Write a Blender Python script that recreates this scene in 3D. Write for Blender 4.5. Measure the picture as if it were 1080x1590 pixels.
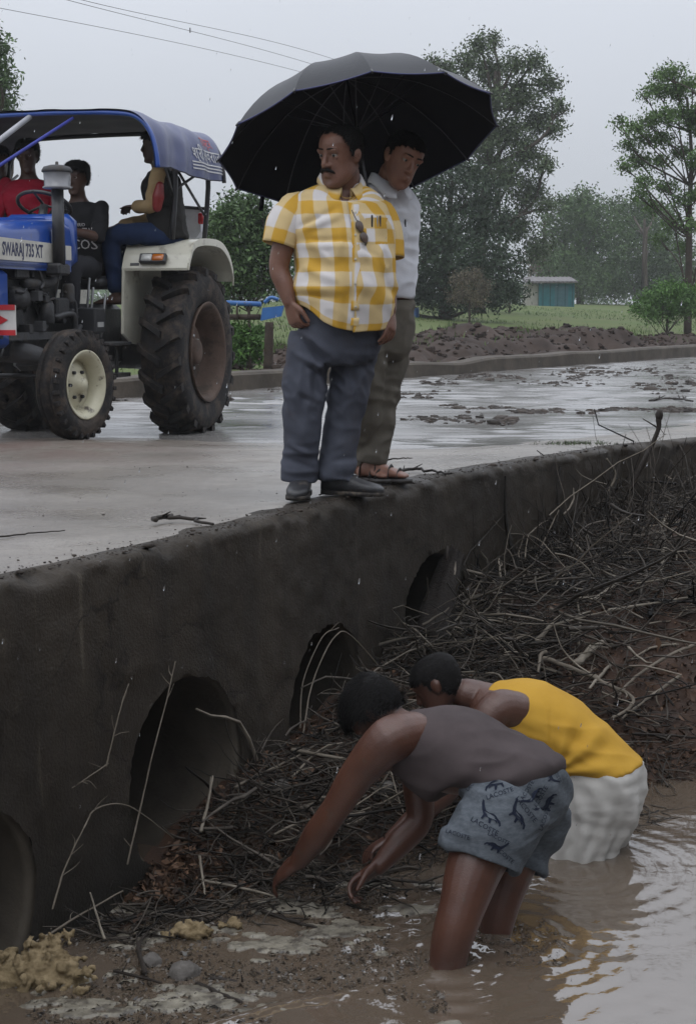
import bpy, bmesh, math, random
import numpy as np
from mathutils import Vector, Matrix, geometry
from mathutils.bvhtree import BVHTree

# ------------------------------------------------------------------ camera
scene = bpy.context.scene
for o in list(bpy.data.objects): bpy.data.objects.remove(o)
CAMZ, FPX, CX, CY = 0.84, 2400.0, 540.0, 795.0
PITCH = math.atan((CY - 482.0) / FPX)
cam_d = bpy.data.cameras.new('camera'); cam = bpy.data.objects.new('camera', cam_d)
scene.collection.objects.link(cam)
cam_d.sensor_fit = 'HORIZONTAL'; cam_d.sensor_width = 36.0; cam_d.lens = 36.0 * FPX / 1080.0
cam_d.clip_start = 0.05; cam_d.clip_end = 3000
cam.location = (0, 0, CAMZ); cam.rotation_euler = (math.pi / 2 - PITCH, 0, 0)
scene.camera = cam

# ------------------------------------------------------------------ rainy overcast sky
SUN_EL, SUN_AZ = math.radians(66), math.radians(205)      # azimuth from +Y clockwise: behind the camera
w = bpy.data.worlds.new('World'); scene.world = w; w.use_nodes = True
nt = w.node_tree; nt.nodes.clear()
out = nt.nodes.new('ShaderNodeOutputWorld'); bg = nt.nodes.new('ShaderNodeBackground')
sky = nt.nodes.new('ShaderNodeTexSky'); sky.sky_type = 'NISHITA'; sky.sun_disc = False
sky.sun_elevation = SUN_EL; sky.sun_rotation = SUN_AZ; sky.air_density = 1.0; sky.dust_density = 4.0
hs = nt.nodes.new('ShaderNodeHueSaturation'); hs.inputs['Saturation'].default_value = 0.25
tc = nt.nodes.new('ShaderNodeTexCoord'); sp = nt.nodes.new('ShaderNodeSeparateXYZ')
rmp = nt.nodes.new('ShaderNodeMapRange')                     # overcast: the zenith is brighter than the horizon
rmp.inputs['From Min'].default_value = 0; rmp.inputs['From Max'].default_value = 1
rmp.inputs['To Min'].default_value = 5.0; rmp.inputs['To Max'].default_value = 21.0
cn = nt.nodes.new('ShaderNodeTexNoise'); cn.inputs['Scale'].default_value = 2.2; cn.inputs['Detail'].default_value = 4
cnr = nt.nodes.new('ShaderNodeMapRange'); cnr.inputs['To Min'].default_value = 0.90; cnr.inputs['To Max'].default_value = 1.10
mu = nt.nodes.new('ShaderNodeMath'); mu.operation = 'MULTIPLY'
tint = nt.nodes.new('ShaderNodeVectorMath'); tint.operation = 'SCALE'; tint.inputs[0].default_value = (0.93, 0.985, 1.09)
mx = nt.nodes.new('ShaderNodeMixRGB'); mx.inputs['Fac'].default_value = 0.9
L = nt.links.new
L(tc.outputs['Generated'], sp.inputs[0]); L(sp.outputs['Z'], rmp.inputs['Value'])
L(tc.outputs['Generated'], cn.inputs['Vector']); L(cn.outputs['Fac'], cnr.inputs['Value'])
L(rmp.outputs[0], mu.inputs[0]); L(cnr.outputs[0], mu.inputs[1]); L(mu.outputs[0], tint.inputs['Scale'])
L(sky.outputs[0], hs.inputs['Color']); L(hs.outputs[0], mx.inputs[1]); L(tint.outputs[0], mx.inputs[2])
L(mx.outputs[0], bg.inputs['Color']); bg.inputs['Strength'].default_value = 0.10
L(bg.outputs[0], out.inputs['Surface'])
sun_d = bpy.data.lights.new('sun', 'SUN'); sun_d.energy = 0.5; sun_d.angle = math.radians(40); sun_d.color = (1, 0.98, 0.95)
sun = bpy.data.objects.new('sun', sun_d); scene.collection.objects.link(sun)
sdir = Vector((math.sin(SUN_AZ) * math.cos(SUN_EL), math.cos(SUN_AZ) * math.cos(SUN_EL), math.sin(SUN_EL)))
sun.rotation_euler = sdir.to_track_quat('Z', 'Y').to_euler()
vs = scene.view_settings
vs.view_transform = 'Standard'; vs.look = 'None'; vs.exposure = 0.0; vs.gamma = 1.0; vs.use_curve_mapping = False
scene.cycles.use_denoising = True
scene.cycles.max_bounces = 6; scene.cycles.volume_bounces = 2; scene.cycles.transparent_max_bounces = 6

# ------------------------------------------------------------------ helpers
C = scene.collection
rng = np.random.default_rng(7)
random.seed(7)
V3 = lambda *a: np.array(a, float)

def P(px, py, D):
    """a point of the place, seen at that pixel of the photograph, D metres ahead"""
    u, v = (px - CX) / FPX, (CY - py) / FPX
    d = np.array([u, math.cos(PITCH) + v * math.sin(PITCH), -math.sin(PITCH) + v * math.cos(PITCH)])
    return np.array([0, 0, CAMZ]) + d * (D / d[1])

def on_z(px, py, z):
    a, b = np.array([0, 0, CAMZ]), P(px, py, 1.0)
    d = b - a
    return a + d * ((z - CAMZ) / d[2])

def unit(v):
    v = np.asarray(v, float); return v / (np.linalg.norm(v) + 1e-12)

def vnoise(p, seed=0):
    p = np.asarray(p, float); i = np.floor(p).astype(np.int64); f = p - i; f = f * f * (3 - 2 * f)
    def h(ix, iy, iz):
        n = (ix * 374761393 + iy * 668265263 + iz * 974634359 + seed * 69069) & 0xffffffff
        n = ((n ^ (n >> 13)) * 1274126177) & 0xffffffff
        return ((n ^ (n >> 16)) & 0xffff) / 32767.5 - 1.0
    r = 0
    for dx in (0, 1):
        for dy in (0, 1):
            for dz in (0, 1):
                wgt = (f[:, 0] if dx else 1 - f[:, 0]) * (f[:, 1] if dy else 1 - f[:, 1]) * (f[:, 2] if dz else 1 - f[:, 2])
                r = r + wgt * h(i[:, 0] + dx, i[:, 1] + dy, i[:, 2] + dz)
    return r

def fbm(p, octs=4, seed=0):
    r, a = 0, 1.0
    p = np.asarray(p, float)
    for k in range(octs):
        r = r + a * vnoise(p * 2 ** k + 17.3 * k, seed + k); a *= 0.5
    return r

def sstep(a, b, x):
    t = np.clip((x - a) / (b - a), 0, 1); return t * t * (3 - 2 * t)

def link(o, parent=None):
    C.objects.link(o)
    if parent is not None: o.parent = parent
    return o

def tag(o, label=None, cat=None, group=None, kind=None):
    if label: o['label'] = label
    if cat: o['category'] = cat
    if group: o['group'] = group
    if kind: o['kind'] = kind
    return o

def empty(name, loc=(0, 0, 0), rz=0.0):
    o = bpy.data.objects.new(name, None); o.location = tuple(loc); o.rotation_euler = (0, 0, rz)
    o.empty_display_size = 0.1
    return link(o)

def raw_mesh(name, V, F, mat=None, smooth=True, uv=None):
    me = bpy.data.meshes.new(name)
    V = np.asarray(V, float)
    if isinstance(F, np.ndarray):
        n, k = F.shape
        me.vertices.add(len(V)); me.vertices.foreach_set('co', V.astype(np.float32).ravel())
        me.loops.add(n * k); me.loops.foreach_set('vertex_index', F.astype(np.int32).ravel())
        me.polygons.add(n); me.polygons.foreach_set('loop_start', (np.arange(n) * k).astype(np.int32))
        me.polygons.foreach_set('loop_total', np.full(n, k, np.int32))
        me.update(calc_edges=True)
    else:
        me.from_pydata([tuple(v) for v in V], [], F)
    if uv is not None:
        lay = me.uv_layers.new(name='UVMap')
        li = np.empty(len(me.loops), np.int32); me.loops.foreach_get('vertex_index', li)
        lay.data.foreach_set('uv', np.asarray(uv, np.float32)[li].ravel())
    if smooth: me.polygons.foreach_set('use_smooth', np.ones(len(me.polygons), bool))
    if mat is not None: me.materials.append(mat)
    me.update()
    return me

def obj(name, V, F, mat, parent=None, smooth=True, uv=None, base=None):
    V = np.asarray(V, float)
    if base is not None: V = V - np.asarray(base)
    o = bpy.data.objects.new(name, raw_mesh(name, V, F, mat, smooth, uv))
    return link(o, parent)

def rot_to(d, up=(0, 0, 1)):
    """3x3 whose third column is d"""
    d = unit(d); up = np.asarray(up, float)
    if abs(np.dot(d, up)) > 0.98: up = np.array([0, 1, 0.0]) if abs(d[1]) < 0.9 else np.array([1.0, 0, 0])
    x = unit(np.cross(up, d)); y = np.cross(d, x)
    return np.stack([x, y, d], 1)

def spline(pts, n):
    pts = np.asarray(pts, float); m = len(pts)
    if m == 2:
        t = np.linspace(0, 1, n)[:, None]; return pts[0] * (1 - t) + pts[1] * t
    q = np.vstack([2 * pts[0] - pts[1], pts, 2 * pts[-1] - pts[-2]])
    res = []
    for t in np.linspace(0, m - 1, n):
        i = min(int(t), m - 2); f = t - i
        a, b, c, d = q[i], q[i + 1], q[i + 2], q[i + 3]
        res.append(0.5 * ((2 * b) + (c - a) * f + (2 * a - 5 * b + 4 * c - d) * f * f + (3 * b - a - 3 * c + d) * f ** 3))
    return np.array(res)

class MB:
    """collects shapes for one mesh"""
    def __init__(s): s.V, s.F, s.UV = [], [], []
    def add(s, V, F, UV=None):
        n = len(s.V); s.V.extend(map(tuple, V)); s.F.extend([tuple(i + n for i in f) for f in F])
        s.UV.extend([(0, 0)] * len(V) if UV is None else list(map(tuple, UV)))
        return s
    def loft(s, rings, caps=True, UV=None, closed=True):
        rings = [np.asarray(r) for r in rings]; n = len(rings[0]); V = [p for r in rings for p in r]; F = []
        for i in range(len(rings) - 1):
            for j in range(n if closed else n - 1):
                k = (j + 1) % n
                F.append((i * n + j, i * n + k, (i + 1) * n + k, (i + 1) * n + j))
        uv = UV
        if caps:
            c0, c1 = len(V), len(V) + 1; V = V + [rings[0].mean(0), rings[-1].mean(0)]
            m = (len(rings) - 1) * n
            for j in range(n):
                k = (j + 1) % n
                F.append((c0, k, j)); F.append((c1, m + j, m + k))
            if uv is not None: uv = list(uv) + [uv[0], uv[-1]]
        return s.add(V, F, uv)
    def tube(s, pts, rad, n=10, seg=None, round_ends=False, flat=None, up=(0, 0, 1)):
        """tapered tube along a smooth path; rad: number or list per control point; flat: squash of second axis"""
        pts = np.asarray(pts, float); m = len(pts)
        rad = np.full(m, rad, float) if np.isscalar(rad) else np.asarray(rad, float)
        k = seg or max(2, (m - 1) * 4 + 1)
        if m == 2 and seg is None: k = 2
        c = spline(pts, k); r = np.interp(np.linspace(0, m - 1, k), np.arange(m), rad)
        tan = np.gradient(c, axis=0); fr = rot_to(tan[0], up); x = fr[:, 0]
        a = np.linspace(0, 2 * math.pi, n, endpoint=False); rings = []
        def ring(cc, t, x, rr):
            y = np.cross(unit(t), x)
            return cc + rr * (np.cos(a)[:, None] * x + np.sin(a)[:, None] * y * (flat or 1.0))
        xs = []
        for i in range(k):
            t = unit(tan[i]); x = unit(x - t * np.dot(x, t)); xs.append(x)
        if round_ends:
            for q in (0.97, 0.75, 0.4): rings.append(ring(c[0] - unit(tan[0]) * r[0] * q, tan[0], xs[0], r[0] * math.sqrt(1 - q * q)))
        for i in range(k): rings.append(ring(c[i], tan[i], xs[i], r[i]))
        if round_ends:
            for q in (0.4, 0.75, 0.97): rings.append(ring(c[-1] + unit(tan[-1]) * r[-1] * q, tan[-1], xs[-1], r[-1] * math.sqrt(1 - q * q)))
        return s.loft(rings)
    def ell(s, c, r, R=None, nu=16, nv=10):
        r = np.asarray(r, float) * np.ones(3); R = np.eye(3) if R is None else R
        rings = []
        for i in range(1, nv):
            th = math.pi * i / nv; a = np.linspace(0, 2 * math.pi, nu, endpoint=False)
            q = np.stack([np.sin(th) * np.cos(a) * r[0], np.sin(th) * np.sin(a) * r[1], np.full(nu, -np.cos(th) * r[2])], 1)
            rings.append(np.asarray(c) + q @ R.T)
        n = len(s.V); s.loft(rings)
        s.V[-2] = tuple(np.asarray(c) + R @ np.array([0, 0, -r[2]])); s.V[-1] = tuple(np.asarray(c) + R @ np.array([0, 0, r[2]]))
        return s
    def box(s, c, h, R=None, bev=0.0):
        """box with half sizes h; bev cuts the vertical-ish edges via a small chamfer on all edges"""
        c = np.asarray(c, float); h = np.asarray(h, float); R = np.eye(3) if R is None else R
        if bev <= 0:
            q = np.array([(x, y, z) for z in (-1, 1) for y in (-1, 1) for x in (-1, 1)], float) * h
            return s.add(c + q @ R.T, [(0, 2, 3, 1), (4, 5, 7, 6), (0, 1, 5, 4), (2, 6, 7, 3), (0, 4, 6, 2), (1, 3, 7, 5)])
        b = min(bev, min(h) * 0.9); rings = []
        def ring(x, y, z, e):
            return c + np.array([(x - e, -y, z), (x, -y + e, z), (x, y - e, z), (x - e, y, z), (-x + e, y, z), (-x, y - e, z), (-x, -y + e, z), (-x + e, -y, z)]) @ R.T
        return s.loft([ring(h[0] - b, h[1] - b, -h[2], b * .5), ring(h[0], h[1], -h[2] + b, b), ring(h[0], h[1], h[2] - b, b), ring(h[0] - b, h[1] - b, h[2], b * .5)])
    def bar(s, a, b, wd, th=None, up=(0, 0, 1), bev=0.0):
        a, b = np.asarray(a, float), np.asarray(b, float); R = rot_to(b - a, up)
        return s.box((a + b) / 2, (wd / 2, (th or wd) / 2, np.linalg.norm(b - a) / 2), R, bev)
    def lathe(s, c, axis, prof, n=32, caps=False):
        """prof: list of (radius, along)"""
        R = rot_to(axis); a = np.linspace(0, 2 * math.pi, n, endpoint=False); c = np.asarray(c, float)
        return s.loft([c + np.stack([r * np.cos(a), r * np.sin(a), np.full(n, z)], 1) @ R.T for r, z in prof], caps)
    def prism(s, poly, c, ax, ay, depth):
        """polygon in the plane (ax, ay), extruded along ax x ay"""
        ax, ay = unit(ax), unit(ay); nz = np.cross(ax, ay); c = np.asarray(c, float)
        lo = [c + p[0] * ax + p[1] * ay for p in poly]; hi = [q + nz * depth for q in lo]; n = len(poly)
        return s.add(lo + hi, [tuple(range(n - 1, -1, -1)), tuple(range(n, 2 * n))] + [(i, (i + 1) % n, n + (i + 1) % n, n + i) for i in range(n)])
    def build(s, name, mat, parent=None, smooth=True, base=None, uv=False):
        return obj(name, s.V, s.F, mat, parent, smooth, s.UV if uv else None, base)

def grid(nu, nv):
    i = np.arange(nu - 1)[:, None] * nv + np.arange(nv - 1)[None, :]
    return np.stack([i, i + nv, i + nv + 1, i + 1], -1).reshape(-1, 4)

def mesh_arrays(me):
    V = np.empty(len(me.vertices) * 3, np.float32); me.vertices.foreach_get('co', V)
    k = np.empty(len(me.polygons), np.int32); me.polygons.foreach_get('loop_total', k)
    li = np.empty(len(me.loops), np.int32); me.loops.foreach_get('vertex_index', li)
    if len(k) and (k == k[0]).all(): F = li.reshape(-1, k[0])
    else: F = [tuple(p.vertices) for p in me.polygons]
    return V.reshape(-1, 3).astype(float), F

def normals(V, F):
    a, b, c = V[F[:, 0]], V[F[:, 1]], V[F[:, 2]]; n = np.cross(b - a, c - a)
    N = np.zeros_like(V)
    for j in range(F.shape[1]):
        for k in range(3): N[:, k] += np.bincount(F[:, j], n[:, k], len(V))
    return N / (np.linalg.norm(N, axis=1, keepdims=True) + 1e-12)

def lap(V, F, it=2, lam=0.5):
    k = F.shape[1]; a = F.ravel(); b = np.roll(F, -1, 1).ravel()
    i = np.concatenate([a, b]); j = np.concatenate([b, a]); n = len(V)
    deg = np.bincount(i, minlength=n)[:, None] + 1e-9
    for _ in range(it):
        S = np.stack([np.bincount(i, V[j, q], n) for q in range(3)], 1)
        V = V + lam * (S / deg - V)
    return V

def remesh(mb, voxel, it=2):
    me = raw_mesh('tmp', mb.V, mb.F); o = bpy.data.objects.new('tmp', me); C.objects.link(o)
    m = o.modifiers.new('r', 'REMESH'); m.mode = 'VOXEL'; m.voxel_size = voxel; m.adaptivity = 0
    dg = bpy.context.evaluated_depsgraph_get(); m2 = bpy.data.meshes.new_from_object(o.evaluated_get(dg))
    V, F = mesh_arrays(m2)
    bpy.data.objects.remove(o); bpy.data.meshes.remove(me); bpy.data.meshes.remove(m2)
    if not isinstance(F, np.ndarray): F = np.array([f if len(f) == 4 else (f[0], f[1], f[2], f[2]) for f in F])
    return lap(V, F, it), F

def text2d(s, size=1.0, bold=0.0):
    """flat lettering as 2-d points and faces, centred"""
    cu = bpy.data.curves.new('t', 'FONT'); cu.body = s; cu.size = size; cu.align_x = 'CENTER'; cu.align_y = 'CENTER'; cu.resolution_u = 2; cu.offset = bold
    o = bpy.data.objects.new('t', cu); C.objects.link(o)
    dg = bpy.context.evaluated_depsgraph_get(); me = bpy.data.meshes.new_from_object(o.evaluated_get(dg))
    V, F = mesh_arrays(me)
    F = [tuple(f) for f in F]
    bpy.data.objects.remove(o); bpy.data.curves.remove(cu); bpy.data.meshes.remove(me)
    return V[:, :2], F

def wrap2d(V2, F, c, ax, ay, look, bvh, off=0.002):
    """lay flat print on a surface: each point is dropped along look onto bvh"""
    res = []
    for p in V2:
        q = np.asarray(c) + p[0] * ax + p[1] * ay - np.asarray(look) * 0.5
        h = bvh.ray_cast(Vector(q), Vector(look))
        res.append(np.array(h[0]) - np.asarray(look) * off if h[0] is not None else q + np.asarray(look) * 0.5)
    return np.array(res), F

def islands(V, F):
    p = list(range(len(V)))
    def find(i):
        while p[i] != i: p[i] = p[p[i]]; i = p[i]
        return i
    for f in F:
        for k in f[1:]: p[find(f[0])] = find(k)
    g = {}
    for f in F: g.setdefault(find(f[0]), []).append(f)
    res = []
    for fs in g.values():
        ids = sorted({i for f in fs for i in f}); mp = {i: k for k, i in enumerate(ids)}; res.append((np.asarray(V)[ids], [tuple(mp[i] for i in f) for f in fs]))
    return res

# ------------------------------------------------------------------ materials
MATS = {}
def mat(name, col, rough=0.6, col2=None, scale=6.0, bump=0.0, bscale=60.0, metal=0.0, coat=0.0, spec=0.5, sss=0.0,
        island=0.0, mud=None, mudscale=4.0, mudlo=0.5, mudhi=0.65, uvmap=False, rough2=None, stretch=(1, 1, 1), trans=0.0, crease=0.0, cscale=9.0):
    if name in MATS: return MATS[name]
    if spec == 0.5 and rough >= .55 and not coat: spec = .15
    m = bpy.data.materials.new(name); m.use_nodes = True; nt = m.node_tree; L = nt.links.new
    b = nt.nodes['Principled BSDF']
    tc = nt.nodes.new('ShaderNodeTexCoord'); mp = nt.nodes.new('ShaderNodeMapping'); mp.inputs['Scale'].default_value = stretch
    L(tc.outputs['Object'], mp.inputs['Vector'])
    vec = mp.outputs['Vector']
    col2 = col2 or tuple(c * 0.7 for c in col)
    n1 = nt.nodes.new('ShaderNodeTexNoise'); n1.inputs['Scale'].default_value = scale; n1.inputs['Detail'].default_value = 6; n1.inputs['Roughness'].default_value = 0.62
    L(vec, n1.inputs['Vector'])
    r1 = nt.nodes.new('ShaderNodeMapRange'); r1.inputs['From Min'].default_value = 0.32; r1.inputs['From Max'].default_value = 0.68
    L(n1.outputs['Fac'], r1.inputs['Value'])
    mx = nt.nodes.new('ShaderNodeMixRGB'); mx.inputs[1].default_value = (*col, 1); mx.inputs[2].default_value = (*col2, 1)
    L(r1.outputs[0], mx.inputs['Fac']); colout = mx.outputs[0]
    if island:
        g = nt.nodes.new('ShaderNodeNewGeometry'); h = nt.nodes.new('ShaderNodeHueSaturation')
        ra = nt.nodes.new('ShaderNodeMapRange'); ra.inputs['To Min'].default_value = 1 - island; ra.inputs['To Max'].default_value = 1 + island
        L(g.outputs['Random Per Island'], ra.inputs['Value']); L(ra.outputs[0], h.inputs['Value']); L(colout, h.inputs['Color']); colout = h.outputs[0]
    if mud:
        n2 = nt.nodes.new('ShaderNodeTexNoise'); n2.inputs['Scale'].default_value = mudscale; n2.inputs['Detail'].default_value = 8; n2.inputs['Roughness'].default_value = 0.7
        L(tc.outputs['Object'], n2.inputs['Vector'])
        r2 = nt.nodes.new('ShaderNodeMapRange'); r2.inputs['From Min'].default_value = mudlo; r2.inputs['From Max'].default_value = mudhi
        L(n2.outputs['Fac'], r2.inputs['Value'])
        m2 = nt.nodes.new('ShaderNodeMixRGB'); m2.inputs[2].default_value = (*mud, 1); L(colout, m2.inputs[1]); L(r2.outputs[0], m2.inputs['Fac'])
        colout = m2.outputs[0]
    L(colout, b.inputs['Base Color'])
    b.inputs['Roughness'].default_value = rough; b.inputs['Metallic'].default_value = metal
    b.inputs['Coat Weight'].default_value = coat; b.inputs['Coat Roughness'].default_value = 0.08
    b.inputs['Specular IOR Level'].default_value = spec
    if rough2 is not None:
        rr = nt.nodes.new('ShaderNodeMapRange'); rr.inputs['From Min'].default_value = 0.35; rr.inputs['From Max'].default_value = 0.65
        rr.inputs['To Min'].default_value = rough; rr.inputs['To Max'].default_value = rough2
        n3 = nt.nodes.new('ShaderNodeTexNoise'); n3.inputs['Scale'].default_value = scale * 1.7; n3.inputs['Detail'].default_value = 5
        L(vec, n3.inputs['Vector']); L(n3.outputs['Fac'], rr.inputs['Value']); L(rr.outputs[0], b.inputs['Roughness'])
    if sss:
        b.inputs['Subsurface Weight'].default_value = sss; b.inputs['Subsurface Radius'].default_value = (0.012, 0.005, 0.003); b.inputs['Subsurface Scale'].default_value = 1.0
    if trans:
        b.inputs['Transmission Weight'].default_value = trans
    if bump:
        nb = nt.nodes.new('ShaderNodeTexNoise'); nb.inputs['Scale'].default_value = bscale; nb.inputs['Detail'].default_value = 6; nb.inputs['Roughness'].default_value = 0.65
        L(vec, nb.inputs['Vector'])
        bp = nt.nodes.new('ShaderNodeBump'); bp.inputs['Strength'].default_value = bump; bp.inputs['Distance'].default_value = 0.01
        L(nb.outputs['Fac'], bp.inputs['Height']); L(bp.outputs[0], b.inputs['Normal'])
    if crease:
        nc = nt.nodes.new('ShaderNodeTexNoise'); nc.noise_type = 'RIDGED_MULTIFRACTAL'; nc.inputs['Scale'].default_value = cscale; nc.inputs['Detail'].default_value = 2.5; nc.inputs['Distortion'].default_value = .7
        L(vec, nc.inputs['Vector']); bc = nt.nodes.new('ShaderNodeBump'); bc.inputs['Strength'].default_value = crease; bc.inputs['Distance'].default_value = .02; L(nc.outputs['Fac'], bc.inputs['Height'])
        if bump: L(bp.outputs[0], bc.inputs['Normal'])
        L(bc.outputs[0], b.inputs['Normal'])
    MATS[name] = m
    return m
# ------------------------------------------------------------------ plan of the place: t runs along the causeway, s across it (s = 0 is its near edge)
U2, N2, N0 = np.array([0.48461, 0.87473]), np.array([-0.87473, 0.48461]), 3.2746
KT = 9.30                                                      # where the culvert wall turns into its wing
BT = np.array([-8, 0, 3.0, 3.6, 4.3, 5.0, 5.77, 6.75, 7.5, 8.25, 9.3]); BO = np.array([0, 0, -.02, -.03, -.012, -.015, .045, .10, .075, -.006, -.11])
_tt = np.linspace(-8, 9.3, 300); _oo = np.interp(_tt, BT, BO); _oo = np.convolve(np.pad(_oo, 12, 'edge'), np.ones(25) / 25, 'valid')
KPT = U2 * KT + N2 * (N0 - 0.11); WD = unit([0.735, 0.678]); WN = np.array([-WD[1], WD[0]])
def edge_xy(t, s=0.0):
    """point s metres behind the near edge at t"""
    t = np.asarray(t, float); s = np.asarray(s, float)
    o = np.interp(t, _tt, _oo)
    a = U2 * t[..., None] + N2 * (N0 + o + s)[..., None]
    b = KPT + WD * (t - KT)[..., None] + WN * s[..., None]
    return np.where((t > KT)[..., None], b, a)
def ts(x, y):
    q = np.stack([np.asarray(x, float), np.asarray(y, float)], -1); t = q @ U2
    return t, q @ N2 - N0 - np.interp(t, _tt, _oo)
def road_z(t, s):
    a = sstep(7.6, 10.2, t)
    b = sstep(0.25, 1.6, s)
    return -0.13 * (a * b + (1 - a) * sstep(3.4, 5.6, s))

# ---- materials of the setting
def road_material():
    m = bpy.data.materials.new('wet_concrete_road'); m.use_nodes = True; nt = m.node_tree; L = nt.links.new; b = nt.nodes['Principled BSDF']
    tc = nt.nodes.new('ShaderNodeTexCoord')
    def noise(sc, det=6, ro=0.6, vec=None):
        n = nt.nodes.new('ShaderNodeTexNoise'); n.inputs['Scale'].default_value = sc; n.inputs['Detail'].default_value = det; n.inputs['Roughness'].default_value = ro
        L(vec or tc.outputs['Object'], n.inputs['Vector']); return n.outputs['Fac']
    def rng_(v, a, b_, c=0.0, d=1.0):
        r = nt.nodes.new('ShaderNodeMapRange'); L(v, r.inputs['Value'])
        for k, q in zip(('From Min', 'From Max', 'To Min', 'To Max'), (a, b_, c, d)): r.inputs[k].default_value = q
        return r.outputs[0]
    def mixc(f, a, b_):
        x = nt.nodes.new('ShaderNodeMixRGB'); L(f, x.inputs['Fac'])
        for k, q in ((1, a), (2, b_)):
            if isinstance(q, tuple): x.inputs[k].default_value = (*q, 1)
            else: L(q, x.inputs[k])
        return x.outputs[0]
    mp = nt.nodes.new('ShaderNodeMapping'); mp.inputs['Rotation'].default_value = (0, 0, -math.radians(61)); mp.inputs['Scale'].default_value = (0.8, 1.25, 1)
    L(tc.outputs['Object'], mp.inputs['Vector'])
    c = mixc(rng_(noise(1.3, 8), .35, .65), (.215, .19, .162), (.135, .117, .098))
    c = mixc(rng_(noise(2.2, 8, .7, mp.outputs[0]), .48, .62), c, (.13, .11, .09))
    c = mixc(rng_(noise(60, 3), .56, .66), c, (.10, .088, .075))
    # red-brown mud dragged in by the wheels, a patch of its own around the tractor's front
    vd = nt.nodes.new('ShaderNodeVectorMath'); vd.operation = 'DISTANCE'; vd.inputs[1].default_value = (-2.6, 9.6, 0); L(tc.outputs['Object'], vd.inputs[0])
    near = rng_(vd.outputs['Value'], 2.3, 0.4)
    mm = nt.nodes.new('ShaderNodeMath'); mm.operation = 'MULTIPLY'; L(near, mm.inputs[0]); L(rng_(noise(1.8, 9, .7), .38, .55), mm.inputs[1])
    c = mixc(mm.outputs[0], c, (.085, .05, .036))
    L(c, b.inputs['Base Color']); b.inputs['Specular IOR Level'].default_value = .85
    ro = rng_(noise(1.1, 8, .65, mp.outputs[0]), .38, .62, .20, .5)
    mr = nt.nodes.new('ShaderNodeMath'); mr.operation = 'MULTIPLY_ADD'; L(mm.outputs[0], mr.inputs[0]); mr.inputs[1].default_value = 0.3; L(ro, mr.inputs[2])
    L(mr.outputs[0], b.inputs['Roughness'])
    bp = nt.nodes.new('ShaderNodeBump'); bp.inputs['Strength'].default_value = 0.35; bp.inputs['Distance'].default_value = 0.01
    ad = nt.nodes.new('ShaderNodeMath'); ad.operation = 'ADD'; L(noise(14, 8, .7), ad.inputs[0]); L(noise(130, 4, .6), ad.inputs[1]); L(ad.outputs[0], bp.inputs['Height'])
    L(bp.outputs[0], b.inputs['Normal'])
    return m
ROAD = road_material()
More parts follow.
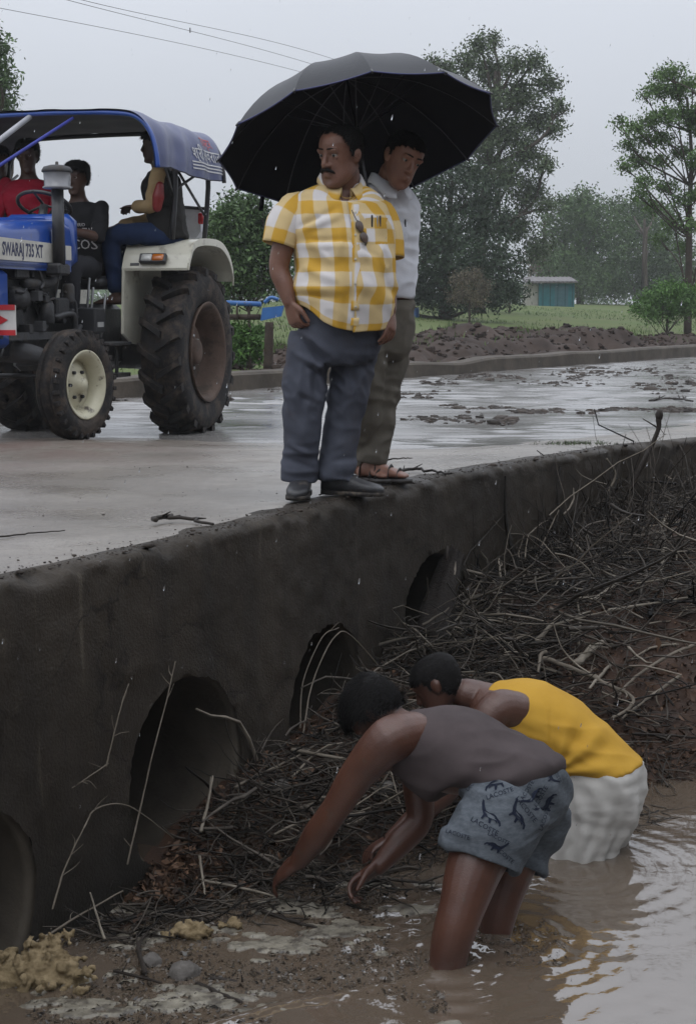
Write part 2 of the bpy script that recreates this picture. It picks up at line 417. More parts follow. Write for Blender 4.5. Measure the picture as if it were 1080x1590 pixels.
def wall_material():
    m = bpy.data.materials.new('stained_concrete'); m.use_nodes = True; nt = m.node_tree; L = nt.links.new; b = nt.nodes['Principled BSDF']
    tc = nt.nodes.new('ShaderNodeTexCoord'); geo = nt.nodes.new('ShaderNodeNewGeometry')
    def noise(sc, det=6, ro=0.6, vec=None):
        n = nt.nodes.new('ShaderNodeTexNoise'); n.inputs['Scale'].default_value = sc; n.inputs['Detail'].default_value = det; n.inputs['Roughness'].default_value = ro
        L(vec or tc.outputs['Object'], n.inputs['Vector']); return n.outputs['Fac']
    def rng_(v, a, b_, c=0.0, d=1.0):
        r = nt.nodes.new('ShaderNodeMapRange'); L(v, r.inputs['Value'])
        for k, q in zip(('From Min', 'From Max', 'To Min', 'To Max'), (a, b_, c, d)): r.inputs[k].default_value = q
        return r.outputs[0]
    def mixc(f, a, b_):
        x = nt.nodes.new('ShaderNodeMixRGB'); L(f, x.inputs['Fac'])
        for k, q in ((1, a), (2, b_)):
            if isinstance(q, tuple): x.inputs[k].default_value = (*q, 1)
            else: L(q, x.inputs[k])
        return x.outputs[0]
    mp = nt.nodes.new('ShaderNodeMapping'); mp.inputs['Scale'].default_value = (5, 5, 0.6); L(tc.outputs['Object'], mp.inputs['Vector'])
    c = mixc(rng_(noise(1.4, 8), .36, .64), (.042, .033, .024), (.025, .020, .0148))
    c = mixc(rng_(noise(1.0, 8, .65, mp.outputs[0]), .5, .72), c, (.020, .0165, .013))      # run-off streaks
    c = mixc(rng_(noise(9, 8, .75), .62, .72), c, (.085, .07, .052))                        # scuffs
    mp2 = nt.nodes.new('ShaderNodeMapping'); mp2.inputs['Scale'].default_value = (16, 16, .9); L(tc.outputs['Object'], mp2.inputs['Vector'])
    c = mixc(rng_(noise(1.0, 10, .75, mp2.outputs[0]), .60, .68), c, (.085, .072, .054))                  # pale lime runs
    nd = nt.nodes.new('ShaderNodeTexNoise'); nd.inputs['Scale'].default_value = 3.0; nd.inputs['Detail'].default_value = 5; L(tc.outputs['Object'], nd.inputs['Vector'])
    md = nt.nodes.new('ShaderNodeVectorMath'); md.operation = 'MULTIPLY_ADD'; L(nd.outputs['Color'], md.inputs[0]); md.inputs[1].default_value = (.5, .5, .5); L(tc.outputs['Object'], md.inputs[2])
    vo = nt.nodes.new('ShaderNodeTexVoronoi'); vo.feature = 'DISTANCE_TO_EDGE'; vo.inputs['Scale'].default_value = .85; L(md.outputs[0], vo.inputs['Vector'])
    c = mixc(rng_(vo.outputs['Distance'], .008, .002), c, (.016, .0125, .009))                             # hairline cracks
    c = mixc(rng_(noise(75, 4, .6), .63, .68), c, (.012, .010, .008))                                     # pits
    sx = nt.nodes.new('ShaderNodeSeparateXYZ'); L(tc.outputs['Object'], sx.inputs[0])
    damp = nt.nodes.new('ShaderNodeMath'); damp.operation = 'MULTIPLY_ADD'; L(noise(3, 6), damp.inputs[0]); damp.inputs[1].default_value = 0.5; L(sx.outputs['Z'], damp.inputs[2])
    c = mixc(rng_(damp.outputs[0], -.55, -.95), c, (.017, .015, .012))                     # algae and silt line left by the flood
    L(c, b.inputs['Base Color']); L(rng_(noise(4, 6), .35, .65, .42, .75), b.inputs['Roughness']); b.inputs['Specular IOR Level'].default_value = .22
    bp = nt.nodes.new('ShaderNodeBump'); bp.inputs['Strength'].default_value = 0.5; bp.inputs['Distance'].default_value = 0.012
    ad = nt.nodes.new('ShaderNodeMath'); ad.operation = 'ADD'; L(noise(18, 8, .7), ad.inputs[0]); L(noise(90, 4, .6), ad.inputs[1]); L(ad.outputs[0], bp.inputs['Height'])
    L(bp.outputs[0], b.inputs['Normal'])
    return m
WALL = wall_material()
def water_material(name, col, ior, rough, scales, strength):
    m = bpy.data.materials.new(name); m.use_nodes = True; nt = m.node_tree; L = nt.links.new; b = nt.nodes['Principled BSDF']
    tc = nt.nodes.new('ShaderNodeTexCoord')
    n = nt.nodes.new('ShaderNodeTexNoise'); n.inputs['Scale'].default_value = 1.6; n.inputs['Detail'].default_value = 5; L(tc.outputs['Object'], n.inputs['Vector'])
    x = nt.nodes.new('ShaderNodeMixRGB'); x.inputs[1].default_value = (*col, 1); x.inputs[2].default_value = (*[c * .75 for c in col], 1); L(n.outputs['Fac'], x.inputs['Fac'])
    L(x.outputs[0], b.inputs['Base Color']); b.inputs['IOR'].default_value = ior; b.inputs['Roughness'].default_value = rough
    if rough > .2:
        mpn = nt.nodes.new('ShaderNodeMapping'); mpn.inputs['Rotation'].default_value = (0, 0, -math.radians(61)); mpn.inputs['Scale'].default_value = (.5, 1.1, 1); L(tc.outputs['Object'], mpn.inputs['Vector'])
        rn = nt.nodes.new('ShaderNodeTexNoise'); rn.inputs['Scale'].default_value = 1.0; rn.inputs['Detail'].default_value = 6; L(mpn.outputs[0], rn.inputs['Vector'])
        rm = nt.nodes.new('ShaderNodeMapRange'); rm.inputs['From Min'].default_value = .36; rm.inputs['From Max'].default_value = .6; rm.inputs['To Min'].default_value = .10; rm.inputs['To Max'].default_value = rough + .06; L(rn.outputs['Fac'], rm.inputs['Value']); L(rm.outputs[0], b.inputs['Roughness'])
    prev = None
    for sc, d in scales:
        q = nt.nodes.new('ShaderNodeTexNoise'); q.inputs['Scale'].default_value = sc; q.inputs['Detail'].default_value = 3; L(tc.outputs['Object'], q.inputs['Vector'])
        bp = nt.nodes.new('ShaderNodeBump'); bp.inputs['Strength'].default_value = strength; bp.inputs['Distance'].default_value = d; L(q.outputs['Fac'], bp.inputs['Height'])
        if prev is not None: L(prev, bp.inputs['Normal'])
        prev = bp.outputs[0]
    L(prev, b.inputs['Normal'])
    return m
MUDWATER = water_material('muddy_water', (.11, .083, .06), 2.3, 0.07, ((3.0, .02), (14, .004)), 0.5)
RAINWATER = water_material('standing_rain_water', (.19, .18, .17), 1.6, 0.22, ((30, .002), (90, .001)), 0.4)
SOIL = mat('dark_wet_soil', (.058, .032, .020), .75, (.020, .0115, .008), 7, .9, 35, rough2=.45)
LOAM = mat('brown_eroded_soil', (.060, .043, .035), .85, (.030, .022, .018), 1.5, 1.0, 9)
GRASSG = mat('field_turf', (.072, .105, .032), .9, (.095, .11, .042), 0.35, .6, 6, mud=(.10, .085, .06), mudscale=.6, mudlo=.56, mudhi=.66)

# ---- road deck of the causeway
tl = np.concatenate([np.arange(-8, 16, .06), np.arange(16, 40, .25), np.arange(40, 140, 2.0)]); sl = np.concatenate([np.arange(.075, 2, .05), np.arange(2, 7.4, .09)])
T_, S_ = np.meshgrid(tl, sl, indexing='ij')
far_s = np.interp(T_, [13, 32, 60], [6.95, 6.05, 5.6]); Sx = S_ * np.where(S_ > 1, 1 + (far_s + .35 - 7.4) / 7.4 * sstep(1, 7, S_), 1)
XY = U2 * T_[..., None] + N2 * (N0 + np.interp(T_, _tt, _oo) * (1 - sstep(0, 2, S_)) + Sx)[..., None]
wing = np.clip(T_ - KT, 0, 4)                                  # past the kink the deck widens along the wing wall
XY = XY - N2 * (wing * 0.33 * (1 - sstep(0, 2.5, S_)) + (T_ > KT) * 0.0)[..., None]
Q = np.stack([XY[..., 0], XY[..., 1], 0 * T_], -1).reshape(-1, 3)
z = road_z(T_, Sx).ravel() + .010 * fbm(Q * 1.1, 4, 3) + .004 * fbm(Q * V3(6, 6, 1), 3, 9) + .012 * vnoise(Q * .5, 5)
z = z * sstep(0.02, 0.25, S_.ravel()) - .003
Q[:, 2] = z
road = obj('road', Q, grid(len(tl), len(sl)), ROAD); tag(road, kind='structure')

# ---- rain water standing on the deck
tw = np.concatenate([np.arange(4, 18, .035), np.arange(18, 36, .06), np.arange(36, 100, .8)]); sw = np.linspace(.15, 7.2, 150)
T_, S_ = np.meshgrid(tw, sw, indexing='ij')
fs = np.interp(T_, [13, 32, 60], [6.95, 6.05, 5.6]) + .2
XY = U2 * T_[..., None] + N2 * (N0 + S_ / 7.2 * fs)[..., None]
Q = np.stack([XY[..., 0], XY[..., 1], 0 * T_], -1).reshape(-1, 3); calm = .35 + .65 * sstep(-.3, .4, fbm(Q * .5, 3, 301))
Q[:, 2] = -.106 + calm * (.013 * vnoise(Q * V3(2.5, 7, 1), 303) + .0075 * vnoise(Q * V3(4, 13, 1), 305))
tag(obj('puddle_water', Q, grid(len(tw), len(sw)), RAINWATER), kind='structure')

# ---- culvert wall with round pipe mouths
PIPES = [(3.38, -1.02, .37), (4.65, -.895, .375), (5.80, -.90, .365), (6.99, -.745, .365)]
tl = np.concatenate([np.arange(-8, 2.6, .12), np.arange(2.6, 9.3, .022), [KT], np.arange(9.32, 13.4, .03)])
prof = [(.22, -.012), (.07, .001), (.035, -.002), (.012, -.010), (.0, -.026)]
zl = [p[1] for p in prof] + list(np.arange(-.045, -1.75, -.022)); ol = [p[0] for p in prof] + [0.0] * (len(zl) - 5)
T_, I_ = np.meshgrid(tl, np.arange(len(zl)), indexing='ij')
Z_ = np.array(zl)[I_]; O_ = np.array(ol)[I_]
q3 = np.stack([T_, Z_, 0 * T_], -1).reshape(-1, 3)
chip = np.clip(fbm(q3 * V3(9, 9, 1), 4, 21).reshape(T_.shape), -.2, 1.2)
O_ = O_ + .006 * fbm(q3 * 2.2, 4, 4).reshape(T_.shape) + .004 * fbm(q3 * 14, 3, 6).reshape(T_.shape) + chip * .034 * np.exp(-((Z_ + .012) / .03) ** 2) * (O_ < .05)
Z_ = Z_ - np.clip(chip, 0, 1) * .014 * (Z_ > -.03) * (np.array(ol)[I_] < .05)
O_ = O_ - .02 * sstep(.0, 1, -Z_ - .6)
XY = edge_xy(T_.ravel(), O_.ravel())
Vw = np.column_stack([XY, Z_.ravel()]); Fw = grid(len(tl), len(zl))
ctr = np.stack([T_.ravel()[Fw].mean(1), Z_.ravel()[Fw].mean(1)], 1)
keep = np.ones(len(Fw), bool); tv, zv = T_.ravel().copy(), Z_.ravel().copy()
for ct, cz, r in PIPES:
    inside = np.hypot(ctr[:, 0] - ct, ctr[:, 1] - cz) < r
    rim = np.intersect1d(np.unique(Fw[inside]), np.unique(Fw[keep & ~inside])); keep &= ~inside
    a = np.arctan2(zv[rim] - cz, tv[rim] - ct); rr = r + .014 * vnoise(np.column_stack([np.cos(a) * 5, np.sin(a) * 5, a * 0 + ct]), 8) + .016 * np.abs(vnoise(np.column_stack([np.cos(a) * 15, np.sin(a) * 15, a * 0 + ct]), 9))
    tv[rim] = ct + rr * np.cos(a); zv[rim] = cz + rr * np.sin(a)
    Vw[rim] = np.column_stack([edge_xy(tv[rim], O_.ravel()[rim]), zv[rim]])
wall = obj('culvert_wall', Vw, Fw[keep], WALL)
tag(wall, 'stained concrete culvert wall carrying the road, pierced by round pipe mouths', 'wall')
PIPEM = mat('pipe_concrete', (.10, .085, .066), .7, (.05, .042, .033), 3, .5, 30)
for ct, cz, r in PIPES:
    mb = MB(); a = np.linspace(0, 2 * math.pi, 48, endpoint=False); rings = []
    for dpt, rr in ((.0, r + .03), (.004, r - .004), (.03, r - .006), (.6, r - .006), (1.2, r - .006), (2.5, r - .006), (5.2, r - .006)):
        xy = edge_xy(ct + rr * np.cos(a), np.full(48, dpt + .012)); rings.append(np.column_stack([xy, cz + rr * np.sin(a)]))
    mb.loft(rings, caps=False); n = len(mb.V); mb.add([rings[-1].mean(0)], []); k = n - 48
    mb.F += [(k + i, k + (i + 1) % 48, n) for i in range(48)]
    mb.build('culvert_pipe', PIPEM, wall)

# ---- low parapet on the far side of the deck
KERB = mat('mossy_kerb_concrete', (.095, .078, .06), .6, (.04, .033, .026), 2.5, .6, 14, mud=(.05, .04, .03), mudscale=1.5)
mb = MB(); rings = []
tl = np.arange(-8, 60, .3)
for i, t in enumerate(tl):
    s = np.interp(t, [13, 32, 60], [6.95, 6.05, 5.6]); nz = vnoise(np.array([[t * .9, 3.1, 0]]))[0]
    h = .115 + .02 * nz - .05 * math.exp(-((t - 21.3) / .8) ** 2)
    c = U2 * t + N2 * (N0 + s); rings.append(np.array([(*(c + N2 * a), zz) for a, zz in ((0, -.3), (.0, h - .03), (.03, h), (.27, h + .01), (.30, h - .02), (.3, -.3))]))
mb.loft(rings)
tag(mb.build('low_parapet', KERB, smooth=False), 'low muddy concrete parapet along the far side of the road', 'parapet')

# ---- far field: one sheet that reaches the horizon
def field_z(x, y):
    t, s = ts(x, y); d = s - 6.6
    return .02 + .16 * sstep(0, 6, d) + 1.0 * sstep(3, 24, d) + .07 * fbm(np.column_stack([x * .12, y * .12, 0 * x]), 4, 31) * sstep(0, 6, d)
tl = np.concatenate([np.linspace(-250, -40, 12), np.arange(-38, 120, 1.0), np.linspace(125, 330, 16)]); sl = np.concatenate([np.arange(0, 12, .4), np.arange(12, 90, 1.5), np.linspace(95, 330, 20)])
T_, S_ = np.meshgrid(tl, sl, indexing='ij'); s0 = np.interp(T_, [13, 32, 60], [6.95, 6.05, 5.6]) + .28
XY = U2 * T_[..., None] + N2 * (N0 + s0 + S_)[..., None]; x, y = XY[..., 0].ravel(), XY[..., 1].ravel()
field = obj('field_ground', np.column_stack([x, y, field_z(x, y)]), grid(len(tl), len(sl)), GRASSG); tag(field, kind='structure')

# ---- eroded soil bank behind the parapet
tl = np.linspace(15, 46, 260); sl = np.linspace(0, 5.5, 60)
T_, S_ = np.meshgrid(tl, sl, indexing='ij'); s0 = np.interp(T_, [13, 32, 60], [6.95, 6.05, 5.6]) + .25
XY = U2 * T_[..., None] + N2 * (N0 + s0 + S_)[..., None]; x, y = XY[..., 0].ravel(), XY[..., 1].ravel()
ht = np.interp(T_.ravel(), [15, 17, 19, 21, 23, 24.5, 26, 28, 31, 34, 38, 46], [0, .02, .10, .22, .16, .34, .40, .34, .28, .22, .10, 0])
q = np.column_stack([x, y, 0 * x])
ht = ht * np.clip(1 + .5 * fbm(q * .35, 3, 40) + .25 * fbm(q * .9, 4, 41), .25, 1.8); sp_ = S_.ravel() + .5 * fbm(q * .5, 4, 43)
z = np.where(sp_ < 3.6, ht * sstep(.9, 1.5, sp_), ht * (1 - .9 * sstep(3.2, 5.4, sp_))) + .10 * fbm(q * 2.5, 5, 47) * (ht > .05) - .02
soil = obj('soil_bank', np.column_stack([x, y, np.maximum(z, -.1) + .05]), grid(260, 60), LOAM); tag(soil, kind='structure')

# ---- ditch below the wall: bed, debris bank and muddy water
WZ = -1.25
HBt = [2.5, 3.5, 4.1, 4.6, 5.0, 5.9, 6.6, 7.4, 8.1, 9.1, 10.5, 13, 16]; HBz = [-1.6, -1.45, -1.34, -1.12, -1.01, -.90, -.80, -.67, -.58, -.46, -.36, -.15, 0]
DWt = [2.5, 4.0, 4.6, 5.0, 5.5, 6.0, 6.5, 7.2, 8.0, 9.0, 11, 16]; DWd = [.05, .12, .34, .52, .80, 1.0, 1.22, 1.95, 3.0, 4.4, 7, 12]
def bank_z(x, y, rough=True):
    """height of the ditch floor and of the debris bank at x, y"""
    x = np.asarray(x, float); y = np.asarray(y, float)
    t, s = ts(x, y); d = np.maximum(-s, 0)
    hb = np.interp(t, HBt, HBz); dw = np.interp(t, DWt, DWd); k = d / dw
    prof = np.interp(k, [0, .25, .55, .8, 1.0, 1.35, 2.5], [1.0, .93, .60, .27, 0, -.22, -.5])
    zz = WZ + np.where(prof > 0, prof * (hb - WZ), prof * .5)
    zz = np.maximum(zz, -1.62)
    if rough:
        q = np.column_stack([x.ravel(), y.ravel(), 0 * x.ravel()])
        zz = zz + (.035 * fbm(q * 3.5, 4, 51) + .022 * fbm(q * 14, 3, 57)).reshape(x.shape) * np.clip((zz + 1.5) * 4, .15, 1)
    return zz
tl = np.concatenate([np.arange(-9, 3.4, .3), np.arange(3.4, 9.4, .03), np.arange(9.4, 13, .07), np.arange(13, 40, .8)]); dl = np.concatenate([np.arange(-.05, 3.2, .03), np.arange(3.2, 8, .12), np.arange(8, 40, 1.0)])
T_, D_ = np.meshgrid(tl, dl, indexing='ij')
XY = U2 * T_[..., None] + N2 * (N0 + np.interp(T_, _tt, _oo) - D_)[..., None]
# past the kink the bank runs on under the wing wall
x, y = XY[..., 0].ravel(), XY[..., 1].ravel()
back = np.maximum(D_.ravel() - 6, 0)
bank = obj('ditch_bank', np.column_stack([x, y, np.minimum(bank_z(x, y) + .28 * back, .9)]), grid(len(tl), len(dl)), SOIL); tag(bank, kind='structure')

def hit_bank(px, py):
    a = np.array([0, 0, CAMZ]); d = P(px, py, 1.0) - a
    D = np.linspace(3.0, 14, 900); q = a + d * D[:, None]
    below = np.where((q[:, 2] < np.maximum(bank_z(q[:, 0], q[:, 1], False), WZ)) | (ts(q[:, 0], q[:, 1])[1] > 0) & (q[:, 2] < 0))[0]
    return q[below[0]] if len(below) else q[-1]

# muddy water: real ripples around the legs and where the stream runs
xs = np.arange(-2.6, 4.2, .022); ys = np.arange(3.6, 8.6, .022)
X_, Y_ = np.meshgrid(xs, ys, indexing='ij'); q = np.column_stack([X_.ravel(), Y_.ravel(), 0 * X_.ravel()])
LEGS = [on_z(700, 1500, WZ), on_z(775, 1452, WZ), on_z(900, 1352, WZ), on_z(560, 1440, WZ)]
zw = .0025 * fbm(q * 5, 3, 61)
stir = sstep(.9, .1, np.hypot(q[:, 0] - .1, (q[:, 1] - 5.0) * 1.3))
zw += stir * (.007 * fbm(q * 13, 3, 63) + .006 * np.abs(vnoise(q * 24, 66)))
for l in LEGS[:3]:
    d = np.hypot(q[:, 0] - l[0], q[:, 1] - l[1]); zw += .007 * np.sin(d * 70 + 2 * vnoise(q * 4, 65)) * np.exp(-d * 3.6)
# the low wave that runs out from the near man's foot to the left
a, b = on_z(330, 1590, WZ), on_z(800, 1490, WZ); ab = unit(b[:2] - a[:2]); nn = np.array([-ab[1], ab[0]])
dd = (q[:, :2] - a[:2]) @ nn + .02 * vnoise(q * 6, 67); al = (q[:, :2] - a[:2]) @ ab; zw += .013 * np.exp(-(dd / .018) ** 2) * sstep(-.6, .1, al) * (1 - sstep(.8, 1.2, al))
q[:, 2] = WZ + zw
wn = obj('ditch_water', q, grid(len(xs), len(ys)), MUDWATER); tag(wn, kind='structure')
mb = MB(); x0, x1, y0, y1 = xs[0], xs[-1], ys[0], ys[-1]
B = 45.0; zz = WZ - .001
for (ax, ay, bx, by) in ((-B, -B, B, y0), (-B, y1, B, B), (-B, y0, x0, y1), (x1, y0, B, y1)):
    if ay >= y1: continue
    mb.add([(ax, ay, zz), (bx, ay, zz), (bx, by, zz), (ax, by, zz)], [(0, 1, 2, 3)])
mb2 = mb.build('stream_water', MUDWATER); tag(mb2, kind='structure')

# ------------------------------------------------------------------ trees and far things
BARK = mat('bark', (.075, .06, .048), .9, (.045, .036, .03), 8, .8, 30)
def leafmat(name, c, v=.45): return mat(name, c, .7, tuple(x * .62 for x in c), 1.2, island=v, spec=.25)
LEAF_A = leafmat('leaf_grey_green', (.085, .115, .058)); LEAF_B = leafmat('leaf_dark_green', (.038, .062, .032)); LEAF_C = leafmat('leaf_fresh_green', (.10, .17, .05))
LEAF_D = leafmat('leaf_mid_green', (.075, .125, .045)); LEAF_E = leafmat('leaf_bright_bush', (.095, .19, .045)); LEAF_F = leafmat('leaf_dry_brown', (.13, .11, .075))
def leaves(clumps, n, size, r, flat=.8, sag=.0, shell=.55):
    """clumps: (centre, radii, weight); leaf quads scattered near the outside of every clump, in small sprays"""
    w_ = np.array([c[2] for c in clumps], float); w_ /= w_.sum(); k = r.choice(len(clumps), n // 6, p=w_)
    cc = np.array([c[0] for c in clumps])[k]; rr = np.array([np.ones(3) * c[1] for c in clumps])[k]
    d = r.normal(size=(len(k), 3)); d /= np.linalg.norm(d, axis=1, keepdims=True); q = r.uniform(shell, 1.05, len(k)) ** .7
    twig = cc + d * rr * q[:, None]; dirn = unit_r(d + r.normal(size=d.shape) * .6 + np.array([0, 0, -sag]))
    p = np.repeat(twig, 6, 0) + np.repeat(dirn, 6, 0) * r.uniform(-1.8, 2.2, (len(k) * 6, 1)) * size + r.normal(size=(len(k) * 6, 3)) * size * .75
    m = len(p); a = unit_r(r.normal(size=(m, 3)) + np.array([0, 0, -sag])); b = unit_r(np.cross(a, r.normal(size=(m, 3)))); s = size * r.uniform(.55, 1.25, (m, 1))
    V = np.stack([p - a * s * .5, p + b * s * .5 * flat * .55, p + a * s * .5, p - b * s * .5 * flat * .55], 1).reshape(-1, 3)
    return V, np.arange(m * 4).reshape(-1, 4)
def unit_r(v): return v / (np.linalg.norm(v, axis=1, keepdims=True) + 1e-12)
def tree(name, label, base, trunk, r0, clumps, n, size, lm, seed, cat='tree', group=None, sag=.0, crown='crown', shell=.55, limbs=True, limb_r=.35):
    r = np.random.default_rng(seed); base = np.asarray(base, float); t = empty(name, base); tag(t, label, cat, group)
    mb = MB(); tp = np.asarray(trunk, float); mb.tube(tp, np.linspace(r0, r0 * .3, len(tp)), n=9)
    if limbs:
        for c, rad, _ in clumps:
            c = np.asarray(c)
            if c[2] < base[2] + .28 * (tp[-1][2] - base[2]): continue
            j = np.argmin(np.linalg.norm(tp - c + np.array([0, 0, .6]), axis=1)); a = tp[max(j - 1, 0)] * .6 + tp[j] * .4
            mid = (a + c) / 2 + r.normal(size=3) * .12 * np.linalg.norm(c - a) + np.array([0, 0, -.05]); mb.tube([a, mid, c], [r0 * limb_r, r0 * limb_r * .6, r0 * .1], n=6)
            for _ in range(3):
                e = c + r.normal(size=3) * np.ones(3) * rad * .55; mb.tube([mid * .4 + c * .6, e], [r0 * .14, r0 * .04], n=5)
    mb.build('trunk', BARK, t, base=base)
    V, F = leaves(clumps, n, size, r, sag=sag, shell=shell); obj(crown, V - base, F, lm, t, smooth=False)
    return t
def px_clumps(lst, D, seed, jit=1.2, sc=1.0, fl=.85):
    """clumps given as pixel x, pixel y, pixel radius at about D metres"""
    r = np.random.default_rng(seed); res = []
    for x, y, q in lst:
        rad = sc * q / FPX * D; res.append((P(x, y, D + r.uniform(-jit, jit)), np.array([rad, rad * 1.1, rad * fl]), rad ** 2))
    return res
def gz(px, D): q = P(px, 480, D); return float(field_z(np.array([q[0]]), np.array([D]))[0])
def ground_at(px, D): q = P(px, 480, D); return np.array([q[0], D, gz(px, D)])

D = 58; b = ground_at(742, D)
tree('tall_tree', 'tall airy grey-green tree rising highest behind the black umbrella', b, [b, P(745, 400, D), P(752, 300, D), P(765, 200, D), P(770, 110, D)], .26,
     px_clumps([(745, 70, 20), (765, 62, 14), (725, 95, 24), (762, 110, 30), (800, 100, 22), (830, 95, 18), (848, 130, 24), (868, 165, 16), (805, 150, 34), (760, 160, 30), (720, 140, 20), (690, 110, 20), (672, 98, 12), (835, 190, 30), (862, 200, 14), (790, 205, 34), (750, 220, 30), (815, 240, 30), (845, 255, 18), (780, 270, 34), (820, 300, 34), (850, 320, 18), (735, 270, 26), (800, 350, 34), (835, 385, 26), (700, 165, 18)], D, 1, 1.2, .88), 30000, .15, LEAF_A, 11, shell=.1)
D = 50; b = ground_at(690, D)
tree('dense_tree', 'dense dark green tree standing right behind the white-shirted man', b, [b, P(690, 420, D), P(695, 360, D), P(700, 300, D)], .22,
     px_clumps([(655, 300, 34), (700, 275, 38), (742, 300, 36), (670, 350, 44), (720, 345, 44), (765, 345, 34), (650, 400, 40), (700, 400, 46), (750, 400, 42), (790, 410, 30), (690, 440, 42), (740, 440, 36), (640, 445, 30), (600, 380, 34), (600, 440, 36), (700, 245, 24), (660, 265, 20), (650, 462, 22), (690, 468, 24), (725, 466, 22), (765, 462, 22), (800, 455, 20)], D, 2), 28000, .15, LEAF_B, 12, shell=.4)
D = 42; b = ground_at(1068, D)
tree('layered_tree', 'fresh green tree with tiers of spreading branches at the picture edge', b, [b, P(1069, 400, D), P(1070, 320, D), P(1073, 240, D), P(1066, 150, D)], .11,
     px_clumps([(1028, 118, 14), (1045, 112, 14), (1020, 140, 18), (1050, 140, 22), (1074, 130, 18), (1000, 148, 8), (1005, 188, 14), (985, 198, 14), (962, 190, 11), (1030, 180, 20), (1060, 175, 22), (1082, 195, 20), (1000, 215, 16), (1030, 215, 18), (975, 226, 14), (992, 250, 18), (968, 258, 10), (1025, 250, 16), (1055, 235, 14), (1085, 250, 18), (1000, 282, 16), (1035, 290, 16), (990, 300, 10), (1085, 300, 16), (1015, 322, 14), (1045, 345, 15), (1060, 310, 15), (1025, 372, 12), (1085, 350, 16), (1062, 385, 12), (1100, 180, 26), (1105, 240, 26), (1110, 120, 20)], D, 3, .8, 1.1, .40), 20000, .10, LEAF_C, 13, sag=.2, shell=.2, limb_r=.28)
D = 95
for i, (nm, lab, x, cl, lm) in enumerate((
    ('round_tree', 'hazy rounded tree standing behind the teal hut', 900, [(905, 330, 30), (870, 350, 30), (935, 345, 34), (890, 385, 36), (930, 395, 40), (870, 415, 30), (910, 435, 36), (945, 440, 30), (905, 310, 18), (880, 320, 16)], LEAF_D),
    ('round_tree', 'hazy tree between the hut and the layered tree', 1000, [(985, 335, 30), (1020, 350, 36), (960, 370, 30), (1000, 385, 40), (1045, 390, 34), (975, 430, 36), (1020, 435, 36), (1060, 430, 30), (955, 320, 18), (1000, 315, 16)], LEAF_D),
    ('pale_tree', 'pale far tree showing above the dry shrubs', 845, [(850, 395, 24), (838, 420, 22), (865, 430, 22), (850, 445, 24), (832, 400, 14)], LEAF_F))):
    b = ground_at(x, D + i * 4); tree(nm, lab, b, [b, P(x, 430, D), P(x, 380, D), P(x, 340, D)], .25, px_clumps(cl, D + i * 4, 20 + i, 2), (20000, 20000, 5000)[i], .24, lm, 30 + i, shell=.4)
# far belt of wood closing the horizon: nobody could count its trees
r = np.random.default_rng(77); cl = []
for x in np.arange(-260, 2300, 26):
    if 60 < x < 330: pass
    Dm = 190 + r.uniform(-20, 20); h = r.uniform(2.2, 4.0) + 2.0 * (x > 860); q = P(x, 480, Dm); cl.append((np.array([q[0], Dm, 1.1 + h * .55]), np.array([2.6, 2.6, h * .62]), 1.0))
V, F = leaves(cl, 26000, .75, r, shell=.3); tag(obj('far_treeline', V, F, LEAF_D, smooth=False), 'hazy band of far trees along the horizon', 'trees', kind='stuff')
# bushes
def bush(name, label, x, D, cl, n, size, lm, seed, y0=None, **k):
    b = ground_at(x, D); return tree(name, label, b, [b, b + V3(.02, 0, .4), b + V3(0, .05, .8)], .04, px_clumps(cl, D, seed, .5), n, size, lm, seed, cat='bush', crown='foliage', **k)
bush('leafy_bush', 'dense green bush behind the tractor, left of the umbrella', 385, 27, [(370, 320, 22), (395, 325, 20), (350, 340, 22), (380, 355, 34), (410, 350, 22), (345, 385, 30), (385, 395, 34), (420, 390, 24), (350, 425, 30), (390, 435, 30), (430, 430, 22), (325, 350, 18), (320, 400, 24), (440, 400, 20), (405, 300, 10)], 15000, .10, LEAF_D, 41, shell=.3)
bush('leafy_bush', 'dark low bush behind the tractor wheel', 320, 30, [(300, 370, 24), (330, 420, 30), (300, 440, 30), (270, 420, 30), (240, 440, 30), (345, 455, 24)], 6000, .11, LEAF_B, 42, shell=.3)
bush('bright_bush', 'bright green bush below the layered tree', 1035, 40, [(1010, 465, 16), (1030, 455, 18), (1050, 450, 16), (1060, 475, 18), (1035, 482, 18), (1010, 485, 14), (1075, 460, 16), (1090, 480, 18), (990, 478, 10)], 9000, .09, LEAF_E, 43, shell=.2)
bush('dry_shrub', 'dry brown shrub at the foot of the dense dark tree', 728, 46, [(715, 435, 16), (735, 430, 16), (750, 445, 14), (720, 458, 18), (742, 462, 16), (705, 462, 12)], 4200, .07, LEAF_F, 44, shell=.1)
bush('grey_shrub', 'grey-green shrub left of the small teal hut', 790, 60, [(775, 445, 16), (792, 442, 12), (784, 460, 14), (765, 462, 14)], 3600, .10, LEAF_A, 45, shell=.2)
D = 40; b = ground_at(-14, D)
tree('edge_tree', 'green tree reaching in above the tractor roof at the left', b, [b, P(-16, 380, D), P(-14, 250, D), P(-12, 120, D)], .2, px_clumps([(2, 75, 14), (-8, 105, 20), (8, 130, 14), (-4, 155, 20), (10, 165, 12), (-20, 60, 18), (-30, 120, 30), (-20, 190, 30), (0, 210, 20)], D, 46), 6500, .14, LEAF_D, 47, shell=.2)
bush('roadside_weeds', 'pale green weeds behind the parapet beside the blue bin', 385, 21, [(372, 520, 12), (392, 530, 14), (376, 545, 12), (400, 515, 8), (395, 552, 10), (365, 555, 10)], 3500, .07, LEAF_E, 48, shell=.1, limbs=False)
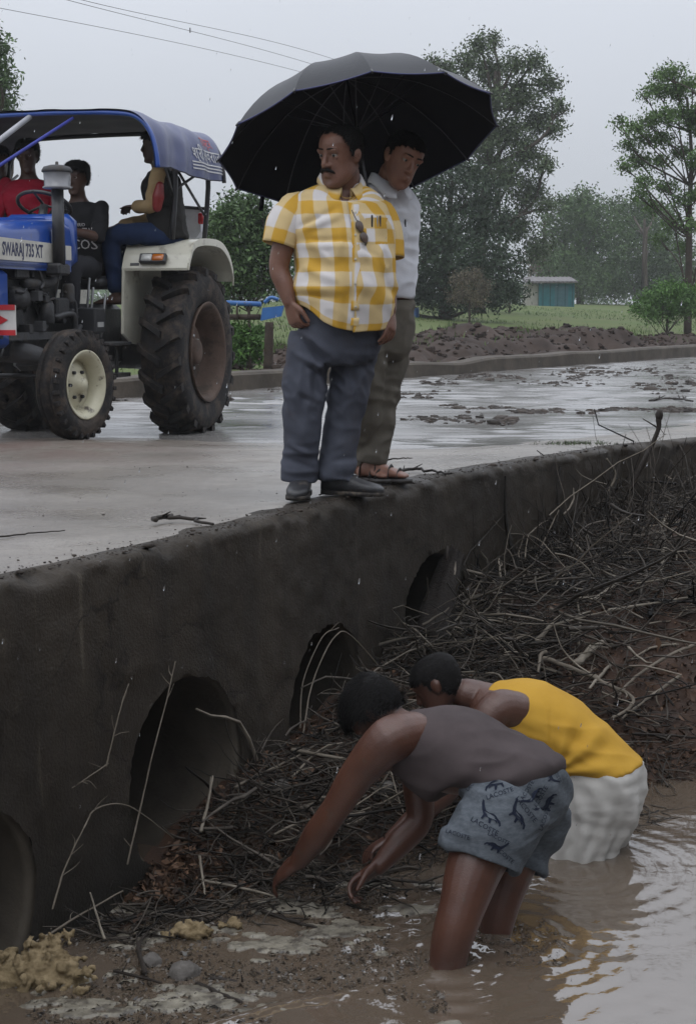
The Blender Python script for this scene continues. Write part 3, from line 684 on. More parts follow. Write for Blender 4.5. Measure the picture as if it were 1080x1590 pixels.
# small hut
D = 80; b = ground_at(855, D); b = b + V3(0, 0, -.05); hut = empty('hut', b); tag(hut, 'small teal hut with grey sheet roof at the far edge of the field', 'hut')
teal = mat('teal_sheet', (.03, .145, .16), .6, (.025, .105, .118), 3); pale = mat('pale_plaster', (.36, .35, .30), .8, (.28, .27, .23), 3); roofm = mat('grey_roof_sheet', (.16, .15, .15), .6, (.11, .10, .10), 4)
x0, x1, xm = P(818, 470, D)[0] - b[0], P(891, 470, D)[0] - b[0], P(836, 470, D)[0] - b[0]; hh = 1.2
MB().box(((xm + x1) / 2, .9, hh / 2), ((x1 - xm) / 2, .9, hh / 2)).build('front_wall', teal, hut, smooth=False)
MB().box(((x0 + xm) / 2, 1.1, hh / 2 - .02), ((xm - x0) / 2 - .004, .9, hh / 2 - .02)).build('side_wall', pale, hut, smooth=False)
for k in range(5): MB().box((xm + .2 + k * (x1 - xm - .3) / 4, -.02, hh / 2), (.025, .018, hh / 2 - .03)).build('batten', mat('teal_dark', (.02, .08, .085), .6), hut, smooth=False)
MB().box(((xm + x1) / 2 + .25, -.018, hh * .45), (.34, .014, hh * .42)).build('door', mat('teal_door', (.03, .10, .12), .5), hut, smooth=False)
mb = MB(); n = 24
for i in range(n):
    xa = x0 - .12 + (x1 - x0 + .24) * i / n; xb = x0 - .12 + (x1 - x0 + .24) * (i + 1) / n; zz = .03 * (i % 2)
    mb.add([(xa, -.35, hh + .02 + zz), (xb, -.35, hh + .05 - zz), (xb, 2.2, hh + .32 - zz), (xa, 2.2, hh + .29 + zz), (xa, -.35, hh + .10 + zz), (xb, -.35, hh + .13 - zz), (xb, 2.2, hh + .40 - zz), (xa, 2.2, hh + .37 + zz)], [(3, 2, 1, 0), (4, 5, 6, 7), (0, 1, 5, 4), (2, 3, 7, 6)])
mb.build('roof', roofm, hut, smooth=False)
# utility pole and the wires that come over the tractor
D = 88; b = ground_at(1003, D); o = MB().tube([b, P(1002, 420, D), P(1004, 352, D)], [.09, .07, .05], n=8).build('bare_pole', BARK, base=b); o.location = tuple(b); tag(o, 'thin dark bare pole standing in front of the hazy trees', 'pole')
D = 72; b = ground_at(775, D); pole = empty('utility_pole', b); tag(pole, 'utility pole mostly hidden in the tall airy tree', 'pole')
top = P(775, 190, D); MB().tube([b, top], [.07, .05], n=8).build('shaft', BARK, pole, base=b); MB().bar(top + V3(-.7, 0, -.4), top + V3(.7, 0, -.4), .09, .09).build('cross_arm', BARK, pole, base=b)
wirem = mat('cable_grey', (.10, .10, .11), .6)
for i, (a, m_, e) in enumerate((((-500, -60), (0, 12), (470, 112)), ((-400, -135), (107, 0), (500, 104)), ((-400, -140), (130, 0), (520, 92)))):
    q = [P(*a, 26), P(*m_, 34), P(*e, 50), top + V3((i - 1) * .6, 0, -.33)]
    o = MB().tube(q, .006, n=6, seg=60).build('overhead_wire', wirem); tag(o, ('lowest of the three overhead wires above the tractor', 'middle overhead wire crossing the sky', 'topmost overhead wire crossing the sky')[i], 'wire', 'overhead wires')
q = P(295, 47, 41); o = MB().bar(q + V3(0, 0, .07), q - V3(0, 0, .05), .03, .03).build('wire_spacer', wirem); tag(o, 'small spacer clipped between the two upper overhead wires', 'spacer')
# blue bin on a post behind the parapet
D = 20.5; q = P(402, 575, D); b = np.array([q[0], D, field_z(np.array([q[0]]), np.array([D]))[0]]); bin_ = empty('blue_cart', b); tag(bin_, 'blue metal cart tray on a rusty post beyond the parapet', 'cart')
BLUE = mat('worn_blue_paint', (.03, .13, .36), .45, (.025, .10, .28), 6, mud=(.08, .06, .045), mudscale=6, mudlo=.58, mudhi=.7); RUST = mat('rusty_iron', (.06, .045, .036), .8, (.035, .026, .02), 9, .6, 40)
def T(px, py, d=D): return P(px, py, d) - b
MB().prism([(0, 0), (.27, .06), (.31, .20), (.03, .17)], T(404, 498), (1, 0, 0), (0, 0, 1), -.25).build('tray', BLUE, bin_, smooth=False)
MB().tube([T(352, 470, 20.8), T(405, 472, 20.7)], .035, n=10).build('rail', BLUE, bin_); MB().tube([T(352, 492, 20.8), T(404, 492, 20.7)], .04, n=10).build('lower_rail', RUST, bin_)
MB().tube([T(410, 470), T(420, 462), T(432, 465)], .025, n=8).build('handle', BLUE, bin_)
for x in (368, 386): MB().bar(T(x, 470, 20.8), T(x, 494, 20.7), .03).build('upright', RUST, bin_)
MB().tube([T(418, 500), T(417, 540), T(416, 574)], [.055, .06, .065], n=10).build('post', RUST, bin_); MB().bar(T(417, 572), T(436, 572), .08, .1).build('foot', RUST, bin_)
# white post and blue drum far behind the white-shirted man
D = 46; b = ground_at(627, D); o = MB().box((0, 0, .42), (.075, .06, .5), bev=.015).build('marker_post', pale); o.location = tuple(b); tag(o, 'short white post just behind the white-shirted man', 'post')
b = ground_at(643, 50); o = MB().lathe((0, 0, -.05), (0, 0, 1), [(.15, 0), (.16, .1), (.15, .12), (.16, .3), (.15, .33), (.13, .36)], 20, True).build('water_drum', BLUE); o.location = tuple(b); tag(o, 'small blue plastic drum in the grass beside the white post', 'drum')
# grass blades of the field, nobody could count them
r = np.random.default_rng(5); n = 26000; t = r.uniform(10, 70, n); s = 7.3 + r.uniform(0, 1, n) ** 1.5 * 30
xy = U2 * t[:, None] + N2 * (N0 + s)[:, None]; okk = (fbm(np.column_stack([xy * .35, 0 * t]), 3, 90) > -.15) & ((s > 11.5) | (t < 17)); xy = xy[okk]; n = len(xy); z = field_z(xy[:, 0], xy[:, 1])
h = r.uniform(.03, .11, n) * (1 + (fbm(np.column_stack([xy * .2, 0 * z]), 2, 92) > .35)); lean = r.normal(size=(n, 2)) * .3; wd = r.normal(size=(n, 2)); wd /= np.linalg.norm(wd, axis=1, keepdims=True)
a_ = np.column_stack([xy - wd * .016, z - .02]); b_ = np.column_stack([xy + wd * .016, z - .02]); c_ = np.column_stack([xy + lean * h[:, None], z + h])
tag(obj('field_grass', np.stack([a_, b_, c_], 1).reshape(-1, 3), np.arange(n * 3).reshape(-1, 3), leafmat('grass_blade', (.085, .13, .04)), smooth=False), 'short green grass of the field', 'grass', kind='stuff')

# clods on the eroded bank and grass hanging over its top
r = np.random.default_rng(61); n = 2600; t = r.uniform(17, 40, n); s0 = np.interp(t, [13, 32, 60], [6.95, 6.05, 5.6]) + .3; s = s0 + r.uniform(.3, 3.6, n); xy = U2 * t[:, None] + N2 * (N0 + s)[:, None]
bt = BVHTree.FromPolygons([v.co for v in soil.data.vertices], [tuple(p.vertices) for p in soil.data.polygons]); pz = []
for x, y in xy: h = bt.ray_cast(Vector((x, y, 5)), Vector((0, 0, -1))); pz.append(h[0].z if h[0] is not None else 0.0)
pz = np.array(pz); ico = MB().ell((0, 0, 0), 1.0, nu=6, nv=4); iv = np.array(ico.V); sc = np.minimum(r.lognormal(-3.4, .5, n), .075)
V = (iv[None] * sc[:, None, None] * r.uniform(.6, 1.4, (n, len(iv), 1)) * np.array([1.2, 1.2, .8]) + np.column_stack([xy, pz])[:, None]).reshape(-1, 3)
tag(obj('soil_clods', V, [tuple(i + k * len(iv) for i in f) for k in range(n) for f in ico.F], mat('clod_soil', (.050, .034, .027), .85, (.022, .016, .013), 6, island=.5), smooth=False), 'loose clods on the eroded soil bank', 'clods', kind='stuff')
n = 9000; t = r.uniform(15, 44, n); s0 = np.interp(t, [13, 32, 60], [6.95, 6.05, 5.6]) + .3; s = s0 + 2.4 + r.normal(size=n) * .5 + 1.6 * r.uniform(0, 1, n); xy = U2 * t[:, None] + N2 * (N0 + s)[:, None]; keep_ = fbm(np.column_stack([xy * .7, 0 * t]), 3, 93) > .0; xy = xy[keep_]; pz = []
for x, y in xy: h = bt.ray_cast(Vector((x, y, 5)), Vector((0, 0, -1))); pz.append(h[0].z if h[0] is not None else 0.0)
n = len(xy); pz = np.array(pz); h = r.uniform(.04, .16, n); wd = r.normal(size=(n, 2)); wd /= np.linalg.norm(wd, axis=1, keepdims=True)
V = np.stack([np.column_stack([xy - wd * .016, pz - .02]), np.column_stack([xy + wd * .016, pz - .02]), np.column_stack([xy + r.normal(size=(n, 2)) * .04, pz + h])], 1).reshape(-1, 3)
tag(obj('bank_grass', V, np.arange(3 * n).reshape(-1, 3), MATS['grass_blade'], smooth=False), 'grass growing over the top of the soil bank', 'grass', kind='stuff')

# unseen trees added behind the camera to cut low sky light in the ditch
r = np.random.default_rng(88); cl = []
for t in np.arange(-18, 15, .9):
    for k in range(4):
        d = r.uniform(9.5, 14); xy = U2 * t + N2 * (N0 - d); cl.append((np.array([xy[0] + r.normal() * .4, xy[1] + r.normal() * .4, r.uniform(.6, 6.2)]), np.array([1.5, 1.5, 1.3]) * r.uniform(.7, 1.2), 1.0))
V, F = leaves(cl, 26000, .42, r, shell=.2); wd_ = obj('unseen_shade_trees', V, F, LEAF_B, smooth=False); tag(wd_, 'unseen belt of leaves added behind the camera to shade the ditch', 'trees', kind='stuff')
# ------------------------------------------------------------------ people
SKIN_A = mat('skin_brown', (.185, .090, .060), .40, (.125, .058, .039), 14, .25, 160, sss=.12, spec=.4)
SKIN_B = mat('skin_deep_brown', (.092, .038, .023), .34, (.062, .025, .016), 10, .25, 150, sss=.08, spec=.5, mud=(.075, .055, .040), mudscale=12, mudlo=.60, mudhi=.70)
SKIN_C = mat('skin_dark', (.085, .045, .032), .45, (.06, .032, .024), 9, .1, 200, spec=.4)
HAIR = mat('black_hair', (.006, .0055, .0055), .62, (.011, .010, .0095), 60, .4, 160, spec=.12)
BROW = mat('dark_brow', (.022, .014, .011), .8); EYEW = mat('eye_white', (.30, .26, .235), .3); EYED = mat('eye_dark', (.012, .008, .006), .15)
BLACKLEATHER = mat('black_leather', (.016, .016, .018), .38, (.03, .03, .032), 20, .3, 120, mud=(.10, .085, .07), mudscale=14, mudlo=.58, mudhi=.7)

def sring(c, lat, fwd, hw, fd, bd, e=2.3, n=40, a=None):
    a = np.linspace(0, 2 * math.pi, n, endpoint=False) if a is None else a
    ca, sa = np.cos(a), np.sin(a); ca = np.sign(ca) * np.abs(ca) ** (2 / e); sa = np.sign(sa) * np.abs(sa) ** (2 / e)
    return np.asarray(c) + (ca * hw)[:, None] * np.asarray(lat) + (sa * np.where(sa > 0, fd, bd))[:, None] * np.asarray(fwd)

def torso(mb, secs, rows=30, e=2.3, n=40):
    """secs: (centre, lat, fwd, half width, front depth, back depth)"""
    m = len(secs); c = spline([s[0] for s in secs], rows); k = np.linspace(0, m - 1, rows)
    def ip(i): return spline(np.array([np.atleast_1d(s[i]) for s in secs], float), rows)
    lat, fw, hw, fd, bd = ip(1), ip(2), ip(3)[:, 0], ip(4)[:, 0], ip(5)[:, 0]
    mb.loft([sring(c[i], unit(lat[i]), unit(fw[i]), max(hw[i], .01), max(fd[i], .01), max(bd[i], .01), e, n) for i in range(rows)])
    return mb

def limb(mb, pts, rad, n=18, seg=None):
    return mb.tube(pts, rad, n=n, seg=seg or (len(pts) - 1) * 6 + 1, round_ends=True)

def frame(fwd, up):
    """columns: right, forward, up"""
    f = unit(fwd); u = unit(np.asarray(up) - f * np.dot(f, up)); return np.stack([np.cross(f, u), f, u], 1)

HZ = np.array([-.120, -.110, -.092, -.065, -.035, 0, .03, .06, .085, .105, .118, .123])
HW = np.array([.014, .034, .047, .057, .064, .069, .0735, .0745, .068, .053, .030, .006])
HF = np.array([.070, .083, .089, .088, .086, .086, .091, .089, .078, .055, .026, .005])
HB = np.array([.035, .020, .000, -.045, -.078, -.094, -.102, -.104, -.096, -.075, -.043, -.008])
def head(mb, c, R, s=1.0, jowl=0.0, nose=1.0):
    c = np.asarray(c, float); zz = np.linspace(-.120, .123, 44); rings = []
    a = np.linspace(0, 2 * math.pi, 56, endpoint=False)
    for z in zz:
        hw, f, b = np.interp(z, HZ, HW), np.interp(z, HZ, HF), np.interp(z, HZ, HB)
        if z < -.02: hw += jowl * math.exp(-((z + .07) / .035) ** 2)
        q = sring((0, (f + b) / 2, z), (1, 0, 0), (0, 1, 0), hw, (f - b) / 2, (f - b) / 2, 2.25, 56, a)
        for sx in (-1, 1):                                      # eye sockets
            g = np.exp(-((q[:, 0] - sx * .033) / .019) ** 2 - ((z - .018) / .014) ** 2) * (q[:, 1] > 0); q[:, 1] -= .013 * g
        g = np.exp(-(q[:, 0] / .03) ** 2 - ((z + .080) / .010) ** 2) * (q[:, 1] > 0); q[:, 1] -= .005 * g
        rings.append(c + s * q @ R.T)
    mb.loft(rings)
    W = lambda *p: c + s * R @ np.array(p)
    mb.tube([W(0, .080, .034), W(0, .091, .012), W(0, .103, -.014), W(0, .102, -.023), W(0, .086, -.030)], [x * s for x in (.008, .0085, .0108 * nose, .0105 * nose, .008)], n=12, round_ends=True)
    for sx in (-1, 1):
        mb.ell(W(sx * .0135, .0915, -.023), np.array((.0085, .0105, .008)) * s * nose, R)
        mb.ell(W(sx * .031, .080, .037), np.array((.023, .012, .0075)) * s, R)
        mb.ell(W(sx * .033, .0755, .0270), np.array((.0185, .0112, .0085)) * s, R)
        mb.ell(W(sx * .033, .0728, .0080), np.array((.0160, .0085, .0060)) * s, R)
        mb.ell(W(sx * .0745, -.012, .002), np.array((.010, .019, .031)) * s, R)
        mb.ell(W(sx * .080, -.020, .008), np.array((.007, .015, .022)) * s, R)
    mb.ell(W(0, .087, -.051), np.array((.024, .0115, .0055)) * s, R); mb.ell(W(0, .086, -.0635), np.array((.021, .0115, .0068)) * s, R)
    mb.ell(W(0, .078, -.100), np.array((.021, .016, .015)) * s, R)
    return mb

def eyes(parent, base, c, R, s=1.0, gaze=(0, 1, 0)):
    c = np.asarray(c, float); g = unit(gaze)
    for sx in (-1, 1):
        e = c + s * R @ np.array((sx * .033, .0712, .0170))
        MB().ell(e, .0120 * s, R).build('eye', EYEW, parent, base=base)
        o = MB().ell(e + s * R @ (g * .0062), .0072 * s, R).build('iris', EYED, parent, base=base)

def hair(parent, base, c, R, s=1.0, front=.075, side=-.03, nape=-.07, full=1.0, n=2600, length=.014, seed=1, name='hair', puff=0.0):
    """short hair: a scalp cap cut along the hairline, with strands"""
    r = np.random.default_rng(seed); c = np.asarray(c, float)
    zz = np.concatenate([np.linspace(-.09, .118, 34), [.124, .128]]); a = np.linspace(0, 2 * math.pi, 64, endpoint=False); rings = []
    for z in zz:
        hw, f, b = np.interp(z, HZ, HW), np.interp(z, HZ, HF), np.interp(z, HZ, HB); g = .006 + puff
        if z > .11: hw, f, b = hw + .006, f + .006, b - .006
        rings.append(sring((0, (f + b) / 2, z + puff * (z > .05)), (1, 0, 0), (0, 1, 0), hw + g, (f - b) / 2 + g, (f - b) / 2 + g, 2.2, 64, a))
    V = np.concatenate(rings); V += (.0025 + .25 * puff) * vnoise(V * 90, seed)[:, None] * unit(V.mean(0) + V)
    F = grid(len(zz), 64); F = np.concatenate([F, np.stack([np.arange(len(zz) - 1) * 64 + 63, np.arange(1, len(zz)) * 64 + 63, np.arange(1, len(zz)) * 64, np.arange(len(zz) - 1) * 64], 1)])
    def ok(p):
        x, y, z = p[:, 0], p[:, 1], p[:, 2]
        line = np.interp(y, [-.11, -.06, -.02, .012, .03, .055, .09], [nape, nape + .01, side - .005, side + .02, .045, front - .012, front])
        return z > line + .004 * vnoise(p * 150, seed + 3)
    ct = V[F].mean(1); F = F[ok(ct)]
    apex = len(V); V = np.vstack([V, V[-64:].mean(0)]); m = len(zz) * 64 - 64
    faces = [tuple(f) for f in F] + [(m + i, m + (i + 1) % 64, apex) for i in range(64)]
    # strands
    base_i = F[r.integers(0, len(F), n)]; w4 = r.dirichlet((1, 1, 1, 1), n)
    p = (V[base_i] * w4[..., None]).sum(1); nm = unit_rows(p - np.array([0, -.01, 0])); tan = unit_rows(np.cross(nm, r.normal(size=(n, 3)) * .6 + np.array([1, 0, .2])))
    ln = length * r.uniform(.5, 1.5, n)[:, None]; tip = p + (nm * .45 + tan * .8 + np.array([0, .15, -.2])) * ln; wd = np.cross(nm, tan) * .0016
    k = len(V); V = np.vstack([V, np.stack([p - wd, p + wd, tip], 1).reshape(-1, 3)])
    faces += [(k + 3 * i, k + 3 * i + 1, k + 3 * i + 2) for i in range(n)]
    return obj(name, c + s * V @ R.T, faces, HAIR, parent, base=base)

def unit_rows(v): return v / (np.linalg.norm(v, axis=1, keepdims=True) + 1e-12)

def hand(mb, wr, d, palm, side, curl=(.3, .3, .3, .3), thumb=.5, s=1.0, spread=.12):
    """side: +1 when the thumb lies along d x palm, -1 when on the other side"""
    d = unit(d); palm = unit(np.asarray(palm) - d * np.dot(d, palm)); sd = np.cross(d, palm) * side; wr = np.asarray(wr, float)
    mb.loft([sring(wr + d * x * s, sd, palm, a * s, b * s, b * s, 2.4, 20) for x, a, b in ((-.02, .026, .020), (0, .027, .019), (.02, .033, .018), (.045, .040, .017), (.075, .042, .015), (.092, .039, .012), (.098, .03, .008))])
    for i, (o, ln, r) in enumerate(((-.031, .058, .0086), (-.0105, .074, .0096), (.0105, .080, .0100), (.031, .072, .0098))):
        cu = curl[i]; p = wr + d * .084 * s + sd * o * s; pts = [p - d * .02 * s, p]; ang = cu * .6
        lat = sd * spread * (o / .03)
        for q, f in enumerate((.42, .32, .26)):
            dirv = unit(d * math.cos(ang) + palm * math.sin(ang) + lat * .6); pts.append(pts[-1] + dirv * ln * f * s * 1.05); ang += cu * (1.0 if q == 0 else .8)
        mb.tube(pts, [r * s, r * s, r * .96 * s, r * .9 * s, r * .78 * s], n=10, seg=13, round_ends=True)
    p = wr + d * .022 * s + sd * .026 * s; t1 = unit(d * .7 + sd * (.75 - .3 * thumb) + palm * .35 * thumb); t2 = unit(d * .85 + sd * (.35 - .4 * thumb) + palm * .5 * thumb)
    mb.tube([p - t1 * .015 * s, p + t1 * .02 * s, p + t1 * .045 * s, p + t1 * .045 * s + t2 * .03 * s, p + t1 * .045 * s + t2 * .052 * s], [x * s for x in (.013, .0145, .0115, .0105, .0085)], n=10, seg=13, round_ends=True)
    return mb

def foot(mb, an, d, s=1.0, z0=None):
    an = np.asarray(an, float); d = unit((d[0], d[1], 0)); sd = np.array([-d[1], d[0], 0]); g = z0 if z0 is not None else an[2] - .075
    prof = ((-.075, .022, .035), (-.06, .033, .055), (-.02, .036, .085), (.03, .038, .085), (.08, .043, .058), (.13, .048, .040), (.165, .045, .026), (.185, .03, .018))
    up = np.array([0, 0, 1.0])
    mb.loft([sring(np.array([an[0], an[1], g]) + d * x * s + up * h * .5 * s, sd, up, w_ * s, h * .5 * s, h * .5 * s, 2.6, 20) for x, w_, h in prof])
    return mb

def shoe(parent, base, an, d, g, s=1.0, material=None, name='shoe'):
    d = unit((d[0], d[1], 0)); sd = np.array([-d[1], d[0], 0]); up = np.array([0, 0, 1.0]); o = np.array([an[0], an[1], g])
    prof = ((-.095, .018, .05), (-.088, .034, .07), (-.06, .041, .082), (-.02, .043, .092), (.03, .044, .092), (.075, .048, .076), (.12, .054, .060), (.16, .053, .050), (.195, .042, .040), (.215, .022, .030), (.221, .008, .022))
    mb = MB(); mb.loft([sring(o + d * x * s + up * (.012 + h * .5 * s), sd, up, w_ * s, h * .5 * s, h * .5 * s, 2.8, 24) for x, w_, h in prof])
    sh = mb.build(name, material or BLACKLEATHER, parent, base=base)
    mb = MB(); mb.loft([sring(o + d * x * s + up * zz, sd, d, .001, .001, .001) for x, zz in ((0, 0), (0, .001))]) if False else None
    out = [o + d * x * s + sd * w_ * s * 1.06 for x, w_, _ in prof] + [o + d * x * s - sd * w_ * s * 1.06 for x, w_, _ in reversed(prof)]
    mb = MB(); n = len(out); mb.add([q + up * .001 for q in out] + [q + up * .02 for q in out], [tuple(range(n)), tuple(range(2 * n - 1, n - 1, -1))] + [(i, n + i, n + (i + 1) % n, (i + 1) % n) for i in range(n)])
    mb.build('sole', mat('shoe_sole', (.03, .027, .025), .7, mud=(.12, .1, .08), mudscale=20), sh, base=None if base is None else base)
    # laces ridge
    mb = MB()
    for k in range(3): mb.tube([o + d * (.045 + .02 * k) * s + sd * .022 * s + up * (.095 - .011 * k) * s, o + d * (.045 + .02 * k) * s + up * (.105 - .012 * k) * s, o + d * (.045 + .02 * k) * s - sd * .022 * s + up * (.095 - .011 * k) * s], .003, n=6)
    mb.build('lace', mat('black_lace', (.01, .01, .01), .7), sh, base=base)
    return sh

def finish_body(mb, name, base, skin, voxel, label, it=3):
    V, F = remesh(mb, voxel, it)
    o = obj(name, V - np.asarray(base), F, skin); o.location = tuple(base)
    tag(o, label, 'person')
    return o

def cloth(mb, voxel, name, material, parent, base, folds=(), it=3, fn=None):
    """garment: union of lofts, then folds = (amplitude, (fx, fy, fz), seed, sharp)"""
    V, F = remesh(mb, voxel, it); N = normals(V, F)
    for amp, fr, seed, sharp in folds:
        w_ = V + .06 * np.stack([vnoise(V * 5, seed + 11), vnoise(V * 5, seed + 12), vnoise(V * 5, seed + 13)], 1)
        n = vnoise(w_ * np.asarray(fr), seed); n = (1 - np.abs(n) * 2) if sharp else n
        V = V + N * (amp * n)[:, None]
    if fn is not None: V = fn(V, N)
    V = lap(V, F, 1, .4)
    return obj(name, V - np.asarray(base), F, material, parent), V, F

# =================================================== man in the yellow checked shirt
F1 = unit((.26, -.966, 0)); L1 = unit((.966, .26, 0)); UP = np.array([0, 0, 1.0])
B1 = np.array([-.10, 7.0, 0.0])
def man_checked():
    HC = P(529, 243, 6.93); HR = frame((-.66, -.72, -.20), (-.05, -.14, 1)); hs_ = 1.10
    mb = MB()
    d0 = 7.0
    S = lambda px, py, hw, fd, bd: (P(px, py, d0), L1, F1, hw, fd, bd)
    torso(mb, [S(528, 550, .08, .08, .08), S(526, 525, .12, .10, .10), S(527, 480, .16, .13, .11), S(529, 440, .18, .17, .12), S(528, 390, .18, .15, .12), S(526, 335, .18, .12, .12), S(524, 305, .17, .08, .10), S(527, 290, .08, .06, .075), S(530, 280, .066, .055, .065)])
    limb(mb, [P(534, 300, 7.01), P(535, 268, 6.985)], [.070, .066])
    head(mb, HC, HR, hs_, jowl=.012, nose=1.08)
    # arms: his right hand thumbs into the pocket, the left one hangs
    sR, eR, wR = P(458, 325, 6.95), P(433, 414, 6.92), P(449, 468, 6.88)
    limb(mb, [sR, (sR + eR) / 2 + V3(-.006, -.01, 0), eR, (eR + wR) / 2, wR], [.052, .052, .045, .043, .031])
    hand(mb, wR, P(458, 500, 6.875) - wR, (.75, .6, 0), 1, (1.0, 1.0, 1.0, .9), .4, 1.05)
    sL, eL, wL = P(590, 335, 7.05), P(600, 425, 7.03), P(605, 480, 6.97)
    limb(mb, [sL, (sL + eL) / 2, eL, (eL + wL) / 2, wL], [.048, .048, .042, .040, .030])
    hand(mb, wL, P(606, 520, 6.93) - wL, (-.75, .5, 0), -1, (.55, .5, .45, .4), .5, 1.05)
    hipR, hipL = P(492, 520, 6.97), P(556, 520, 7.04)
    kR, kL, aR, aL = P(474, 618, 6.94), P(538, 616, 7.05), P(468, 742, 6.99), P(528, 738, 7.03)
    limb(mb, [hipR, kR, aR], [.062, .045, .036]); limb(mb, [hipL, kL, aL], [.062, .045, .036])
    gR, gL = 0.0, 0.0
    foot(mb, (*aR[:2], .08), (-.08, -1), .92, .02); foot(mb, (*aL[:2], .08), (.93, -.35), .92, .02)
    body = finish_body(mb, 'person', B1, SKIN_A, .0048, 'stout man with moustache in yellow checked short-sleeved shirt, standing under the umbrella')
    eyes(body, B1, HC, HR, hs_, (-.25, 1, -.2))
    hair(body, B1, HC, HR, hs_, front=.112, side=-.02, nape=-.075, n=2600, length=.016, seed=2)
    W = lambda *p: HC + hs_ * HR @ np.array(p)
    mb = MB()                                                   # moustache and brows
    r = np.random.default_rng(4)
    for sx in (-1, 1): mb.tube([W(0, .101, -.037), W(sx * .014, .099, -.039), W(sx * .028, .090, -.046), W(sx * .034, .083, -.053)], [.0055, .0075, .006, .003], n=10, round_ends=True)
    mb.build('moustache', HAIR, body, base=B1)
    for sx in (-1, 1): MB().tube([W(sx * .013, .0900, .0405), W(sx * .030, .0890, .0430), W(sx * .047, .0775, .0405)], [.0035, .004, .0025], n=8, round_ends=True).build('eyebrow', BROW, body, base=B1)

    # ---------- shirt: plaid laid out along its own cloth
    py_ = [284, 292, 302, 318, 350, 400, 445, 485, 510]; cpx = [528, 527, 525, 526, 529, 532, 533, 531, 530]
    hwm = [.075, .140, .188, .215, .218, .224, .226, .220, .214]; fd = [.07, .10, .13, .152, .178, .205, .212, .195, .185]; bd = [.075, .10, .125, .135, .14, .14, .14, .14, .14]
    rows, n = 74, 150; pv = np.linspace(0, 1, rows) ** .85; pr = 284 + pv * 226
    a = np.linspace(math.pi / 2, math.pi / 2 + 2 * math.pi, n); ang = a - math.pi / 2                # 0 = front, rises towards his right
    front = np.minimum(ang, 2 * math.pi - ang); rightside = np.exp(-((ang - 1.25) / .75) ** 2)
    rings, uvs = [], []; vlen = 0; prev = None
    for i in range(rows):
        y = pr[i]; it_ = lambda tb: np.interp(y, py_, tb)
        q = sring(P(it_(cpx), y, d0), L1, F1, it_(hwm), it_(fd), it_(bd), 2.35, n, a)
        q[:, 2] -= .085 * np.exp(-(front / .42) ** 2) * (1 - sstep(0, .16, pv[i]))                    # open neck
        q[:, 2] += (.095 * rightside - .012 * np.cos(2 * ang)) * sstep(.72, 1, pv[i])                 # hem rides up over the hand in the pocket
        rings.append(q)
    V = np.concatenate(rings); F = grid(rows, n)
    R3 = V.reshape(rows, n, 3); dl = np.linalg.norm(np.diff(R3, axis=1, append=R3[:, -1:]), axis=2); u = np.cumsum(dl, 1) - dl; vv = np.cumsum(np.linalg.norm(np.diff(R3, axis=0, prepend=R3[:1]), axis=2), 0)
    vv = vv[:, n // 3:n // 3 + 1] * np.ones((1, n)); uv = np.stack([u, -vv], -1).reshape(-1, 2)
    N = normals(V, F); N *= np.sign((N * (V - np.repeat(R3.mean(1), n, 0))).sum(1).mean())
    A_ = np.tile(ang, rows); Pv = np.repeat(pv, n)
    wv = V + .05 * np.stack([vnoise(V * 4, 71), vnoise(V * 4, 72), vnoise(V * 4, 73)], 1)
    f = .009 * vnoise(wv * V3(5, 5, 13), 74) + .010 * (1 - 2 * np.abs(vnoise(wv * V3(4, 4, 11) + (wv[:, :1] * 9), 75))) * sstep(.1, .3, Pv) + .004 * vnoise(wv * V3(16, 16, 22), 76)
    def crease(px0, py0, px1, py1, wd, amp):
        a_, b_ = P(px0, py0, d0 - .15), P(px1, py1, d0 - .15); ab = b_ - a_; tt = np.clip(((V - a_) @ ab) / (ab @ ab), 0, 1); q = a_ + tt[:, None] * ab; dv = V - q; dv[:, 1] = 0
        return amp * np.exp(-(np.linalg.norm(dv, axis=1) / wd) ** 2) * np.sin(math.pi * np.clip(tt, .05, 1)) * (N[:, 1] < .2)
    f += crease(462, 355, 530, 320, .012, -.014) + crease(462, 362, 540, 330, .014, .012) + crease(460, 372, 550, 375, .012, -.010) + crease(465, 382, 560, 383, .014, .010)
    f += crease(455, 445, 540, 452, .015, .010) + crease(455, 455, 530, 465, .012, -.010) + crease(590, 400, 545, 380, .012, -.010)
    V = V + N * f[:, None]
    shirt = obj('shirt', V - B1, F, PLAID, body, uv=uv)
    shirt_bvh = BVHTree.FromPolygons([Vector(v) for v in V], [tuple(map(int, q)) for q in F])
    # inner side so that the hem and neck have thickness
    so = shirt.modifiers.new('thick', 'SOLIDIFY'); so.thickness = .004; so.offset = -1
    def sleeve(pts, rad, drop):
        c = spline(pts, 22); r = np.interp(np.linspace(0, len(pts) - 1, 22), range(len(pts)), rad); t = np.gradient(c, axis=0); x = unit(np.cross(t[0], (0, 1, 0))); RR, U_ = [], []
        a = np.linspace(0, 2 * math.pi, 57)
        for i in range(22):
            tt = unit(t[i]); x = unit(x - tt * np.dot(x, tt)); y = np.cross(tt, x)
            RR.append(c[i] + r[i] * (np.cos(a)[:, None] * x + np.sin(a)[:, None] * y)); U_.append(np.stack([a * r[i], np.full(57, -np.linalg.norm(c[i] - c[0]))], 1))
        V = np.concatenate(RR); F = grid(22, 57); N = normals(V, F)
        V = V + N * (.006 * vnoise(V * V3(11, 11, 16), 81) + .004 * (1 - 2 * np.abs(vnoise(V * 13 + V[:, :1] * 12, 82))))[:, None]
        o = obj('sleeve', V - B1, F, PLAID, shirt, uv=np.concatenate(U_) + np.array([.02, .03])); m = o.modifiers.new('thick', 'SOLIDIFY'); m.thickness = .004; m.offset = -1 if drop else 1
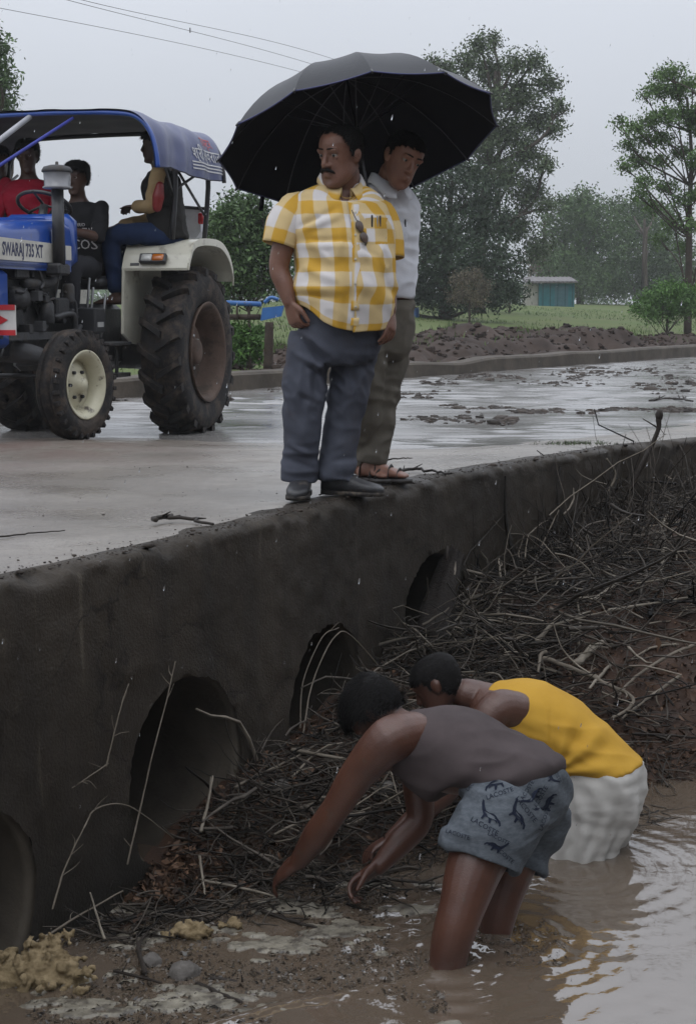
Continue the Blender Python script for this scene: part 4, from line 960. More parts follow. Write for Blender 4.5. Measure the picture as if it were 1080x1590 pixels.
    sleeve([P(490, 322, 6.99), P(460, 326, 6.96), P(443, 350, 6.94), P(434, 381, 6.93)], [.045, .078, .083, .082], 1)
    sleeve([P(560, 325, 7.05), P(588, 334, 7.06), P(599, 365, 7.045), P(603, 402, 7.03)], [.045, .073, .072, .069], 1)
    # collar: two leaves folded over around the neck
    cc = P(530, 283, 6.99)
    for sx in (-1, 1):
        Vc, k = [], 18
        for i in range(k):
            th = (i / (k - 1)) * (math.pi * .93); back = -math.cos(th); st = math.sin(th)     # from the nape to the front
            rad_l, rad_f = .082, .080
            inn = cc + L1 * sx * st * rad_l - F1 * (-back) * rad_f * -1 * -1 + UP * (.030 - .075 * sstep(1.2, 2.9, th))
            tip = .035 + .035 * sstep(1.6, 2.6, th)
            o_ = inn + (L1 * sx * st + F1 * back) * tip * .75 - UP * tip * .75 + L1 * sx * .02 * sstep(2.0, 2.9, th)
            Vc += [inn - UP * .02, inn + UP * .012, inn + UP * .014 + (L1 * sx * st + F1 * back) * .010, (inn + o_) / 2 + (L1 * sx * st + F1 * back) * .010 + UP * .004, o_]
        o = obj('collar', np.array(Vc) - B1, grid(k, 5), PLAID, shirt, uv=np.array([(i * .012, -j * .012) for i in range(k) for j in range(5)])); m = o.modifiers.new('thick', 'SOLIDIFY'); m.thickness = .003
    def on_shirt(px, py):
        a_ = Vector((0, 0, CAMZ)); d = Vector(P(px, py, 1) - V3(0, 0, CAMZ)).normalized(); h = shirt_bvh.ray_cast(a_, d); return np.array(h[0]), np.array(h[1])
    # placket strip, buttons
    st, pts = [], []
    for py in np.linspace(312, 505, 34):
        p, nn = on_shirt(549 + 3 * math.sin((py - 312) / 60), py); nn = nn if nn[1] < 0 else -nn; pts.append((p, nn))
    Vp = []
    for p, nn in pts: Vp += [p - L1 * .016 + nn * .003, p - L1 * .010 + nn * .0055, p + L1 * .016 + nn * .0055, p + L1 * .022 + nn * .002]
    obj('placket', np.array(Vp) - B1, grid(34, 4), PLAID, shirt, uv=np.array([(.075 + .013 * j, -.006 * i) for i in range(34) for j in range(4)]))
    for py in (330, 365, 402, 440, 476):
        p, nn = on_shirt(551, py); nn = nn if nn[1] < 0 else -nn
        MB().lathe(p + nn * .006, nn, [(0, 0), (.0055, 0), (.0055, .002), (.004, .0028), (0, .002)], 14).build('button', mat('shell_button', (.6, .55, .45), .3), shirt, base=B1)
    # breast pocket with two pens
    Vp = []
    for j in range(9):
        for i in range(9):
            p, nn = on_shirt(566 + i * 4.2 + j * .3, 339 + j * 5.2); nn = nn if nn[1] < 0 else -nn; Vp.append(p + nn * (.007 + .004 * (j == 0) - .004 * (i in (0, 8) or j == 8)))
    obj('pocket', np.array(Vp) - B1, grid(9, 9), PLAID, shirt, uv=np.array([(.11 + i * .0135, -.05 - j * .0155) for j in range(9) for i in range(9)]))
    for px, m_, l in ((576, mat('pen_black', (.015, .015, .018), .3), .034), (584, mat('pen_silver', (.5, .5, .52), .3, metal=.7), .028), (588, mat('pen_navy', (.02, .025, .06), .3), .026)):
        p, nn = on_shirt(px, 341); nn = nn if nn[1] < 0 else -nn
        MB().tube([p + nn * .008 - UP * .03, p + nn * .009 + UP * l * .45], .0042, n=8, round_ends=True).build('pen', m_, shirt, base=B1)
    # ---------- trousers
    mb = MB()
    torso(mb, [S(529, 478, .200, .155, .135), S(529, 500, .192, .150, .140), S(527, 525, .190, .142, .145), S(526, 550, .178, .13, .135), S(526, 565, .13, .11, .11)], rows=16)
    mb.tube([P(486, 520, 6.97), P(478, 560, 6.955), P(472, 610, 6.94), P(469, 665, 6.95), P(466, 715, 6.975), P(464, 748, 6.98)], [.106, .098, .087, .079, .074, .079], n=28, seg=36)
    mb.tube([P(557, 520, 7.05), P(551, 560, 7.05), P(541, 610, 7.05), P(531, 665, 7.05), P(525, 715, 7.04), P(522, 745, 7.03)], [.098, .094, .088, .079, .078, .090], n=28, seg=36)
    def fn(V, N):
        px_ = V[:, 0]; z = V[:, 2]
        low = sstep(.35, .05, z); k = 1 - 2 * np.abs(vnoise(V * V3(5, 5, 22) + 3, 91)); V = V + N * (low * .014 * k)[:, None]
        kn = np.exp(-((z - .50) / .12) ** 2); V = V + N * (kn * .013 * (1 - 2 * np.abs(vnoise(V * V3(7, 7, 16) + V[:, :1] * 14, 92))))[:, None]
        # pull folds that run from the pocket down to the crotch
        for (x0, y0, x1, y1, am, wd) in ((462, 520, 505, 565, -.016, .014), (468, 512, 520, 555, .014, .016), (470, 560, 510, 590, -.012, .013), (455, 545, 505, 578, .012, .015), (480, 580, 508, 560, .010, .012), (590, 590, 545, 560, -.010, .014), (455, 610, 495, 628, -.008, .012), (512, 640, 560, 610, -.008, .013), (448, 690, 485, 708, .009, .012), (500, 705, 540, 688, .009, .013), (449, 715, 488, 728, -.009, .011), (503, 722, 548, 712, -.010, .012)):
            a_, b_ = P(x0, y0, 6.88), P(x1, y1, 6.88); ab = b_ - a_; tt = np.clip(((V - a_) @ ab) / (ab @ ab), 0, 1); dv = V - a_ - tt[:, None] * ab; dv[:, 1] *= .15
            V = V + N * (1.7 * am * np.exp(-(np.linalg.norm(dv, axis=1) / wd) ** 2) * np.sin(math.pi * np.clip(tt, .08, .92)) * (N[:, 1] < .1))[:, None]
        return V
    cloth(mb, .0075, 'trousers', mat('slate_trousers', (.070, .076, .098), .8, (.052, .056, .072), 5, .25, 260, crease=1.0, cscale=6, stretch=(1, 1, .7), mud=(.055, .05, .055), mudscale=2.5, mudlo=.5, mudhi=.7), body, B1, [(.005, (5, 5, 5), 93, True), (.004, (11, 11, 19), 94, True)], fn=fn)
    shoe(body, B1, aR, (-.10, -1), 0.004, .95); shoe(body, B1, aL, (.93, -.35), 0.004, .95)
    # thin gold chain, and a ring on the hanging hand
    MB().tube([cc + L1 * .07 + UP * .01 - F1 * .02, cc + L1 * .055 + F1 * .065 - UP * .045, cc + F1 * .095 - UP * .075, cc - L1 * .05 + F1 * .06 - UP * .05], .0018, n=6, seg=20).build('neck_chain', mat('gold', (.55, .38, .12), .35, metal=.9), body, base=B1)
    # sunglasses hang from the open shirt front
    p, nn = on_shirt(554, 352); nn = nn if nn[1] < 0 else -nn
    g0 = p + nn * .018; sg = empty('sunglasses', g0); tag(sg, 'brown-lensed sunglasses hanging from the front of the yellow checked shirt', 'sunglasses')
    ax = unit(P(566, 382, 6.8) - P(553, 350, 6.8)); ay = unit(np.cross(nn, ax)); gm = mat('glasses_frame', (.03, .022, .018), .3); lm = mat('brown_lens', (.10, .065, .05), .12, spec=.6)
    for k in (0.0, 1.0):
        cpt = ax * (.004 + .052 * k); a = np.linspace(0, 2 * math.pi, 22, endpoint=False)
        ring = np.array([cpt + ax * (math.cos(t) * .023) + ay * (math.sin(t) * (.019 - .003 * math.cos(t))) for t in a])
        MB().tube(np.vstack([ring, ring[:1]]), .0022, n=6, seg=45).build('lens_rim', gm, sg)
        MB().add(list(ring * .99 + cpt * .01 + nn * .002) + [cpt + nn * .004], [(i, (i + 1) % 22, 22) for i in range(22)]).build('lens', lm, sg)
    MB().tube([ax * .026 + ay * .004, ax * .030 + ay * .008 + nn * .003, ax * .034 + ay * .004], .002, n=6).build('bridge', gm, sg)
    MB().tube([-ax * .020 + ay * .004, -ax * .03 - nn * .004, -ax * .075 - nn * .008], .0022, n=6).build('temple_arm', gm, sg)
    MB().tube([ax * .078 + ay * .004, ax * .085 - nn * .012, ax * .02 - nn * .012 + ay * .012], .0022, n=6).build('temple_arm', gm, sg)
    return body

def plaid_material():
    m = bpy.data.materials.new('yellow_check_cotton'); m.use_nodes = True; nt = m.node_tree; L = nt.links.new; b = nt.nodes['Principled BSDF']
    uvn = nt.nodes.new('ShaderNodeTexCoord'); sx = nt.nodes.new('ShaderNodeSeparateXYZ')
    nz = nt.nodes.new('ShaderNodeTexNoise'); nz.inputs['Scale'].default_value = 22; L(uvn.outputs['UV'], nz.inputs['Vector'])
    ad = nt.nodes.new('ShaderNodeVectorMath'); ad.operation = 'MULTIPLY_ADD'; L(nz.outputs['Color'], ad.inputs[0]); ad.inputs[1].default_value = (.006, .006, 0); L(uvn.outputs['UV'], ad.inputs[2])
    L(ad.outputs[0], sx.inputs[0])
    def band(o):
        q = nt.nodes.new('ShaderNodeMath'); q.operation = 'PINGPONG'; L(o, q.inputs[0]); q.inputs[1].default_value = .0625
        r = nt.nodes.new('ShaderNodeMapRange'); L(q.outputs[0], r.inputs['Value']); r.inputs['From Min'].default_value = .029; r.inputs['From Max'].default_value = .033; return r.outputs[0]
    s_ = nt.nodes.new('ShaderNodeMath'); s_.operation = 'ADD'; L(band(sx.outputs['X']), s_.inputs[0]); L(band(sx.outputs['Y']), s_.inputs[1])
    h = nt.nodes.new('ShaderNodeMath'); h.operation = 'MULTIPLY'; L(s_.outputs[0], h.inputs[0]); h.inputs[1].default_value = .5
    cr = nt.nodes.new('ShaderNodeValToRGB'); e = cr.color_ramp.elements
    e[0].color = (.60, .57, .56, 1); e[1].position = 1; e[1].color = (.52, .295, .03, 1); k = cr.color_ramp.elements.new(.5); k.color = (.58, .435, .215, 1)
    L(h.outputs[0], cr.inputs[0]); L(cr.outputs[0], b.inputs['Base Color']); b.inputs['Roughness'].default_value = .85
    wv = nt.nodes.new('ShaderNodeTexNoise'); wv.inputs['Scale'].default_value = 900; L(uvn.outputs['UV'], wv.inputs['Vector'])
    bp = nt.nodes.new('ShaderNodeBump'); bp.inputs['Strength'].default_value = .15; bp.inputs['Distance'].default_value = .002; L(wv.outputs['Fac'], bp.inputs['Height']); L(bp.outputs[0], b.inputs['Normal'])
    return m
PLAID = plaid_material()
man_checked()
# =================================================== man in the white shirt, holding the umbrella
B2 = np.array([.14, 7.55, 0.0]); F2 = unit((.55, -.835, 0)); L2 = unit((.835, .55, 0))
WHITESHIRT = mat('white_cotton', (.74, .75, .79), .8, (.66, .67, .72), 6, .12, 300, crease=.5, cscale=8)
KHAKI = mat('khaki_trousers', (.135, .12, .098), .8, (.095, .085, .07), 5, .25, 240, crease=.5, cscale=7, mud=(.05, .043, .035), mudscale=2.5, mudlo=.52, mudhi=.72)
UC = P(557, 221, 7.30); UA = unit((-.17, .33, .92))            # umbrella: rim centre and axis
def man_white():
    d0 = 7.55; HC = P(624, 248, 7.38); HR = frame((.42, -.84, -.40), (.40, -.16, .90)); hs_ = 1.06
    S = lambda px, py, hw, fd, bd, d=d0: (P(px, py, d), L2, F2, hw, fd, bd)
    mb = MB()
    torso(mb, [S(590, 545, .09, .09, .09), S(588, 505, .15, .12, .12), S(588, 455, .155, .12, .11), S(590, 400, .155, .12, .11), S(591, 340, .18, .12, .11), S(594, 305, .15, .08, .10, 7.52), S(600, 285, .075, .06, .075, 7.49), S(604, 276, .062, .055, .06, 7.46)])
    limb(mb, [P(600, 300, 7.50), P(608, 268, 7.44)], [.066, .060]); head(mb, HC, HR, hs_, jowl=.006, nose=1.05)
    sL, eL, wL = P(627, 325, 7.62), P(628, 405, 7.66), P(600, 425, 7.45)
    limb(mb, [sL, (sL + eL) / 2, eL, (eL + wL) / 2, wL], [.046, .044, .040, .037, .028]); hand(mb, wL, (-.8, -.5, -.1), (0, .3, -1), 1, (.6, .6, .6, .6))
    grip = UC - UA * .50
    sR, eR = P(556, 320, 7.46), P(545, 395, 7.36); wR = grip + V3(-.03, .05, -.055)
    limb(mb, [sR, (sR + eR) / 2, eR, (eR + wR) / 2, wR], [.046, .044, .040, .037, .028]); hand(mb, wR, grip - wR + V3(0, 0, .05), grip - wR + V3(.02, -.06, 0), 1, (1.5, 1.5, 1.5, 1.5), .8)
    hR, hL = P(566, 510, 7.5), P(606, 510, 7.62); kR, kL, aR, aL = P(566, 610, 7.48), P(594, 610, 7.58), P(566, 722, 7.62), P(577, 727, 7.55)
    limb(mb, [hR, kR, aR], [.085, .058, .040]); limb(mb, [hL, kL, aL], [.085, .058, .040])
    foot(mb, (*aL[:2], .09), (.93, -.36), 1.0, .03); foot(mb, (*aR[:2], .09), (.6, -.8), 1.0, .03)
    body = finish_body(mb, 'person', B2, mat('skin_warm_brown', (.27, .135, .092), .42, (.20, .095, .064), 14, .2, 160, sss=.1, spec=.4), .005, 'younger man in white shirt and khaki trousers, holding the umbrella behind the checked shirt')
    eyes(body, B2, HC, HR, hs_, (-.15, 1, -.25)); hair(body, B2, HC, HR, hs_, front=.078, side=-.012, nape=-.06, n=2600, length=.016, seed=5)
    W = lambda *p: HC + hs_ * HR @ np.array(p)
    for sx in (-1, 1): MB().tube([W(sx * .013, .0900, .0405), W(sx * .030, .0890, .0430), W(sx * .047, .0775, .0405)], [.0035, .004, .0025], n=8, round_ends=True).build('eyebrow', BROW, body, base=B2)
    mb = MB()
    torso(mb, [S(588, 462, .178, .135, .125), S(589, 440, .180, .145, .125), S(590, 400, .182, .145, .125), S(591, 350, .196, .14, .125), S(593, 318, .195, .115, .12, 7.53), S(597, 298, .155, .085, .11, 7.51), S(601, 286, .09, .07, .085, 7.49)], rows=26)
    mb.tube([P(618, 318, 7.6), P(627, 340, 7.63), P(630, 380, 7.65), P(629, 408, 7.65)], [.055, .062, .058, .054], n=22, seg=16)
    mb.tube([P(629, 408, 7.65), P(612, 420, 7.54), P(602, 424, 7.47)], [.054, .05, .042], n=22, seg=12, round_ends=True)
    mb.tube([P(566, 312, 7.48), P(556, 345, 7.44), P(547, 385, 7.38)], [.06, .066, .064], n=22, seg=16)
    o, V, F = cloth(mb, .007, 'shirt', WHITESHIRT, body, B2, [(.007, (7, 7, 12), 101, True), (.004, (15, 15, 20), 102, True)])
    bvh = BVHTree.FromPolygons([Vector(v) for v in V], [tuple(map(int, q)) for q in F])
    cc = P(603, 282, 7.47)
    for sx in (-1, 1):
        Vc, k = [], 16
        for i in range(k):
            th = (i / (k - 1)) * (math.pi * .95); back = -math.cos(th); st = math.sin(th); outv = L2 * sx * st + F2 * back
            inn = cc + L2 * sx * st * .072 + F2 * back * .074 + UP * (.028 - .055 * sstep(1.2, 2.9, th)); tip = .04 + .03 * sstep(1.6, 2.6, th)
            o_ = inn + outv * tip * .6 - UP * tip * .85 + L2 * sx * .016 * sstep(2.0, 2.9, th)
            Vc += [inn - UP * .025, inn + UP * .012, inn + UP * .013 + outv * .009, (inn + o_) / 2 + outv * .010, o_]
        c_ = obj('collar', np.array(Vc) - B2, grid(k, 5), WHITESHIRT, o); m = c_.modifiers.new('thick', 'SOLIDIFY'); m.thickness = .003
    def on_(px, py):
        a_ = Vector((0, 0, CAMZ)); d = Vector(P(px, py, 1) - V3(0, 0, CAMZ)).normalized(); h = bvh.ray_cast(a_, d); q, nn = (np.array(h[0]), np.array(h[1])) if h[0] is not None else (P(px, py, 7.4), V3(0, -1, 0)); return q, (nn if nn[1] < 0 else -nn)
    Vp = []
    for py in np.linspace(296, 452, 30):
        q, nn = on_(606 - (py - 296) * .02, py); Vp += [q - L2 * .015 + nn * .001, q - L2 * .012 + nn * .004, q + L2 * .012 + nn * .004, q + L2 * .015 + nn * .001]
    obj('placket', np.array(Vp) - B2, grid(30, 4), WHITESHIRT, o)
    Vp = []
    for j in range(7):
        for i in range(7): q, nn = on_(613 + i * 3.2, 344 + j * 5.0); Vp.append(q + nn * (.005 - .004 * (i in (0, 6) or j == 6)))
    obj('pocket', np.array(Vp) - B2, grid(7, 7), WHITESHIRT, o)
    q, nn = on_(617, 345); MB().tube([q + nn * .008 - UP * .02, q + nn * .008 + UP * .012], .004, n=8, round_ends=True).build('pen', mat('pen_black', (.015, .015, .018), .3), o, base=B2)
    q, nn = on_(627, 345); MB().tube([q + nn * .008 - UP * .02, q + nn * .008 + UP * .010], .004, n=8, round_ends=True).build('pen', mat('pen_black', (.015, .015, .018), .3), o, base=B2)
    mb = MB(); torso(mb, [S(588, 465, .176, .132, .122), S(588, 456, .178, .134, .124), S(588, 447, .176, .132, .122)], rows=6)
    mb.build('belt', mat('red_brown_belt', (.07, .022, .016), .4), body, base=B2)
    mb = MB()
    torso(mb, [S(588, 456, .168, .124, .116), S(588, 480, .176, .125, .125), S(588, 515, .175, .12, .125), S(588, 545, .15, .11, .11), S(588, 558, .10, .09, .09)], rows=14)
    mb.tube([hR, P(566, 560, 7.49), kR, P(566, 665, 7.55), P(566, 715, 7.62)], [.108, .102, .092, .080, .075], n=26, seg=32)
    mb.tube([P(602, 510, 7.6), P(600, 560, 7.6), P(592, 610, 7.58), P(583, 665, 7.57), P(574, 718, 7.56)], [.104, .098, .088, .078, .074], n=26, seg=32)
    cloth(mb, .008, 'trousers', KHAKI, body, B2, [(.010, (7, 7, 10), 111, True), (.006, (13, 13, 17), 112, True)])
    # sandals
    for an, d in ((aL, (.93, -.36)), (aR, (.6, -.8))):
        d = unit((*d, 0)); sd = np.array([-d[1], d[0], 0]); o_ = np.array([an[0], an[1], 0.0]); out = [(-.085, .02), (-.07, .038), (0, .04), (.06, .043), (.12, .052), (.17, .05), (.2, .03), (.21, .008)]
        pl = [o_ + d * x + sd * y for x, y in out] + [o_ + d * x - sd * y for x, y in reversed(out)]; n = len(pl); mb = MB()
        mb.add([q_ + UP * .006 for q_ in pl] + [q_ + UP * .028 for q_ in pl], [tuple(range(n)), tuple(range(2 * n - 1, n - 1, -1))] + [(i, n + i, n + (i + 1) % n, (i + 1) % n) for i in range(n)])
        sn = mb.build('sandal', mat('dark_sandal', (.022, .017, .014), .45, bump=.3), body, base=B2)
        for x, h, w_ in ((.03, .10, .014), (.10, .075, .012), (.145, .055, .010), (-.05, .085, .012)):
            MB().tube([o_ + d * x + sd * .046 + UP * .025, o_ + d * x + sd * .034 + UP * (.03 + h * .5), o_ + d * x + UP * (.034 + h * .72), o_ + d * x - sd * .034 + UP * (.03 + h * .5), o_ + d * x - sd * .046 + UP * .025], w_ * .8, n=8, seg=16, flat=.3, up=d).build('strap', mat('dark_sandal', (.02, .02, .02)), sn, base=B2)
    return body

# =================================================== umbrella
def umbrella():
    base = UC - UA * .62; um = empty('umbrella', base); tag(um, 'large black open umbrella tilted over the two standing men', 'umbrella')
    R = rot_to(UA, (0, 1, 0)); K, RAD, HT = 12, .655, .335; a0 = .14
    outer = mat('umbrella_outer_cloth', (.014, .0145, .018), .42, (.009, .0095, .012), 5, .15, 60, spec=.16); inner = mat('umbrella_lining', (.006, .006, .009), .85, (.01, .01, .013), 8)
    edge = mat('umbrella_blue_hem', (.03, .035, .13), .5)
    W = lambda r, a, z: UC + R @ np.array([r * math.cos(a), r * math.sin(a), z])
    prof = lambda q: HT * (1 - q ** 2.5)                       # dome height at relative radius q
    def surf(q, f, k):
        a = a0 + (k + f) * 2 * math.pi / K; mid = 4 * f * (1 - f)
        r = RAD * q * (1 - mid * (.028 + .020 * q ** 5)); return W(r, a, prof(q) - mid * .022 * q * (1.2 - q))
    for k in range(K):
        nr, nf = 14, 9; Q = np.linspace(0.012, 1, nr); V = np.array([surf(q, f, k) for q in Q for f in np.linspace(0, 1, nf)])
        o = obj('panel', V - base, grid(nr, nf), outer, um)
        V2 = np.array([surf(q, f, k) - UA * .005 for q in Q * .992 for f in np.linspace(0, 1, nf)])
        obj('lining', V2 - base, grid(nr, nf), inner, o)
        MB().tube([surf(1, f, k) for f in np.linspace(0, 1, 7)], .0035, n=6, seg=13).build('hem', edge, o, base=base)
    metal = mat('umbrella_steel', (.10, .10, .11), .35, metal=.8); blk = mat('umbrella_black_plastic', (.015, .015, .015), .4)
    for k in range(K):
        a = a0 + k * 2 * math.pi / K
        rb = MB().tube([W(RAD * q, a, prof(q) - .010) for q in (0.02, .25, .5, .75, .9, 1.0)], .0026, n=6, seg=18).build('rib', metal, um, base=base)
        MB().tube([W(.015, a, HT - .27), W(RAD * .5, a, prof(.5) - .014)], .0024, n=6).build('stretcher', metal, rb, base=base)
        MB().tube([W(RAD * .985, a, prof(.985)), W(RAD * 1.012, a, prof(1.0) - .006)], .005, n=8, round_ends=True).build('rib_tip', blk, rb, base=base)
    MB().tube([UC + UA * (HT + .0), UC - UA * .45], .0065, n=10).build('shaft', metal, um, base=base)
    MB().lathe(UC + UA * (HT - .29), UA, [(.008, 0), (.017, .005), (.017, .03), (.009, .036)], 16, True).build('runner', blk, um, base=base)
    MB().lathe(UC + UA * (HT - .004), UA, [(.024, 0), (.018, .008), (.007, .014), (.005, .06), (.003, .07)], 16, True).build('ferrule', blk, um, base=base)
    MB().tube([UC - UA * .44, UC - UA * .58, UC - UA * .63 + V3(.015, 0, 0)], [.011, .013, .012], n=12, round_ends=True).build('handle', blk, um, base=base)
    tip = min((surf(1, f, k) for k in range(K) for f in (.3, .5, .7)), key=lambda q: (CX + FPX * q[0] / q[1] - 416) ** 2 + 4e4 * (q[2] > UC[2])) - UA * .002; MB().bar(tip, tip + V3(-.008, 0, -.07), .022, .003, up=(0, 1, 0)).build('closing_strap', inner, um, base=base)
man_white(); umbrella()

# =================================================== the two men bent down in the water
def tank(mb, secs, rows=24): return torso(mb, secs, rows=rows, e=2.2)
def man_grey():
    G = unit((-.82, .57, 0)); LT = unit((-.57, -.82, 0)); B3 = np.array([.34, 4.95, -1.62])
    HC = P(588, 1108, 5.30); HR = frame((-.30, .14, -.94), (-.85, .42, .30)); hs_ = 1.06
    pel = P(800, 1232, 5.03)
    def S(px, py, D, up_, hw, fd, bd, la=LT): return (P(px, py, D), la, up_, hw, fd, bd)   # fwd of a section = belly side
    b1, b2, b3, b4 = unit((-.35, .2, -.92)), unit((-.45, .3, -.85)), unit((-.60, .4, -.70)), unit((-.8, .5, -.4))
    mb = MB()
    spine = [S(818, 1250, 5.03, b4, .12, .10, .10), S(795, 1222, 5.05, b4, .140, .11, .115), S(752, 1190, 5.10, b3, .150, .15, .125), S(705, 1168, 5.16, b2, .158, .15, .13), S(660, 1152, 5.22, b1, .17, .13, .115), S(625, 1143, 5.27, b1, .155, .10, .085), S(606, 1130, 5.29, b1, .08, .07, .06)]
    torso(mb, spine, rows=30)
    limb(mb, [P(632, 1136, 5.25), P(600, 1120, 5.29)], [.068, .062]); head(mb, HC, HR, hs_, nose=1.0)
    sh, el, wr = P(604, 1150, 5.08), P(520, 1257, 5.12), P(463, 1338, 5.20)
    limb(mb, [P(640, 1140, 5.12), sh, (sh + el) / 2 + V3(-.008, 0, .012), el, (el + wr) / 2, wr], [.078, .080, .062, .049, .051, .032])
    hand(mb, wr, P(425, 1366, 5.25) - wr, (.25, .3, -1), -1, (.5, .4, .35, .4), .2, 1.12, .25)
    sh2, el2, wr2 = P(648, 1165, 5.42), P(650, 1275, 5.36), P(588, 1345, 5.28)
    limb(mb, [sh2, (sh2 + el2) / 2, el2, (el2 + wr2) / 2, wr2], [.068, .058, .048, .048, .032])
    hand(mb, wr2, P(548, 1372, 5.25) - wr2, (.3, -.6, -.7), 1, (.9, .8, .7, .6), .9, 1.12, .2)
    hL = P(790, 1250, 5.00); hRt = P(828, 1248, 5.16)
    limb(mb, [hL, P(745, 1325, 4.86), P(716, 1412, 4.77), P(699, 1470, 4.75), P(691, 1530, 4.76), P(690, 1585, 4.80)], [.098, .100, .074, .066, .052, .042])
    limb(mb, [hRt, P(800, 1330, 5.10), P(779, 1400, 5.04), P(769, 1450, 5.02), P(765, 1510, 5.04)], [.105, .084, .064, .056, .044])
    body = finish_body(mb, 'person', B3, SKIN_B, .0055, 'man in grey-purple vest and printed grey shorts, bent over the debris in the water')
    hair(body, B3, HC, HR, hs_, front=.06, side=-.02, nape=-.075, n=4200, length=.03, seed=9, puff=.008)
    GV = mat('grey_purple_vest', (.068, .053, .053), .8, (.047, .037, .037), 7, .2, 320, crease=.35, cscale=6); mb = MB()
    g = .014
    secs = [S(812, 1216, 5.05, b4, .165, .11, .130), S(798, 1203, 5.06, b4, .182, .15, .150), S(778, 1190, 5.08, b4, .184, .19, .152), S(748, 1184, 5.10, b3, .184, .225, .145), S(705, 1164, 5.16, b2, .178, .205, .15), S(664, 1150, 5.215, b1, .182, .145, .135), S(640, 1144, 5.25, b1, .15, .115, .108), S(622, 1138, 5.275, b1, .085, .07, .09)]
    tank(mb, secs)
    def fn(V, N):
        a_, b_ = P(850, 1185, 4.9), P(700, 1240, 4.9)
        return V + N * (.010 * (1 - 2 * np.abs(vnoise(V * V3(7, 7, 26) + 5, 121))) * sstep(690, 850, CX + FPX * V[:, 0] / V[:, 1]))[:, None]
    cloth(mb, .007, 'vest', GV, body, B3, [(.004, (8, 8, 14), 122, True)], fn=fn)
    # shorts
    SH = mat('grey_marl_shorts', (.098, .110, .124), .85, (.058, .066, .076), 45, .3, 300, stretch=(1, 1, 2.5), crease=.6, cscale=5)
    mb = MB()
    tank(mb, [S(772, 1196, 5.10, b4, .170, .13, .145), S(790, 1212, 5.06, b4, .180, .145, .15), S(806, 1232, 5.05, b4, .186, .15, .155), S(815, 1262, 5.05, b4, .172, .135, .14), S(812, 1295, 5.05, b4, .13, .11, .11)], rows=16)
    p_ = [P(795, 1240, 4.97), P(772, 1278, 4.92), P(753, 1312, 4.87), P(744, 1336, 4.85)]
    def trunk(pts, rad, lip):
        c = spline(pts, 14); r = np.interp(np.linspace(0, len(pts) - 1, 14), range(len(pts)), rad); t = np.gradient(c, axis=0); x = rot_to(t[0], LT)[:, 0]; a = np.linspace(0, 2 * math.pi, 40, endpoint=False); R_ = []
        for i in list(range(14)) + [13, 12, 10]:
            tt = unit(t[i]); x = unit(x - tt * np.dot(x, tt)); y = np.cross(tt, x); k = 1 if len(R_) < 14 else lip
            wob = 1 + .06 * np.sin(3 * a + .5) * (i > 9) + .04 * np.sin(5 * a + 2) * (i > 9); R_.append(c[i] + (r[i] * k * wob)[:, None] * (np.cos(a)[:, None] * x + np.sin(a)[:, None] * y))
        mb.loft(R_)
    trunk(p_, [.132, .134, .128, .134], .87)
    trunk([P(828, 1248, 5.15), P(820, 1290, 5.14), P(808, 1330, 5.11), P(803, 1352, 5.09)], [.13, .118, .100, .098], .86)
    def fn2(V, N):
        V = V + N * (.012 * (1 - 2 * np.abs(vnoise(V @ np.array([[9, 0, 4], [0, 9, 4], [5, 0, 12.0]]) + 7, 131))))[:, None]
        return V
    o, V, F = cloth(mb, .0065, 'shorts', SH, body, B3, [(.006, (6, 6, 9), 132, True)], fn=fn2)
    bvh = BVHTree.FromPolygons([Vector(v) for v in V], [tuple(map(int, q)) for q in F])
    croc = np.array([(-.50, -.10), (-.42, .02), (-.30, .06), (-.18, .13), (-.05, .15), (.10, .10), (.22, .12), (.34, .24), (.44, .40), (.52, .42), (.47, .26), (.36, .08), (.24, -.04), (.26, -.20), (.20, -.22), (.15, -.08), (.02, -.06), (-.06, -.22), (-.13, -.22), (-.10, -.05), (-.22, -.04), (-.34, -.10), (-.30, -.02), (-.40, -.06), (-.46, -.16)])
    tri = geometry.tessellate_polygon([[Vector((*p, 0)) for p in croc]])
    tv, tf = text2d('LACOSTE', .26)
    PRINT = mat('navy_print', (.012, .016, .03), .9)
    look = unit(P(770, 1270, 5) - V3(0, 0, CAMZ)); rx = unit(np.cross(look, UP)); uy = np.cross(rx, look)
    for px, py, ang, sc, fl, tx in ((770, 1217, 20, 0.084, 1, -1), (760, 1268, -28, 0.089, -1, -1), (803, 1268, -50, 0.089, -1, 1), (714, 1282, -15, 0.074, -1, -1), (728, 1208, 48, 0.068, 1, -1), (810, 1195, -42, 0.070, 1, -1), (829, 1237, 60, 0.074, -1, 1), (851, 1248, 62, 0.081, -1, 1), (768, 1315, -25, 0.070, 1, 1), (772, 1338, -40, 0.074, -1, 1), (858, 1276, 70, 0.078, 1, 1), (853, 1205, -65, 0.061, 1, 1)):
        hh = bvh.ray_cast(Vector((0, 0, CAMZ)), Vector(unit(P(px, py, 5) - V3(0, 0, CAMZ))))
        if hh[0] is None: continue
        c_ = np.array(hh[0]); a = math.radians(ang); ax = rx * math.cos(a) + uy * math.sin(a); ay = -rx * math.sin(a) + uy * math.cos(a); mbp = MB()
        for V2, F_ in ((croc * np.array([fl, 1]) * sc, [tuple(t) for t in tri]), (tv * sc + np.array([0, tx * sc * .40]), tf)):
            Vq, Fq = wrap2d(V2, F_, c_, ax, ay, look, bvh, .003)
            if np.ptp(np.linalg.norm(Vq - V3(0, 0, CAMZ), axis=1)) > .14: continue
            mbp.add(Vq, Fq)
        if mbp.V: mbp.build('printed_emblem', PRINT, o, smooth=False, base=B3)
    return body
